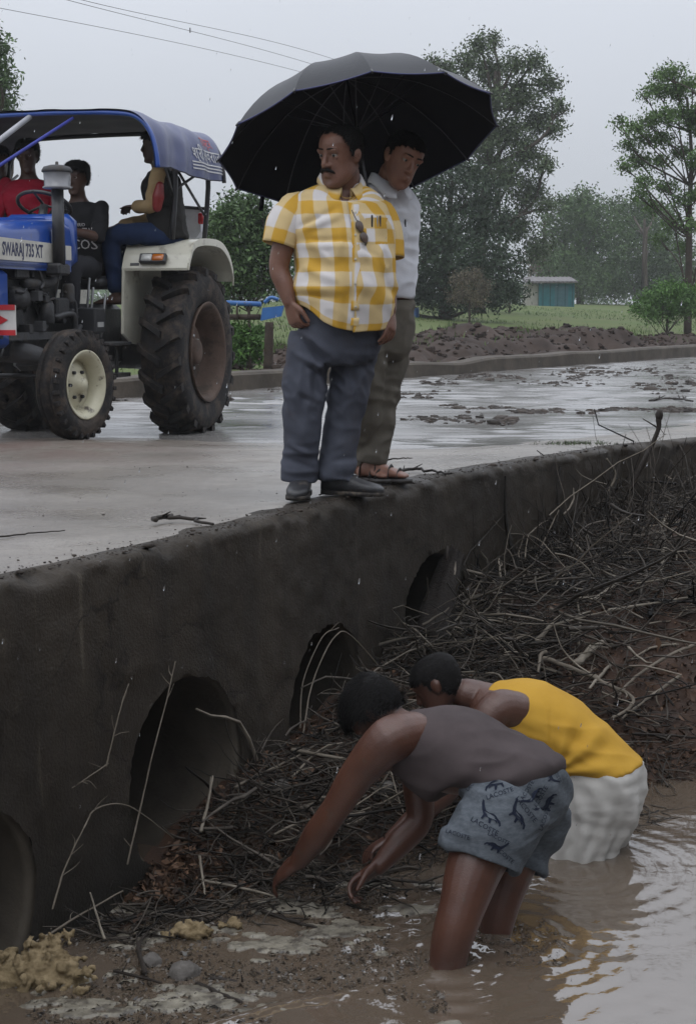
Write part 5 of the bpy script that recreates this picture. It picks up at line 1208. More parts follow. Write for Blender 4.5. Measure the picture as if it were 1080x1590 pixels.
def man_yellow():
    G = unit((-.9, .43, 0)); LT = unit((-.43, -.9, 0)); B4 = np.array([.86, 5.85, -1.62])
    HC = P(681, 1066, 6.02); HR = frame((-.80, .22, -.56), (-.50, .28, .82)); hs_ = 1.03
    def S(px, py, D, up_, hw, fd, bd): return (P(px, py, D), LT, up_, hw, fd, bd)
    b1, b2, b3, b4 = unit((-.35, .15, -.92)), unit((-.5, .25, -.83)), unit((-.68, .35, -.63)), unit((-.85, .42, -.3))
    mb = MB()
    torso(mb, [S(932, 1250, 5.86, b4, .12, .10, .11), S(928, 1215, 5.87, b4, .14, .11, .12), S(895, 1172, 5.90, b3, .155, .15, .12), S(845, 1132, 5.95, b2, .17, .17, .14), S(800, 1108, 5.98, b1, .18, .14, .12), S(768, 1096, 6.0, b1, .165, .10, .10), S(742, 1088, 6.0, b1, .085, .07, .07)], rows=30)
    limb(mb, [P(765, 1090, 6.0), P(725, 1078, 6.01)], [.072, .064]); head(mb, HC, HR, hs_, nose=1.0)
    sh, el, wr = P(768, 1106, 5.82), P(695, 1225, 5.72), P(610, 1300, 5.62)
    limb(mb, [P(800, 1105, 5.86), sh, (sh + el) / 2, el, (el + wr) / 2, wr], [.08, .078, .058, .047, .044, .031]); hand(mb, wr, P(570, 1322, 5.58) - wr, (.2, -.2, -1), -1, (.6, .5, .5, .5), .4)
    sh2, el2, wr2 = P(770, 1120, 6.16), P(690, 1230, 6.10), P(640, 1290, 5.95)
    limb(mb, [sh2, (sh2 + el2) / 2, el2, wr2], [.07, .056, .047, .031]); hand(mb, wr2, (-.7, -.3, -.6), (.2, .2, -1), 1, (.6, .5, .5, .5))
    limb(mb, [P(925, 1240, 5.82), P(900, 1320, 5.81), P(890, 1400, 5.82)], [.085, .065, .05]); limb(mb, [P(940, 1240, 5.92), P(920, 1320, 5.92), P(915, 1400, 5.93)], [.085, .065, .05])
    body = finish_body(mb, 'person', B4, SKIN_C2, .006, 'man in yellow vest and white wrapped cloth, bent down beside the wall')
    hair(body, B4, HC, HR, hs_, front=.05, side=-.025, nape=-.085, n=2600, length=.012, seed=12)
    YV = mat('yellow_vest_cotton', (.44, .255, .035), .8, (.37, .205, .024), 6, .15, 320, crease=.35, cscale=5); mb = MB()
    tank(mb, [S(934, 1200, 5.87, b4, .182, .12, .165), S(914, 1183, 5.885, b4, .186, .17, .165), S(893, 1168, 5.90, b3, .186, .195, .155), S(845, 1130, 5.95, b2, .188, .190, .155), S(802, 1106, 5.98, b1, .190, .155, .135), S(778, 1098, 6.0, b1, .150, .12, .125), S(756, 1092, 6.0, b1, .085, .07, .10)])
    def fn(V, N):
        px = CX + FPX * V[:, 0] / V[:, 1]; py_ = 482 - (V[:, 2] - CAMZ) / V[:, 1] * FPX
        # gathered folds that fan out from the hip
        c = np.array([870., 1215.]); a = np.arctan2(py_ - c[1], px - c[0]); rr = np.hypot(px - c[0], py_ - c[1])
        fan = np.cos(a * 9 + 1.5 * vnoise(V * 6, 141)) * np.exp(-((rr - 55) / 45) ** 2) * (px > 860)
        return V + N * (.009 * fan + .006 * (1 - 2 * np.abs(vnoise(V @ np.array([[6, 0, 3], [0, 8, 0], [8, 0, 16.0]]), 142))))[:, None]
    cloth(mb, .007, 'vest', YV, body, B4, [(.004, (7, 7, 12), 143, True)], fn=fn)
    # wrapped white cloth (dhoti), pulled tight over the hips and falling to the water
    rows, n = 46, 110; a = np.linspace(0, 2 * math.pi, n, endpoint=False); rings = []
    key = [(910, 1180, 5.885, .165, .14, .155, b4), (928, 1205, 5.87, .188, .165, .172, b4), (930, 1235, 5.86, .195, .165, .175, unit((-.92, .38, -.1))), (922, 1270, 5.86, .190, .16, .162, unit((-.92, .4, 0))), (908, 1310, 5.86, .185, .165, .150, unit((-.92, .4, 0))), (898, 1345, 5.86, .185, .170, .145, unit((-.92, .4, 0))), (894, 1362, 5.86, .186, .172, .146, unit((-.92, .4, 0)))]
    kc = spline([P(*k[:3]) for k in key], rows); kp = spline([k[3:6] for k in key], rows); kf = spline([k[6] for k in key], rows)
    for i in range(rows):
        v = i / (rows - 1); q = sring(kc[i], LT, unit(kf[i]), *kp[i], 2.2, n, a)
        w_ = v * (.008 * np.sin(a * 11 + 4 * v) + .007 * np.sin(a * 17 - 6 * v) + .010 * (1 - 2 * np.abs(np.sin(a * 3.5 + 2.2 * v)))) + (.25 + .75 * v) * .011 * (1 - 2 * np.abs(np.sin(a * 4.5 + 7.5 * v + 1.5 * np.sin(a * 2))))
        rad = unit_rows(q - kc[i]); q = q + rad * w_[:, None]
        q = q + rad * (.006 * (1 - 2 * np.abs(vnoise(q @ np.array([[8, 0, 0], [0, 8, 0], [9, 5, 30.0]]), 151))))[:, None]
        q[:, 2] += .03 * v ** 6 * np.sin(a * 1.0 + 2.5); rings.append(q)
    V = np.concatenate(rings); F = grid(rows, n); F = np.concatenate([F, np.stack([np.arange(rows - 1) * n + n - 1, np.arange(1, rows) * n + n - 1, np.arange(1, rows) * n, np.arange(rows - 1) * n], 1)])
    DH = mat('white_wrap_cotton', (.46, .445, .42), .85, (.36, .345, .32), 5, .25, 300, crease=.5, cscale=6, mud=(.20, .16, .12), mudscale=7, mudlo=.62, mudhi=.74)
    o = obj('wrapped_cloth', V - B4, F, DH, body); m = o.modifiers.new('thick', 'SOLIDIFY'); m.thickness = .004
SKIN_C2 = mat('skin_deep_warm', (.085, .038, .025), .38, (.06, .026, .018), 10, .25, 150, spec=.5)
man_grey(); man_yellow()
# ------------------------------------------------------------------ tractor
TO = np.array([-1.89, 12.37, -.13]); TRZ = math.radians(-105)
TX = np.array([math.cos(TRZ), math.sin(TRZ), 0]); TY = np.array([-TX[1], TX[0], 0])
TLoc = lambda x, y, z: TO + TX * x + TY * y + np.array([0, 0, z])
tr = empty('tractor', TO, TRZ); tag(tr, 'muddy blue tractor with blue canopy and cream rear fenders on the wet road', 'tractor')
TB = mat('tractor_blue', (.012, .062, .30), .28, (.010, .052, .26), 5, coat=.5, mud=(.05, .045, .045), mudscale=6, mudlo=.60, mudhi=.75); CREAM = mat('cream_paint', (.55, .53, .44), .4, (.47, .45, .37), 5, coat=.3, mud=(.14, .11, .08), mudscale=5, mudlo=.56, mudhi=.72)
ENG = mat('oily_iron', (.022, .022, .024), .5, (.012, .012, .013), 12, .5, 50, mud=(.05, .042, .036), mudscale=9, mudlo=.52, mudhi=.66); GREYI = mat('grey_casting', (.075, .075, .078), .55, (.05, .05, .052), 7, .4, 40, mud=(.06, .05, .04), mudscale=6)
RUB = mat('muddy_rubber', (.022, .021, .021), .7, (.016, .015, .015), 10, .6, 60, mud=(.065, .050, .040), mudscale=7, mudlo=.46, mudhi=.62); RIMM = mat('muddy_red_brown_rim', (.11, .075, .058), .65, (.075, .05, .038), 8, .4, 50, mud=(.05, .038, .03), mudscale=6)
FRIM = mat('cream_wheel_disc', (.50, .47, .34), .45, (.42, .39, .28), 9, mud=(.07, .055, .045), mudscale=9, mudlo=.56, mudhi=.66); BLK = mat('black_tube', (.02, .02, .022), .4, (.028, .028, .03), 10); CHROME = mat('dull_chrome', (.30, .30, .30), .35, metal=.8)
def rear_wheel(sy):
    wh = empty('rear_wheel'); wh.parent = tr; wh.location = (0, sy * .66, .648); ax = (0, sy, 0)
    MB().lathe((0, 0, 0), ax, [(.37, -.13), (.40, -.155), (.50, -.172), (.575, -.165), (.605, -.145), (.618, -.08), (.622, 0), (.618, .08), (.605, .145), (.575, .165), (.50, .172), (.40, .155), (.37, .13)], 64).build('tyre', RUB, wh)
    lug = MB()                                                   # one tread bar, from the shoulder to the centre
    prof = [(.166, 0.0), (.12, .05), (.05, .12), (-.018, .185)]
    vs_ = []
    for i, (y, a) in enumerate(prof):
        hw = .022 + .006 * (i == 0); r1 = .665 - .022 * (i == 0); r0 = .59
        for rr, k in ((r0, 1.35), (r1, 1.0)):
            for sg in (-1, 1): a2 = a + sg * hw * k / .62; vs_.append((rr * math.sin(a2), y * sy, rr * math.cos(a2)))
    F = []
    for i in range(3):
        b = i * 4
        for j0, j1 in ((0, 2), (2, 3), (3, 1)): F.append((b + j0, b + j1, b + 4 + j1, b + 4 + j0))
    F += [(0, 1, 3, 2), (12, 14, 15, 13)]
    vs_ = np.array(vs_); me1 = raw_mesh('lug', vs_, F, RUB, False)
    v2 = vs_ * np.array([1, -1, 1]); me2 = raw_mesh('lug', v2, [tuple(reversed(f)) for f in F], RUB, False)
    for k in range(19):
        for me, of in ((me1, 0), (me2, .5)):
            o = bpy.data.objects.new('lug', me); link(o, wh); o.rotation_euler = (0, (k + of) * 2 * math.pi / 19, 0)
    MB().lathe((0, 0, 0), ax, [(.355, -.15), (.385, -.16), (.39, -.15), (.365, -.12), (.35, -.04), (.33, 0), (.33, .05), (.35, .11), (.378, .15), (.392, .172), (.385, .178), (.36, .165), (.34, .12), (.315, .05), (.31, -.02), (.29, -.03)], 56).build('rim', RIMM, wh)
    dm = MB().lathe((0, 0, 0), ax, [(.31, -.035), (.28, -.03), (.22, .025), (.15, .03), (.14, .03), (.10, .05), (.095, .085), (.05, .095), (.0, .095)], 40).build('wheel_disc', RIMM, wh)
    bolt = MB()
    me = raw_mesh('bolt', *(lambda b: (b.V, b.F))(MB().lathe((0, 0, 0), ax, [(.016, 0), (.016, .018), (.01, .024), (0, .024)], 6, True)), CHROME, False)
    for k in range(8):
        o = bpy.data.objects.new('bolt', me); link(o, wh); o.location = (.125 * math.cos(k * math.pi / 4), sy * .03, .125 * math.sin(k * math.pi / 4))
rear_wheel(1); rear_wheel(-1)
def front_wheel(sy):
    wh = empty('front_wheel'); wh.parent = tr; wh.location = (1.80, sy * .53, .10 + .372); wh.rotation_euler = (0, 0, math.radians(-9)); ax = (0, sy, 0)
    MB().lathe((0, 0, 0), ax, [(.215, -.06), (.235, -.085), (.29, -.098), (.335, -.09), (.352, -.075), (.368, -.062), (.372, -.05), (.358, -.044), (.358, -.030), (.375, -.024), (.377, 0), (.375, .024), (.358, .030), (.358, .044), (.372, .05), (.368, .062), (.352, .075), (.335, .09), (.29, .098), (.235, .085), (.215, .06)], 56).build('tyre', RUB, wh)
    b = MB().box((0, sy * .078, .348), (.014, .018, .020), bev=.004); me = raw_mesh('tread_block', b.V, b.F, RUB, False)
    for k in range(30):
        o = bpy.data.objects.new('tread_block', me); link(o, wh); o.rotation_euler = (0, k * 2 * math.pi / 30, 0)
    MB().lathe((0, 0, 0), ax, [(.215, -.07), (.228, -.075), (.205, -.05), (.19, -.02), (.19, .03), (.205, .06), (.232, .082), (.236, .09), (.226, .092), (.20, .07), (.178, .04), (.172, -.01)], 48).build('rim', FRIM, wh)
    MB().lathe((0, 0, 0), ax, [(.178, -.012), (.15, -.015), (.12, .012), (.085, .014), (.07, .03), (.05, .045), (.045, .07), (0, .075)], 40).build('wheel_disc', FRIM, wh)
    me = raw_mesh('bolt', *(lambda b: (b.V, b.F))(MB().lathe((0, 0, 0), ax, [(.013, 0), (.013, .018), (.008, .022), (0, .022)], 6, True)), ENG, False)
    for k in range(6):
        o = bpy.data.objects.new('bolt', me); link(o, wh); o.location = (.095 * math.cos(k * math.pi / 3), sy * .013, .095 * math.sin(k * math.pi / 3))
front_wheel(1); front_wheel(-1)
def part(name, mb, m, smooth=False, parent=None): return mb.build(name, m, parent or tr, smooth)
# bonnet
secs = []
for x, hw, zt in ((1.28, .275, 1.60), (1.36, .282, 1.605), (1.6, .285, 1.59), (2.0, .28, 1.565), (2.4, .27, 1.53), (2.56, .25, 1.50), (2.62, .22, 1.45)):
    zb = 1.24; r_ = .09; a = np.linspace(0, math.pi / 2, 6)
    ring = [(x, hw, zb)] + [(x, hw - r_ + r_ * math.cos(t), zt - r_ + r_ * math.sin(t)) for t in a] + [(x, -hw + r_ - r_ * math.sin(t), zt - r_ + r_ * math.cos(t)) for t in a] + [(x, -hw, zb)]
    secs.append(np.array(ring))
bonnet = part('bonnet', MB().loft(secs), TB, True); m_ = bonnet.modifiers.new('e', 'EDGE_SPLIT'); m_.split_angle = math.radians(40)
MB().loft([np.array([(x, y * .9, z + .012) for y, z in ((-.12, zt), (-.10, zt + .02), (.10, zt + .02), (.12, zt))]) for x, zt in ((1.3, 1.585), (1.8, 1.565), (2.4, 1.515))]).build('bonnet_rib', TB, bonnet, False)
part('cowl', MB().box((1.20, 0, 1.46), (.09, .27, .19), bev=.05), TB, True)
part('dashboard', MB().box((1.13, 0, 1.58), (.05, .2, .07), bev=.02), BLK)
part('nose_panel', MB().box((2.40, 0, .98), (.20, .265, .255), bev=.03), TB, True); part('bonnet_seam', MB().box((1.95, .2865, 1.268), (.60, .004, .010)), mat('seam_blue', (.006, .025, .12), .4))
dec = part('name_band', MB().prism([(-2.58, .045), (-1.46, .03), (-1.42, -.10), (-2.58, -.10)], (0, .2885, 1.395), (-1, 0, 0), (0, 0, 1), .004), mat('cream_decal', (.58, .56, .50), .4))
tv, tf = text2d('SWARAJ 735 XT', .125, .0035); NAVY = mat('navy_lettering', (.008, .012, .07), .4)
for lv, lf in islands(np.array([(2.05 - p[0] * .66, .2940, 1.362 + p[1] * .95) for p in tv]), tf): obj('letter', lv, lf, NAVY, dec, False)
for (xa, xb) in ((1.44, 1.58),): part('side_badge', MB().box((1.345, .2855, 1.37), (.045, .004, .05), bev=.003), mat('cream_decal', (.58, .56, .50)))
# engine and running gear
part('engine_block', MB().box((1.72, 0, 1.02), (.42, .17, .21), bev=.02), ENG); part('sump', MB().box((1.72, 0, .76), (.36, .13, .08), bev=.03), ENG); part('gearbox', MB().box((.75, 0, .78), (.62, .17, .24), bev=.04), ENG); part('rear_axle_housing', MB().tube([(0, -.5, .65), (0, -.2, .68), (0, .2, .68), (0, .5, .65)], [.10, .17, .17, .10], n=14), ENG, True)
part('radiator', MB().box((2.16, 0, 1.0), (.05, .21, .22), bev=.01), ENG)
for k in range(3): part('cylinder_head', MB().box((1.45 + .25 * k, .11, 1.225), (.10, .13, .045), bev=.012), ENG)
part('exhaust_manifold', MB().tube([(1.4, .2, 1.19), (1.6, .24, 1.16), (1.9, .22, 1.15)], .035, n=10), GREYI, True)
part('oil_filter', MB().lathe((1.62, .24, .88), (0, 0, 1), [(.05, 0), (.055, .01), (.055, .13), (.04, .15)], 18, True), ENG, True); part('fuel_pump', MB().box((1.40, .22, .98), (.10, .05, .08), bev=.015), ENG); part('fuel_filter', MB().lathe((1.28, .25, 1.02), (0, 0, 1), [(.035, 0), (.042, .02), (.042, .12), (.03, .14)], 16, True), GREYI, True)
part('alternator', MB().lathe((2.0, .20, 1.05), (1, 0, 0), [(.03, -.09), (.075, -.08), (.08, 0), (.075, .08), (.03, .09)], 20, True), ENG, True)
r = np.random.default_rng(3)
for k in range(16):
    a = V3(r.uniform(1.15, 2.15), r.uniform(.17, .27), r.uniform(.8, 1.2)); e = a + r.normal(size=3) * V3(.16, .02, .13); part('fuel_line', MB().tube([a, (a + e) / 2 + r.normal(size=3) * V3(.05, .02, .05), e], r.uniform(.006, .014), n=7), [ENG, ENG, GREYI, BLK][k % 4], True)
for k in range(14): part('engine_fitting', MB().box((r.uniform(1.15, 2.1), r.uniform(.18, .26), r.uniform(.78, 1.2)), r.uniform(.012, .045, 3), bev=.004), [ENG, GREYI, BLK, ENG][k % 4])
part('hose', MB().tube([(1.55, .26, .92), (1.40, .30, .95), (1.30, .30, .92), (1.28, .29, .78)], .022, n=10), BLK, True)
part('side_rail', MB().bar((1.1, .24, .80), (2.35, .24, .80), .035, .05), GREYI)
part('front_support', MB().box((2.05, 0, .74), (.30, .16, .09), bev=.02), ENG); part('axle_beam', MB().tube([(1.92, -.42, .64), (1.95, -.2, .69), (1.95, .2, .69), (1.92, .42, .64)], [.05, .075, .075, .05], n=10, flat=1.0), GREYI, True)
for sy in (-1, 1):
    part('kingpin', MB().tube([(1.86, sy * .42, .70), (1.82, sy * .44, .48)], .035, n=10), GREYI, True); part('stub_axle', MB().tube([(1.80, sy * .40, .472), (1.80, sy * .53, .472)], .04, n=10), ENG, True)
part('tie_rod', MB().tube([(1.66, -.42, .52), (1.66, .42, .52)], .016, n=8), ENG, True); part('drag_link', MB().tube([(1.72, .34, .58), (1.2, .30, .86)], .018, n=8), GREYI, True)
part('foot_plate', MB().box((.92, .36, .73), (.20, .13, .012), bev=.005), ENG); part('foot_plate', MB().box((.92, -.36, .73), (.20, .13, .012), bev=.005), ENG); part('step', MB().box((.85, .42, .50), (.12, .06, .015)), ENG); part('step_hanger', MB().bar((.85, .42, .72), (.85, .42, .50), .04, .012), ENG)
for (x, y, h) in ((1.02, .28, .35), (.95, .22, .42), (.85, .30, .30)): part('lever', MB().tube([(x, y, .78), (x - .05, y + .02, .78 + h)], .010, n=8, round_ends=True), CHROME, True)
part('battery_box', MB().box((1.08, .33, .90), (.09, .07, .09), bev=.01), BLK); part('battery_label', MB().box((1.08, .402, .87), (.05, .002, .018)), mat('pale_sticker', (.35, .35, .34), .5))
part('seat', MB().box((.42, 0, 1.18), (.20, .22, .05), bev=.03), BLK, True); part('seat_back', MB().box((.22, 0, 1.34), (.05, .22, .16), bev=.03), BLK, True)
sw = part('steering_wheel', MB(), BLK); bpy.data.objects.remove(sw)
a = np.linspace(0, 2 * math.pi, 33); ctr = V3(1.12, 0, 1.72); tl_ = unit((-.45, 0, .9)); bx = np.cross((0, 1, 0), tl_)
sw = part('steering_wheel', MB().tube([ctr + .19 * (math.cos(t) * bx + math.sin(t) * V3(0, 1, 0)) for t in a], .014, n=8, seg=66), BLK, True)
for k in range(3): MB().tube([ctr, ctr + .185 * (math.cos(k * 2.1) * bx + math.sin(k * 2.1) * V3(0, 1, 0))], .010, n=6).build('spoke', BLK, sw)
part('steering_column', MB().tube([ctr, (1.22, 0, 1.5)], [.03, .035], n=10), BLK, True)
# air intake with pre-cleaner
part('intake_pipe', MB().tube([(1.60, .335, 1.28), (1.60, .335, 1.80)], [.042, .042], n=16), BLK, True); part('intake_foot', MB().box((1.60, .32, 1.25), (.09, .06, .04), bev=.015), ENG)
pc = part('pre_cleaner_bowl', MB().lathe((1.60, .335, 1.80), (0, 0, 1), [(.05, -.01), (.098, -.006), (.102, .006), (.088, .012), (.092, .10), (.094, .105)], 28, True), mat('smoky_bowl', (.24, .24, .25), .2, (.18, .18, .19), 6), True)
MB().lathe((1.60, .335, 1.80), (0, 0, 1), [(.094, .102), (.104, .106), (.104, .118), (.09, .140), (.05, .152), (.012, .155), (.010, .175), (0, .178)], 28, True).build('pre_cleaner_cap', GREYI, pc)
# fenders
def fender(sy):
    pr = [(.56, 1.285), (.50, 1.40), (.40, 1.485), (.15, 1.515), (-.15, 1.505), (-.33, 1.43), (-.43, 1.32), (-.46, 1.22)]
    outer = np.array(pr); mb = MB(); ya, yb = .35 * sy, .87 * sy; th = .018
    rings = [np.array([(x, ya, z), (x, yb, z), (x - th * .3, yb, z - th), (x - th * .3, ya, z - th)]) for x, z in spline(np.column_stack([outer, 0 * outer[:, :1]]), 26)[:, :2]]
    f = part('fender', mb.loft(rings), CREAM)
    pl = [(x, z) for x, z in spline(np.column_stack([outer, 0 * outer[:, :1]]), 26)[:, :2]] + [(-.3, .85), (.1, .70), (.42, .72), (.60, .80)]
    mb = MB(); mb.add([(x, (.352) * sy, z - .002) for x, z in pl] + [(x, (.372) * sy, z - .002) for x, z in pl], [tuple(range(len(pl))), tuple(range(2 * len(pl) - 1, len(pl) - 1, -1))] + [(i, len(pl) + i, len(pl) + (i + 1) % len(pl), (i + 1) % len(pl)) for i in range(len(pl))]); mb.build('inner_panel', CREAM, f, False)
    mb = MB(); rings = [np.array([(x, .87 * sy, z + .003), (x, .884 * sy, z + .003), (x, .884 * sy, z - .05), (x, .87 * sy, z - .05)]) for x, z in spline(np.column_stack([outer, 0 * outer[:, :1]]), 26)[1:, :2]]; mb.loft(rings).build('lip', CREAM, f, False)
    # lamp on the front face
    nrm = unit((.115, 0, .06)); c0 = V3(.535, sy * .60, 1.345) + nrm * .022; R_ = np.stack([V3(0, 1, 0), unit(np.cross(nrm, (0, 1, 0))), nrm], 1)
    lp = MB().box(c0, (.105, .038, .02), R_, .006).build('lamp_housing', BLK, f, False)
    MB().box(c0 + V3(0, -.045 * sy, 0) + nrm * .016, (.042, .028, .012), R_, .008).build('clear_lens', mat('clear_lens', (.55, .55, .52), .12, spec=.8), lp, True); MB().box(c0 + V3(0, .045 * sy, 0) + nrm * .016, (.046, .028, .012), R_, .008).build('amber_lens', mat('amber_lens', (.48, .13, .012), .15, spec=.8), lp, True)
    MB().box(V3(.545, sy * .45, 1.312) + nrm * .004, (.035, .010, .003), R_).build('maker_sticker', BLK, f, False)
fender(1); fender(-1)
# canopy
CV = mat('blue_canopy_sheet', (.020, .030, .115), .35, (.015, .024, .09), 4, .2, 30, spec=.5); CVI = mat('grey_lining', (.10, .095, .11), .8, (.08, .076, .09), 5)
xs_ = np.linspace(1.02, -.42, 40); prof = [(-1.06, 2.00), (-1.05, 2.10), (-1.01, 2.24), (-.92, 2.345), (-.76, 2.385), (-.2, 2.40), (.2, 2.40), (.55, 2.385), (.69, 2.345), (.78, 2.24), (.82, 2.10), (.83, 2.00)]
pc_ = spline(np.column_stack([prof, np.zeros(len(prof))]), 60)[:, :2]; Vc = []
for x in xs_:
    for y, z in pc_:
        q = np.array([[x * 3, y * 2, z * 2]]); side = sstep(.6, .8, abs(y)); Vc.append((x, y + .012 * side * math.sin(x * 17 + z * 6), z + .010 * math.sin(x * 9) * (1 - side) - .03 * side * (.5 + .5 * math.sin(x * 5.1 + 1)) * sstep(2.12, 2.0, z)))
Vc = np.array(Vc); Vc[:, 1:] += .006 * np.stack([vnoise(Vc * 7, 201), vnoise(Vc * 7, 202)], 1); Fc = grid(40, 60)
can = obj('canopy', Vc, Fc, CV, tr); Vi = Vc.copy(); Vi[:, 2] -= .008; Vi[:, 1] *= .992
obj('canopy_lining', Vi, Fc, CVI, can)
cb = BVHTree.FromPolygons([Vector(v) for v in Vc], [tuple(map(int, f)) for f in Fc])
for s_, zc, sz, colr, xc in (('श्री स्वराज', 2.155, .13, (.55, .55, .55), -.05), ('ट्रैक्टर', 2.26, .10, (.45, .06, .05), -.12)):
    tv, tf = text2d(s_, sz); Vq, Fq = wrap2d(tv, tf, (xc, .82, zc), V3(-1, 0, 0), V3(0, .0, 1), V3(0, -1, 0), cb, .006); [obj('canopy_letter', lv, lf, mat('lettering_%d' % int(colr[1] * 100), colr, .6), can, False) for lv, lf in islands(Vq, Fq)]
for z_ in (2.085, 2.060, 2.035):
    V2 = np.array([(x, 0) for x in np.linspace(-.33, .33, 24)] + [(x, .010) for x in np.linspace(-.33, .33, 24)]); Vq, Fq = wrap2d(V2, [(i, i + 1, 25 + i, 24 + i) for i in range(23)], (-.06, .82, z_), V3(-1, 0, 0), V3(0, 0, 1), V3(0, -1, 0), cb, .005); obj('canopy_stripe', Vq, Fq, mat('lettering_55', (.5, .5, .5), .6), can, False)
FRM = BLK
for x in (1.0, -.40): part('canopy_hoop', MB().tube([(x, y, z - .022) for y, z in prof], .018, n=8, seg=50), TB if x > 0 else FRM, True)
for sy in (-1, 1):
    kk = 1.0 if sy > 0 else 1.27
    part('canopy_rail', MB().tube([(1.0, sy * .80 * kk, 2.01), (-.4, sy * .80 * kk, 2.01)], .016, n=8), FRM, True)
    part('canopy_post', MB().tube([(.46, sy * .72, 1.50), (.46, sy * .75 * kk, 2.02), (.46, sy * .66 * kk, 2.34)], .020, n=10), FRM, True); part('canopy_post', MB().tube([(-.22, sy * .72, 1.48), (-.22, sy * .76 * kk, 2.05), (-.22, sy * .66 * kk, 2.34)], .020, n=10), FRM, True)
    for a_, b_ in (((.46, sy * .73, 1.82), (.80, sy * .80, 2.02)), ((.44, sy * .73, 1.86), (-.02, sy * .78, 2.04)), ((.40, sy * .74, 2.02), (-.20, sy * .73, 1.72))): part('brace', MB().tube([a_, b_], .011, n=8), FRM, True)
part('front_stay', MB().tube([(1.0, -.152, 2.36), (2.2, -.62, 1.52)], .020, n=10), mat('white_tube', (.42, .42, .44), .4), True); part('front_stay', MB().tube([(1.0, .185, 2.34), (2.2, -.45, 1.54)], .012, n=8), mat('blue_rope', (.05, .06, .28), .6), True)
part('grab_rope', MB().tube([(.40, .66, 1.52), (.42, .67, 1.75), (.43, .68, 1.95)], .016, n=8), mat('pale_rope', (.38, .35, .28), .8), True)
tb = part('tool_box', MB().prism([(0, 0), (.14, 0), (.18, .05), (.18, .22), (0, .24)], (-.42, .44, 1.55), (0, 1, 0), (0, 0, 1), -.12), mat('white_plastic', (.55, .56, .60), .4)); MB().box((-.36, .645, 1.70), (.02, .022, .045), bev=.008).build('tail_lamp', mat('red_lens', (.40, .012, .018), .2), tb, True); MB().bar((-.42, .42, 1.80), (-.42, .66, 1.78), .03, .025).build('rail', BLK, tb, False)
wp = part('warning_plate', MB().box((2.42, .34, .91), (.006, .075, .095)), mat('white_plate', (.60, .58, .55), .4))
RED = mat('red_reflective', (.50, .02, .025), .4)
for z in (.99, .83): MB().box((2.429, .34, z), (.003, .075, .017)).build('red_bar', RED, wp, False)
MB().prism([(-.04, .035), (.03, 0), (-.04, -.035)], (2.428, .335, .91), (0, 1, 0), (0, 0, 1), .003).build('red_arrow', RED, wp, False)
part('plate_bracket', MB().bar((2.40, .30, .80), (2.36, .22, .80), .03, .02), ENG); part('hitch', MB().bar((-.2, 0, .55), (-.75, 0, .50), .09, .05), ENG)
for sy in (-1, 1): part('lift_arm', MB().tube([(-.1, sy * .28, .55), (-.7, sy * .34, .50)], .028, n=8), ENG, True)

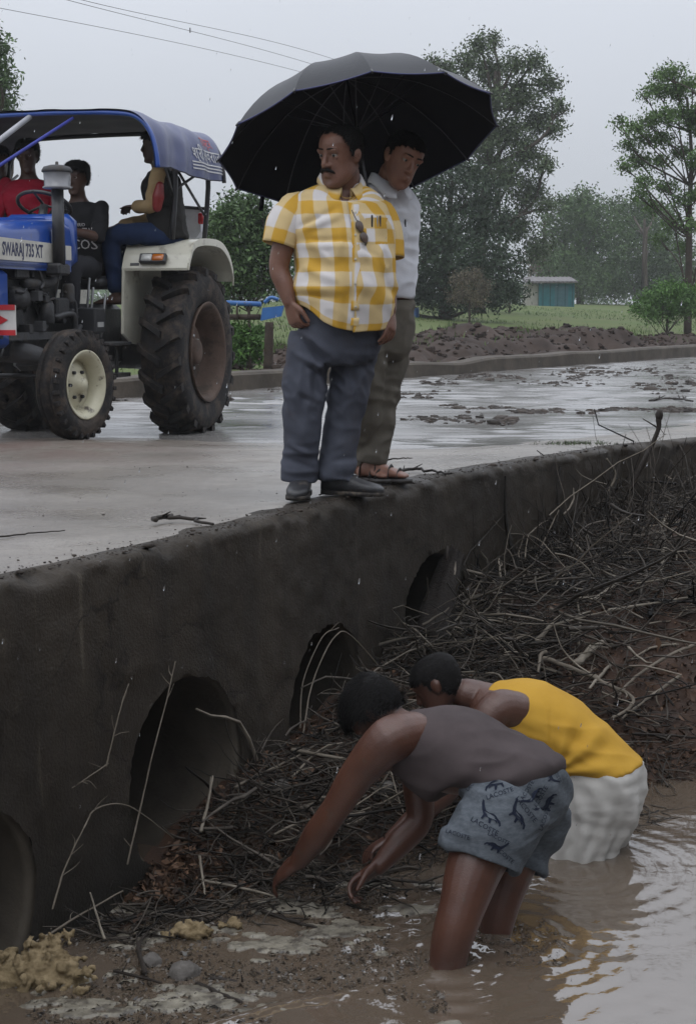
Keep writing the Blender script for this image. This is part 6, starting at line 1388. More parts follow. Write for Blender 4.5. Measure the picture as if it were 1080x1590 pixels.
# ------------------------------------------------------------------ people riding on the tractor
def rider(label, loc, yaw, skin, top, leg, seed, headyaw=0.0, nod=0.0, hands=None, kn=(.40, .14, .06), sleeves=None, voxel=.0085, hs_=1.0, hp=.014, lean=0.0, hair_front=.06):
    """loc in tractor space = seat point; yaw 0 faces forward"""
    cy, sy_ = math.cos(yaw), math.sin(yaw); f = TX * cy + TY * sy_; l = -TX * sy_ + TY * cy; base = TLoc(*loc)
    W = lambda x, y, z: base + f * (x + lean * z) + l * y + UP * z
    S = lambda x, z, hw, fd, bd: (W(x, 0, z), l, f, hw, fd, bd)
    mb = MB(); torso(mb, [S(.0, .0, .13, .10, .12), S(.0, .10, .16, .11, .12), S(.01, .25, .14, .11, .10), S(.02, .40, .165, .12, .11), S(.01, .49, .15, .08, .10), S(.01, .54, .08, .06, .07), S(.015, .57, .06, .055, .06)], rows=24, n=30)
    limb(mb, [W(.012, 0, .53), W(.03, 0, .62)], [.062, .056])
    hy = yaw + headyaw; hf = TX * math.cos(hy) + TY * math.sin(hy) - UP * nod; HR = frame(hf, UP * 1.0 + hf * nod * .3); HC = W(.035, 0, .705); head(mb, HC, HR, hs_)
    arms = []
    for i, sg in enumerate((1, -1)):
        s_ = W(.0, sg * .185, .475); h_ = hands[i] if hands is not None else (.36, .16 * sg, .18); w_ = W(*h_); mid = (s_ + w_) / 2; e_ = mid + l * sg * .07 - UP * .11 - f * .05; arms.append((s_, e_, w_))
        limb(mb, [s_, (s_ + e_) / 2, e_, (e_ + w_) / 2, w_], [.052, .047, .041, .037, .028], n=14); hand(mb, w_, w_ - e_, -UP + .2 * f, sg, (.7, .7, .7, .7))
        k_ = W(kn[0], sg * kn[1], kn[2]); a_ = W(kn[0] + .03, sg * kn[1] * .9, kn[2] - .42); limb(mb, [W(.02, sg * .09, .03), k_, a_], [.085, .058, .042], n=14); foot(mb, a_, f[:2])
    body = finish_body(mb, 'person', base, skin, voxel, label); eyes(body, base, HC, HR, hs_); hair(body, base, HC, HR, hs_, front=hair_front, side=-.02, nape=-.06, n=1600, length=.02, seed=seed, puff=hp)
    mb = MB(); torso(mb, [S(.0, .02, .165, .135, .14), S(.01, .15, .170, .135, .14), S(.01, .27, .175, .14, .135), S(.02, .40, .205, .145, .14), S(.012, .48, .19, .105, .125), S(.01, .53, .10, .07, .085)], rows=20, n=30)
    sh, V, F = None, None, None
    sm = MB()
    for s_, e_, w_ in arms: (sm if sleeves else mb).tube([s_ - (e_ - s_) * .1, s_ + (e_ - s_) * .5, e_] + ([e_ + (w_ - e_) * .8] if sleeves else []), [.055, .058, .054] + ([.046] if sleeves else []), n=18, round_ends=True)
    sh, V, F = cloth(mb, .010, 'shirt', top, body, base, [(.008, (8, 8, 12), seed + 1, True), (.004, (16, 16, 18), seed + 2, True)])
    if sleeves: cloth(sm, .010, 'sleeves', sleeves, sh, base, [(.008, (10, 10, 12), seed + 5, True)])
    mb = MB(); torso(mb, [S(.0, -.02, .14, .11, .12), S(.0, .06, .15, .12, .125), S(.0, .12, .15, .12, .125)], rows=8, n=30)
    for sg in (1, -1): mb.tube([W(.02, sg * .09, .04), W(kn[0] * .6, sg * kn[1], kn[2] + .03), W(kn[0] + .02, sg * kn[1], kn[2]), W(kn[0] + .03, sg * kn[1] * .95, kn[2] - .2), W(kn[0] + .03, sg * kn[1] * .9, kn[2] - .36)], [.09, .08, .074, .066, .062], n=18, seg=24, round_ends=True)
    cloth(mb, .010, 'trousers', leg, body, base, [(.008, (9, 9, 10), seed + 3, True)])
    return body, V, F, W
BLACKT = mat('black_jersey', (.016, .016, .018), .85, (.011, .011, .012), 8, .2, 200); DARKP = mat('dark_trousers', (.022, .022, .026), .85, (.03, .03, .034), 8); JEANS = mat('blue_denim', (.016, .030, .075), .85, (.011, .021, .052), 14, .3, 120); MAROON = mat('crimson_shirt', (.34, .012, .034), .7, (.24, .010, .026), 6, .2, 120, crease=.5); VESTG = mat('dark_olive_waistcoat', (.022, .021, .019), .8, (.015, .014, .013), 8, .2, 100); TAN = mat('tan_cotton', (.42, .30, .16), .8, (.32, .22, .11), 7, .2, 100)
b3_, V, F, W = rider('tractor driver in black printed T-shirt behind the steering wheel', (.56, .02, 1.24), -.08, SKIN_C, BLACKT, DARKP, 301, hands=((.42, .15, .30), (.42, -.15, .30)), kn=(.42, .17, .02), nod=.12)
bv = BVHTree.FromPolygons([Vector(v) for v in V], [tuple(map(int, q)) for q in F]); prm = mat('white_shirt_print', (.52, .50, .50), .8); sx_ = -unit(TY) * -1
for s_, zz, sz in (('DEL BARRIO', .36, .030), ('EL TREN', .30, .088), ('LOCOS', .215, .088)):
    tv, tf = text2d(s_, sz); Vq, Fq = wrap2d(tv * np.array([.95, 1.15]), tf, W(.3, .06, zz), TY, UP, -TX, bv, .008); obj('shirt_print', Vq - TLoc(.56, .02, 1.24), Fq, prm, b3_, False)
rider('passenger in crimson shirt sitting on the far fender of the tractor', (.42, -.46, 1.43), .25, SKIN_C, MAROON, DARKP, 311, nod=.15, hands=((.30, .10, .20), (.30, -.20, .15)), hp=.012, sleeves=MAROON)
b4_, V, F, W = rider('passenger in dark waistcoat and tan sleeves sitting on the near fender', (.30, .64, 1.49), -1.40, SKIN_C, VESTG, JEANS, 321, headyaw=.1, nod=.05, hands=((.24, .02, .26), (.42, -.12, .12)), kn=(.40, .13, .02), sleeves=TAN, hp=.010, lean=.10)
o = MB().tube([W(-.02, .25, .40), W(.0, .255, .32), W(.02, .25, .24)], [.03, .045, .035], n=12, round_ends=True).build('red_water_bottle', mat('red_plastic', (.25, .02, .02), .35)); tag(o, 'red bottle held at the side of the passenger on the near fender', 'bottle')
rider('dark-clothed passenger at the far edge of the tractor beside the crimson shirt', (.10, -.90, 1.42), .9, SKIN_C, BLACKT, DARKP, 331, hp=.012, sleeves=BLACKT)
# ------------------------------------------------------------------ flood debris
TWIG = mat('wet_twigs', (.058, .049, .040), .55, (.017, .0138, .011), 9, island=.95); PALEWOOD = mat('pale_driftwood', (.24, .21, .168), .65, (.13, .112, .088), 12, .4, 60); DARKWOOD = mat('dark_wet_wood', (.035, .028, .023), .55, (.022, .018, .015), 12, .4, 60); MIDWOOD = mat('grey_brown_wood', (.17, .145, .115), .65, (.10, .083, .064), 12, .4, 60)
def twigs(n, pos, length, rad, r, flat=.35, K=6, bend=.25):
    """pos: n x 3 start points; thin crooked tubes, four-sided"""
    az = r.uniform(0, 2 * math.pi, n); el = np.abs(r.normal(size=n)) * flat - .08; d = np.stack([np.cos(az) * np.cos(el), np.sin(az) * np.cos(el), np.sin(el)], 1)
    L_ = length * np.minimum(r.lognormal(0, .45, n), 2.2); pts = [pos]
    side = unit_r(np.cross(d, r.normal(size=(n, 3)))); cur = r.normal(size=(n, 1)) * bend
    for k in range(1, K):
        d = unit_r(d + side * cur / K * 2.2 + r.normal(size=(n, 3)) * .13); pts.append(pts[-1] + d * (L_ / (K - 1))[:, None])
    pts = np.stack(pts, 1)
    t, s = ts(pts[..., 0].ravel(), pts[..., 1].ravel()); over = np.maximum(s + .015, 0).reshape(n, K) * ((pts[..., 2] < .02)); pts[..., :2] -= N2 * over[..., None]
    tan = np.gradient(pts, axis=1); tan /= np.linalg.norm(tan, axis=2, keepdims=True) + 1e-9
    x = np.cross(tan, np.array([.3, .2, .93])); x /= np.linalg.norm(x, axis=2, keepdims=True) + 1e-9; y = np.cross(tan, x)
    R_ = (rad * r.lognormal(0, .45, n))[:, None] * np.linspace(1, .45, K)[None]
    V = np.stack([pts + x * R_[..., None], pts + y * R_[..., None], pts - x * R_[..., None], pts - y * R_[..., None]], 2)   # n,K,4,3
    base = np.arange(n)[:, None, None] * K * 4 + np.arange(K - 1)[None, :, None] * 4; j = np.arange(4)[None, None]; k = (j + 1) % 4
    F = np.stack([base + j, base + k, base + 4 + k, base + 4 + j], -1).reshape(-1, 4)
    return V.reshape(-1, 3), F
def bank_points(n, r, t0, t1, k0=0.0, k1=1.0, up=.05, dens=None):
    t = r.uniform(t0, t1, n); dw = np.interp(t, DWt, DWd); d = dw * r.uniform(k0, k1, n); xy = U2 * t[:, None] + N2 * (N0 + np.interp(t, _tt, _oo) - d)[:, None]
    z = np.maximum(bank_z(xy[:, 0], xy[:, 1]), WZ) + np.abs(r.normal(size=n)) * up
    return np.column_stack([xy, z])
r = np.random.default_rng(91)
sets = [twigs(2200, bank_points(2200, r, 4.55, 6.9, .1, 1.15, .035), .15, .0028, r, .25), twigs(1200, bank_points(1200, r, 6.3, 8.6, 0, .44, .05), .20, .0034, r, .3), twigs(1200, bank_points(1200, r, 7.6, 10.6, 0, .40, .06), .22, .0036, r, .3),
        twigs(420, bank_points(420, r, 4.8, 7.2, .1, .8, .06), .28, .0036, r, .28), twigs(120, bank_points(120, r, 6.4, 10.5, .4, 1.0, .012), .14, .0026, r, .10), twigs(150, bank_points(150, r, 6.6, 9.6, 0, .42, .10), .40, .0048, r, .32), twigs(110, bank_points(110, r, 6.8, 9.4, .0, .10, .05), .30, .004, r, .75), twigs(420, bank_points(420, r, 7.8, 10.4, .0, .22, .08), .26, .0034, r, .85), twigs(160, bank_points(160, r, 8.2, 10.2, .0, .2, .08), .40, .0042, r, .8), twigs(500, bank_points(500, r, 3.9, 4.9, .6, 2.2, .02), .12, .003, r, .22), twigs(500, bank_points(500, r, 4.2, 6.2, .8, 1.5, .008), .12, .0024, r, .10)]
off, VV, FF = 0, [], []
for V, F in sets: VV.append(V); FF.append(F + off); off += len(V)
tag(obj('twig_tangle', np.concatenate(VV), np.concatenate(FF), TWIG), 'tangle of wet twigs heaped against the culvert wall', 'twigs', kind='stuff')
pts_ = [twigs(150, bank_points(150, r, 4.7, 6.9, .1, .9, .05), .17, .0032, r, .35), twigs(170, bank_points(170, r, 6.4, 9.8, 0, .5, .09), .26, .0042, r, .4), twigs(45, bank_points(45, r, 6.4, 10, .3, .95, .02), .15, .003, r, .12), twigs(60, bank_points(60, r, 6.6, 9.4, 0, .4, .12), .42, .0055, r, .35), twigs(45, bank_points(45, r, 5.1, 6.9, 0, .7, .08), .34, .0046, r, .4), twigs(9, bank_points(9, r, 6.6, 8.8, .05, .5, .08), .5, .009, r, .3)]
off, VV, FF = 0, [], []
for V, F in pts_: VV.append(V); FF.append(F + off); off += len(V)
tag(obj('pale_twigs', np.concatenate(VV), np.concatenate(FF), mat('bleached_twigs', (.16, .138, .11), .65, (.085, .071, .055), 9, island=.5)), 'bleached twigs lying among the dark ones', 'twigs', kind='stuff')
# leaf litter and bark crumbs
def litter(pos, size, r, tilt=.7):
    n = len(pos); a = unit_r(r.normal(size=(n, 3)) * np.array([1, 1, tilt])); b = unit_r(np.cross(a, r.normal(size=(n, 3)) * np.array([.5, .5, 1]))); s = size * r.lognormal(0, .4, (n, 1)); c = np.cross(a, b)
    V = np.stack([pos - a * s, pos + b * s * .45 + c * s * .2, pos + a * s, pos - b * s * .45 + c * s * .2], 1).reshape(-1, 3); return V, np.arange(4 * n).reshape(-1, 4)
LIT = mat('leaf_litter', (.10, .058, .036), .6, (.038, .023, .015), 5, island=.8)
V, F = litter(np.vstack([bank_points(11000, r, 6.2, 10.5, .15, 1.0, .012), bank_points(6000, r, 4.2, 6.8, 0, 1.1, .02)]), .013, r)
tag(obj('leaf_litter', V, F, LIT, smooth=False), 'wet brown leaf litter covering the ditch bank', 'leaves', kind='stuff')
# bits that float on the water by the heap
def float_pts(n, px0, px1, py0, py1, r, gate=None):
    p = np.array([on_z(x, y, WZ + .006) for x, y in zip(r.uniform(px0, px1, n), r.uniform(py0, py1, n))]); ok = bank_z(p[:, 0], p[:, 1], False) < WZ + .05
    fx = np.minimum(p[:, 0] * FPX / p[:, 1] + CX - px0, px1 - p[:, 0] * FPX / p[:, 1] - CX) / 120
    if gate is not None: ok &= fbm(p * V3(3.2, 3.2, 0), 4, 71) * 1.0 - np.clip(1 - fx, 0, 2) * .9 > gate
    p = p[ok]; p[:, 2] = np.maximum(p[:, 2], bank_z(p[:, 0], p[:, 1]) + .005); return p
FLOATM = mat('floating_chaff', (.085, .068, .050), .3, (.028, .023, .018), 6, island=.85)
V, F = litter(np.vstack([float_pts(9000, -60, 720, 1375, 1590, r, .10), float_pts(2600, 460, 960, 1330, 1500, r, .12)]), .0055, r, .3)
tag(obj('floating_chaff', V, F, FLOATM, smooth=False), 'chaff and leaf bits floating on the muddy water', 'chaff', kind='stuff')
V, F = litter(np.vstack([float_pts(1400, 370, 700, 1380, 1480, r, .0), float_pts(350, 640, 860, 1360, 1500, r, .1)]), .007, r, .9)
# pale scum: thin crinkled films lying on the water
SCUM = mat('pale_scum', (.25, .225, .175), .4, (.10, .088, .066), 11, .6, 50, mud=(.06, .05, .038), mudscale=16, mudlo=.48, mudhi=.6)
xs2 = np.arange(-1.6, .35, .008); ys2 = np.arange(4.05, 5.6, .008); X_, Y_ = np.meshgrid(xs2, ys2, indexing='ij'); q = np.column_stack([X_.ravel(), Y_.ravel(), 0 * X_.ravel()])
pxq = CX + FPX * q[:, 0] / q[:, 1]; pyq = 482 + (CAMZ - WZ) / q[:, 1] * FPX
m_ = fbm(q * V3(4, 9, 1), 5, 75) + .55 * fbm(q * V3(16, 34, 1), 4, 76)
for (cx_, cy_, rx_, ry_) in ((200, 1450, 120, 30), (430, 1500, 120, 38), (330, 1555, 160, 26), (120, 1570, 120, 22), (300, 1420, 70, 18), (480, 1440, 90, 26)): m_ = m_ + .75 * np.exp(-((pxq - cx_) / rx_) ** 2 - ((pyq - cy_) / ry_) ** 2)
q[:, 2] = WZ + np.clip((m_ - .66) * .05, -.02, .008) + .0015 * fbm(q * 25, 3, 77); F = grid(len(xs2), len(ys2)); okv = (m_ > .36) & (bank_z(q[:, 0], q[:, 1], False) < WZ + .03); F = F[okv[F].all(1)]
used = np.unique(F); remap = np.zeros(len(q), int); remap[used] = np.arange(len(used))
tag(obj('scum_film', q[used], remap[F], SCUM), 'pale scum drifting on the water below the pipes', 'scum', kind='stuff')
# foam heaps
FOAM = mat('yellow_foam', (.28, .215, .125), .85, (.13, .095, .05), 26, .8, 70)
for i, (blobs, lab) in enumerate((([(15, 1495, 34), (50, 1510, 40), (90, 1500, 36), (112, 1515, 28), (70, 1475, 26), (88, 1462, 20), (20, 1525, 30), (75, 1530, 34), (-20, 1510, 40)], 'large heap of yellow foam at the foot of the wall'), ([(265, 1450, 12), (285, 1443, 16), (305, 1440, 17), (318, 1448, 12), (298, 1454, 12)], 'small yellow foam clump between scum and twigs'), ([(352, 1436, 10), (363, 1434, 11), (371, 1440, 9)], 'smallest tuft of yellow foam near the thin pale stick'))):
    c0 = on_z(blobs[0][0], blobs[0][1] + blobs[0][2] * .6, WZ); mb = MB(); rr = np.random.default_rng(500 + i)
    for x, y, s_ in blobs:
        p = P(x, y, c0[1] - (y - blobs[0][1]) * .0022); rad = s_ / FPX * c0[1]
        for _ in range(46): mb.ell(p + rr.normal(size=3) * rad * V3(.62, .42, .34), rad * rr.uniform(.12, .30), nu=8, nv=6)
    V, F = remesh(mb, .0065, 1); N = normals(V, F); V = V + N * (.009 * vnoise(V * 60, 3) + .010 * (np.abs(vnoise(V * 120, 4)) - .4))[:, None]
    o = obj('foam_heap', V - c0, F, FOAM); o.location = tuple(c0); tag(o, lab, 'foam', 'yellow foam heaps')
# grey stones wrapped in silt
for i, (x, y, s_, lab) in enumerate(((288, 1515, 27, 'larger pale grey stone beside the twigs at the water edge'), (235, 1497, 20, 'smaller grey stone half buried in twigs'), (600, 1228, 18, 'grey stone showing under the bent man between the twigs'), (437, 1225, 16, 'flat grey stone lying on the twig heap'))):
    p = hit_bank(x, y); rad = s_ / FPX * p[1]; mb = MB().ell(p, rad * V3(1, .9, .95), nu=28, nv=18); V = np.array(mb.V); V = V + unit_r(V - p) * (rad * (.22 * vnoise((V - p) / rad * 1.3, 5 + i) + .07 * vnoise((V - p) / rad * 4, 9)))[:, None]
    o = obj('stone', V - p, mb.F, mat('silty_grey_stone', (.15, .138, .125), .7, (.06, .053, .047), 14, .8, 60)); o.location = tuple(p); tag(o, lab, 'stone', 'stones in the debris')
# branches one can pick out
def lift(px, py, l): p = hit_bank(px, py); a = np.array([0, 0, CAMZ]); return p + (a - p) / np.linalg.norm(a - p) * l
def branch(label, pts, rad, m, l=.06, twig=0, seed=0, name='branch', group='flood branches', knob=0, n=8):
    q = np.array([lift(*p, l) for p in pts])
    D = q[:, 1]; D = np.linspace(D[0], D[-1], len(D)) * .7 + D * .3 if len(D) > 2 else D
    q = np.array([P(p[0], p[1], d) for p, d in zip(pts, D)]); c0 = q[0].copy(); mb = MB(); rr = np.random.default_rng(900 + seed)
    k = (len(q) - 1) * 6 + 1; rad = rad * 1.05; rad_ = np.linspace(rad, rad * .6, len(q)); c = spline(q, k); c += rr.normal(size=c.shape) * rad * .13; mb.tube(c, np.interp(np.linspace(0, 1, k), np.linspace(0, 1, len(q)), rad_) * (1 + .06 * rr.normal(size=k)), n=n, seg=k, round_ends=True)
    for _ in range(twig):
        i = rr.integers(2, k - 1); a = c[i]; d = unit(unit(c[min(i + 1, k - 1)] - c[i - 1]) + rr.normal(size=3) * .9); ln = rr.uniform(.03, .09); mb.tube([a, a + d * ln * .5 + rr.normal(size=3) * .005, a + d * ln], [rad * .5, rad * .4, rad * .2], n=5)
    if knob: mb.ell(c[-1] + V3(.0, 0, .012), V3(knob * .8, knob * .8, knob * 1.4), nu=12, nv=8)
    o = mb.build(name, m, base=c0); o.location = tuple(c0); tag(o, label, name.replace('_', ' ').split()[-1], group); return o
BR = [
 ('long pale branch curving down the right side of the debris', [(1030, 835), (1025, 890), (1005, 950), (975, 1000), (940, 1040), (915, 1068)], .0115, PALEWOOD, .22, 2),
 ('hooked grey branch bent back on itself above the yellow back', [(845, 1022), (905, 1045), (950, 1066), (981, 1083), (974, 1102), (952, 1114)], .011, MIDWOOD, .16, 2),
 ('thick broken pale stub in the middle of the debris', [(895, 1030), (915, 1012), (934, 998)], .021, PALEWOOD, .14, 1),
 ('peeled upright stick against the wall beside the torn log', [(772, 952), (777, 910), (774, 868)], .009, PALEWOOD, .10, 2),
 ('short crooked twig leaning on the peeled upright stick', [(725, 886), (758, 896), (779, 920)], .008, MIDWOOD, .10, 1),
 ('straight thick pale stick pointing up to the right below the wall', [(925, 932), (945, 915), (968, 898)], .0145, PALEWOOD, .16, 0),
 ('long pale rod lying flat under the curved branch', [(945, 948), (1005, 938), (1066, 928)], .0085, PALEWOOD, .16, 1),
 ('thin grey rod slanting across the dark hollow', [(900, 895), (945, 852), (1000, 812)], .0105, MIDWOOD, .14, 1),
 ('short pale peg crossing the slanting grey rod', [(938, 866), (960, 862), (980, 864)], .007, PALEWOOD, .15, 0),
 ('upright grey stick above the hooked branch', [(898, 1000), (900, 965), (896, 935)], .008, MIDWOOD, .15, 1),
 ('thin arched stem rising against the wall', [(790, 962), (800, 915), (830, 868), (868, 790)], .006, MIDWOOD, .08, 2),
 ('pale squiggly twig just below the wall corner', [(945, 762), (955, 735), (942, 713)], .0075, PALEWOOD, .10, 1),
 ('pale zigzag twig at the right under the wing wall', [(1015, 845), (1030, 810), (1042, 783), (1036, 779)], .008, PALEWOOD, .15, 2),
 ('short pale twig hanging right of the zigzag twig', [(1040, 826), (1048, 848), (1050, 870)], .0065, PALEWOOD, .15, 0),
 ('grey branch sloping in from the right edge over brown soil', [(1085, 998), (1035, 1020), (985, 1052), (960, 1080)], .0095, MIDWOOD, .12, 3),
 ('forked branch lying on the brown soil near the yellow back', [(1055, 1050), (1012, 1080), (985, 1100), (965, 1116)], .009, MIDWOOD, .08, 3),
 ('dark straight stick across the brown soil', [(985, 1140), (1035, 1142), (1090, 1146)], .007, DARKWOOD, .05, 1),
 ('low dark stick on the soil just above the water', [(1000, 1178), (1030, 1180), (1055, 1176)], .005, DARKWOOD, .04, 0),
 ('bundle of long pale rods behind the yellow-vest head', [(790, 1000), (850, 975), (915, 950)], .008, PALEWOOD, .14, 2),
 ('second long rod behind the yellow-vest head, lower', [(800, 992), (870, 968), (960, 945)], .0075, MIDWOOD, .16, 2),
 ('tall thorny stem standing in front of the nearest full pipe', [(198, 1342), (216, 1262), (238, 1166), (256, 1098), (272, 1028)], 0.0034, MIDWOOD, .10, 4),
 ('dry forked weed stem on the wall left of the pipe', [(165, 1190), (178, 1135), (190, 1090), (200, 1062)], 0.0029, MIDWOOD, .08, 4),
 ('short dry weed stem bending left across the wall', [(168, 1186), (140, 1205), (112, 1224)], 0.0028, MIDWOOD, .08, 3),
 ('pale curved weed stalk near the lowest wall corner', [(82, 1412), (100, 1350), (130, 1286)], 0.0034, MIDWOOD, .12, 3),
 ('arched thin stalk that droops in front of the pipe', [(130, 1286), (150, 1256), (200, 1252), (270, 1302)], 0.0031, MIDWOOD, .12, 2),
 ('long thin stick leaning from the foam to the pipe', [(58, 1462), (120, 1424), (190, 1384)], .0045, MIDWOOD, .10, 1),
 ('short pale stick poking up beside the foam', [(162, 1458), (150, 1420), (140, 1386)], .0045, PALEWOOD, .10, 0),
 ('bent reed looping over the second pipe', [(470, 1142), (485, 1060), (520, 988), (548, 990), (602, 1052)], 0.0038, MIDWOOD, .10, 1),
 ('second reed standing in the second pipe mouth', [(466, 1130), (470, 1060), (500, 990), (525, 975)], 0.0035, MIDWOOD, .06, 1),
 ('dark stick in the water near the near man\'s hand', [(400, 1412), (445, 1428), (492, 1441)], .0085, DARKWOOD, .03, 1),
 ('pale stick lying under the outstretched hand', [(300, 1365), (370, 1378), (442, 1396)], .006, PALEWOOD, .07, 1),
 ('pale twig standing upright in the heap before the pipe', [(312, 1290), (322, 1250), (330, 1206)], .007, PALEWOOD, .08, 1),
 ('thin pale twig sticking down out of the heap', [(310, 1330), (314, 1360), (318, 1390)], .005, PALEWOOD, .09, 0),
 ('grey twig pointing at the wall from the heap', [(365, 1222), (420, 1195), (480, 1165)], .006, MIDWOOD, .08, 1),
 ('black stick floating below the stones', [(308, 1528), (340, 1543), (374, 1557)], .009, DARKWOOD, .02, 0),
 ('black forked stick floating right of the stones', [(330, 1520), (420, 1534), (498, 1520)], .0085, DARKWOOD, .02, 2),
 ('dark root standing out of the twigs by the stones', [(225, 1510), (215, 1470), (232, 1445)], .008, DARKWOOD, .06, 2),
 ('dark stick lying flat in front of the stones', [(178, 1508), (210, 1516), (250, 1526)], .006, DARKWOOD, .06, 1),
]
for i, (lab, pts, rad, m_, l, tw) in enumerate(BR): branch(lab, pts, rad, m_, l, tw, i)
q = np.array([P(980, 758, 9.50), P(998, 718, 9.50), P(1012, 690, 9.52), P(1022, 665, 9.52), P(1022, 652, 9.52)]); mb = MB().tube(q, [.017, .016, .015, .014, .018], n=9, round_ends=True); mb.ell(P(1023, 645, 9.52), V3(.024, .022, .040), nu=12, nv=8); mb.tube([q[3], q[3] + V3(-.10, 0, .06)], [.006, .003], n=5)
o = mb.build('branch', DARKWOOD, base=q[0]); o.location = tuple(q[0]); tag(o, 'dark knobbed branch standing up past the wall corner against the road', 'branch', 'flood branches')
# torn log jammed in the last pipe
p0, p1 = lift(668, 1000, .10), lift(702, 868, .03); lg = empty('torn_log', p0); tag(lg, 'torn hollow log jammed upright in the farthest pipe mouth', 'log')
ax_ = p1 - p0; R_ = rot_to(ax_, (0, 1, 0)); a = np.linspace(0, 2 * math.pi, 26, endpoint=False); rings = []
rr = np.random.default_rng(44)
for k in np.linspace(0, 1, 14): rings.append(p0 + ax_ * k + (R_ @ np.stack([np.cos(a) * (.085 - .03 * k), np.sin(a) * .06, 0 * a])).T * (1 + .30 * vnoise(np.column_stack([np.cos(a) * 3, np.sin(a) * 3, np.full(26, k * 3)]), 4))[:, None])
rings.append(rings[-1] * 1.0 + ax_ / np.linalg.norm(ax_) * (.05 * rr.uniform(0, 1, 26))[:, None]); rings.append((rings[-1] - p1) * .72 + p1 - ax_ * .02)
MB().loft(rings).build('bark_shell', mat('rotten_bark', (.020, .016, .013), .8, (.010, .008, .007), 20, .9, 50), lg, base=p0)
q0, q1 = p0 + ax_ * .55 + V3(0, -.06, 0), p1 + V3(0, -.05, .02); MB().tube([q0, (q0 + q1) / 2 + V3(.012, 0, 0), q1], [.022, .026, .014], n=14, flat=.5).build('bare_wood', MIDWOOD, lg, base=p0)
for k in range(7): q = p1 + rr.normal(size=3) * .03; MB().tube([q - ax_ * .08, q + V3(*rr.normal(size=2) * .01, rr.uniform(.02, .06))], [.012, .003], n=6).build('splinter', DARKWOOD, lg, base=p0)
# things lying on the road
def road_stick(label, pts, rad, m_, seed, tw=1):
    q = []
    for p in pts:
        w_ = on_z(*p, 0); t, s = ts(w_[0], w_[1]); z = float(road_z(t, s)); q.append(on_z(*p, z + rad * .9))
    q = np.array(q); rr = np.random.default_rng(seed); mb = MB(); c = spline(q, 16) + rr.normal(size=(16, 3)) * V3(rad, rad, rad * .3); mb.tube(c, np.linspace(rad, rad * .5, 16), n=7, seg=16, round_ends=True)
    for _ in range(tw): i = rr.integers(2, 14); mb.tube([c[i], c[i] + V3(*rr.normal(size=2) * .05, rr.uniform(.0, .05))], [rad * .5, rad * .2], n=5)
    o = mb.build('stick', m_, base=q[0]); o.location = tuple(q[0]); tag(o, label, 'stick', 'sticks on the road')
road_stick('flat dark stick on the road edge, left of the men', [(240, 808), (255, 802), (290, 805), (330, 813)], .011, DARKWOOD, 1, 3)
road_stick('curved black stick beside the sandals', [(608, 735), (640, 728), (668, 731), (698, 736)], .010, DARKWOOD, 2, 2)
road_stick('thin dark twig at the left edge of the road', [(-10, 834), (40, 829), (100, 824)], .004, DARKWOOD, 3, 0)
road_stick('short black stick in the puddle behind the sandals', [(590, 715), (612, 712), (640, 711)], .006, DARKWOOD, 4, 0)
road_stick('small twig cluster lying in the far puddle', [(1010, 622), (1040, 618), (1075, 621)], .018, DARKWOOD, 5, 6)
# mud drifts and crumbs on the deck
def on_deck(px, py):
    w_ = on_z(px, py, -.10); return w_
r = np.random.default_rng(17); pts = []
for (xa, ya, xb, yb, n, sp) in ((600, 632, 1080, 640, 900, 2.0), (600, 598, 760, 585, 500, 3), (740, 590, 1080, 575, 700, 4), (850, 585, 1080, 598, 700, 7), (620, 648, 800, 655, 350, 4), (600, 615, 700, 612, 200, 3), (700, 560, 960, 556, 300, 3), (160, 622, 440, 612, 350, 3), (880, 572, 1080, 566, 300, 3)):
    f = r.uniform(0, 1, n); x = xa + (xb - xa) * f; y = ya + (yb - ya) * f + r.normal(size=n) * sp + 3 * np.sin(f * 9 + xa)
    n2 = int(n * 3.2); f = r.uniform(0, 1, n2); x = xa + (xb - xa) * f; y = ya + (yb - ya) * f + r.normal(size=n2) * sp * .8 + 3 * np.sin(f * 9 + xa) + 2 * np.sin(f * 31)
    pts += [(on_z(a_, b_, -.108), 1.0) for a_, b_ in zip(x, y) if vnoise(np.array([[a_ * .02, b_ * .08, 0]]), 7)[0] + .6 * vnoise(np.array([[a_ * .09, b_ * .4, 3]]), 9)[0] > -.1]
for a_, b_ in zip(r.uniform(0, 1000, 700), r.uniform(690, 900, 700)):
    w_ = on_z(a_, b_, 0); t, s = ts(w_[0], w_[1])
    if s > .02: pts.append((np.array([w_[0], w_[1], road_z(t, s) + .001]), .13))
tt = r.uniform(3, 9.6, 2600); ss = np.abs(r.normal(size=2600)) * .07 + .01
xy = edge_xy(tt, ss); pts += [(np.array([a_[0], a_[1], .001]), r.uniform(.08, .26)) for a_ in xy]
ico = MB().ell((0, 0, 0), 1.0, nu=6, nv=4); iv, if_ = np.array(ico.V), ico.F; n = len(pts); pp = np.array([p for p, _ in pts]); sc = np.array([s for _, s in pts]) * r.lognormal(-.4, .65, n) * .010
V = (iv[None] * (sc[:, None, None] * np.array([1.5, 1.5, .7])) * r.uniform(.7, 1.3, (n, len(iv), 1)) + pp[:, None]).reshape(-1, 3)
F = [tuple(i + k * len(iv) for i in f) for k in range(n) for f in if_]
tag(obj('mud_crumbs', V, F, mat('dark_mud', (.032, .025, .020), .6, (.05, .04, .033), 12, island=.5)), 'crumbs and drifts of dark mud on the wet road', 'mud', kind='stuff')
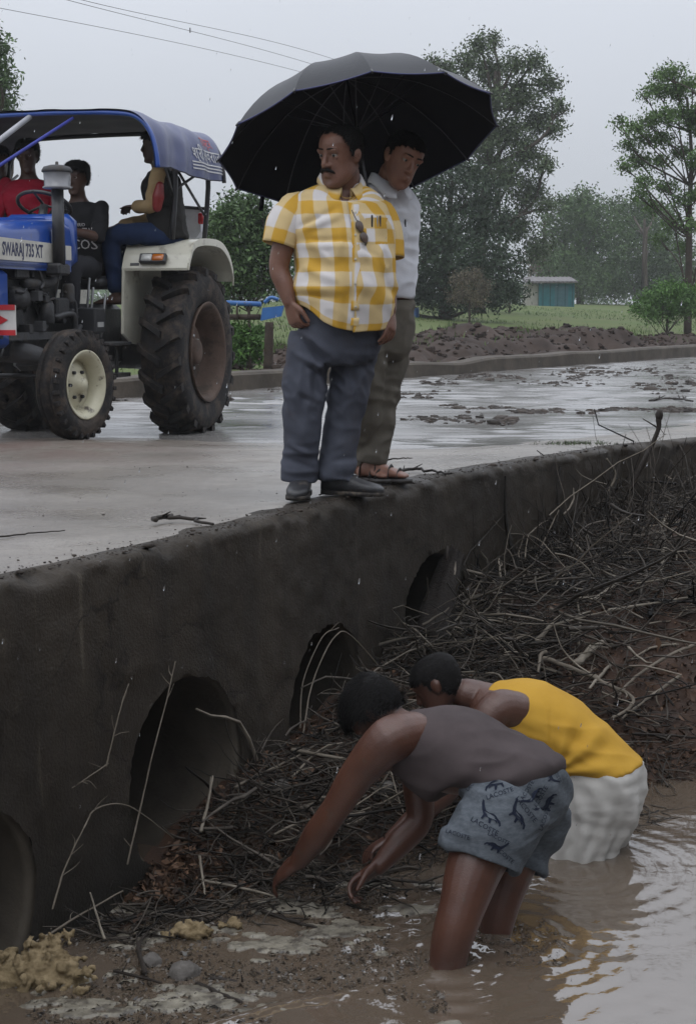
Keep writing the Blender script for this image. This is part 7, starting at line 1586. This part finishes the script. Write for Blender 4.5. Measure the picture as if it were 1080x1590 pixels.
# tuft of grass on the road edge and one white rag far off
b = on_z(890, 688, 0); n = 160; x = b[0] + r.normal(size=n) * .11; y = b[1] + r.normal(size=n) * .05; h = r.uniform(.008, .026, n); V = np.stack([np.column_stack([x - .003, y, 0 * x - .005]), np.column_stack([x + .003, y, 0 * x - .005]), np.column_stack([x + r.normal(size=n) * .02, y + r.normal(size=n) * .02, h])], 1).reshape(-1, 3)
o = obj('grass_tuft', V - b, np.arange(3 * n).reshape(-1, 3), leafmat('tuft_green', (.05, .075, .025)), smooth=False); o.location = tuple(b); tag(o, 'small green grass tuft growing on the road edge above the debris', 'grass', kind='stuff')
b = on_z(970, 553, -.08); mb = MB().ell((0, 0, .04), V3(.38, .2, .07), nu=24, nv=12); V = np.array(mb.V); V *= (1 + .25 * fbm(V * 6, 3, 2))[:, None]; o = obj('white_rag', V, mb.F, mat('dirty_white_cloth', (.45, .43, .40), .8, (.3, .28, .25), 6)); o.location = tuple(b); tag(o, 'crumpled white rag lying by the far parapet', 'rag')
# leaf caught on the twigs
p = lift(918, 915, .18); mb = MB().add([p + V3(*q) for q in ((0, 0, .045), (.012, -.004, .02), (.013, -.006, -.015), (.004, 0, -.045), (-.010, .004, -.02), (-.011, .004, .015))], [(0, 1, 2, 3, 4, 5)]); o = mb.build('dead_leaf', mat('grey_leaf', (.13, .11, .095), .6), base=p, smooth=False); o.location = tuple(p); m = o.modifiers.new('t', 'SOLIDIFY'); m.thickness = .002; tag(o, 'single broad grey leaf caught in the branches', 'leaf')

# falling drops, a few hundred in the air in front of the camera
r = np.random.default_rng(8); n = 500; D_ = r.uniform(2.2, 12, n); pp = np.array([P(a_, b_, d_) for a_, b_, d_ in zip(r.uniform(-60, 1140, n), r.uniform(-40, 1630, n), D_)]); t_, s_ = ts(pp[:, 0], pp[:, 1]); pp = pp[(pp[:, 2] > WZ + .05) & ((s_ < -.05) | (pp[:, 2] > .05))]; n = len(pp)
dr = MB().ell((0, 0, 0), V3(.0009, .0009, .0042), nu=6, nv=5); iv = np.array(dr.V); sh_ = np.array([[1, 0, 0], [0, 1, 0], [.18, 0, 1]])
V = ((iv @ sh_)[None] * r.uniform(.6, 1.3, (n, 1, 1)) + pp[:, None]).reshape(-1, 3); F = [tuple(i + k * len(iv) for i in f) for k in range(n) for f in dr.F]
tag(obj('rain', V, F, mat('rain_drop', (.9, .92, .95), .05, (.9, .92, .95), trans=1.0)), 'rain drops falling through the air', 'rain', kind='stuff')

# ------------------------------------------------------------------ rain-wet air
hz = MB().box((-125, 120, 5.7), (310, 355, 8.6)).build('haze', None, smooth=False); hz.location = (0, 0, .0)
m = bpy.data.materials.new('rain_haze'); m.use_nodes = True; nt = m.node_tree; nt.nodes.clear(); o_ = nt.nodes.new('ShaderNodeOutputMaterial'); pv = nt.nodes.new('ShaderNodeVolumePrincipled')
pv.inputs['Color'].default_value = (.95, .97, .99, 1); pv.inputs['Density'].default_value = .0008; pv.inputs['Anisotropy'].default_value = 0.0; nt.links.new(pv.outputs[0], o_.inputs['Volume']); hz.data.materials.append(m)
tag(hz, 'thin rain haze in the air', 'haze', kind='stuff')
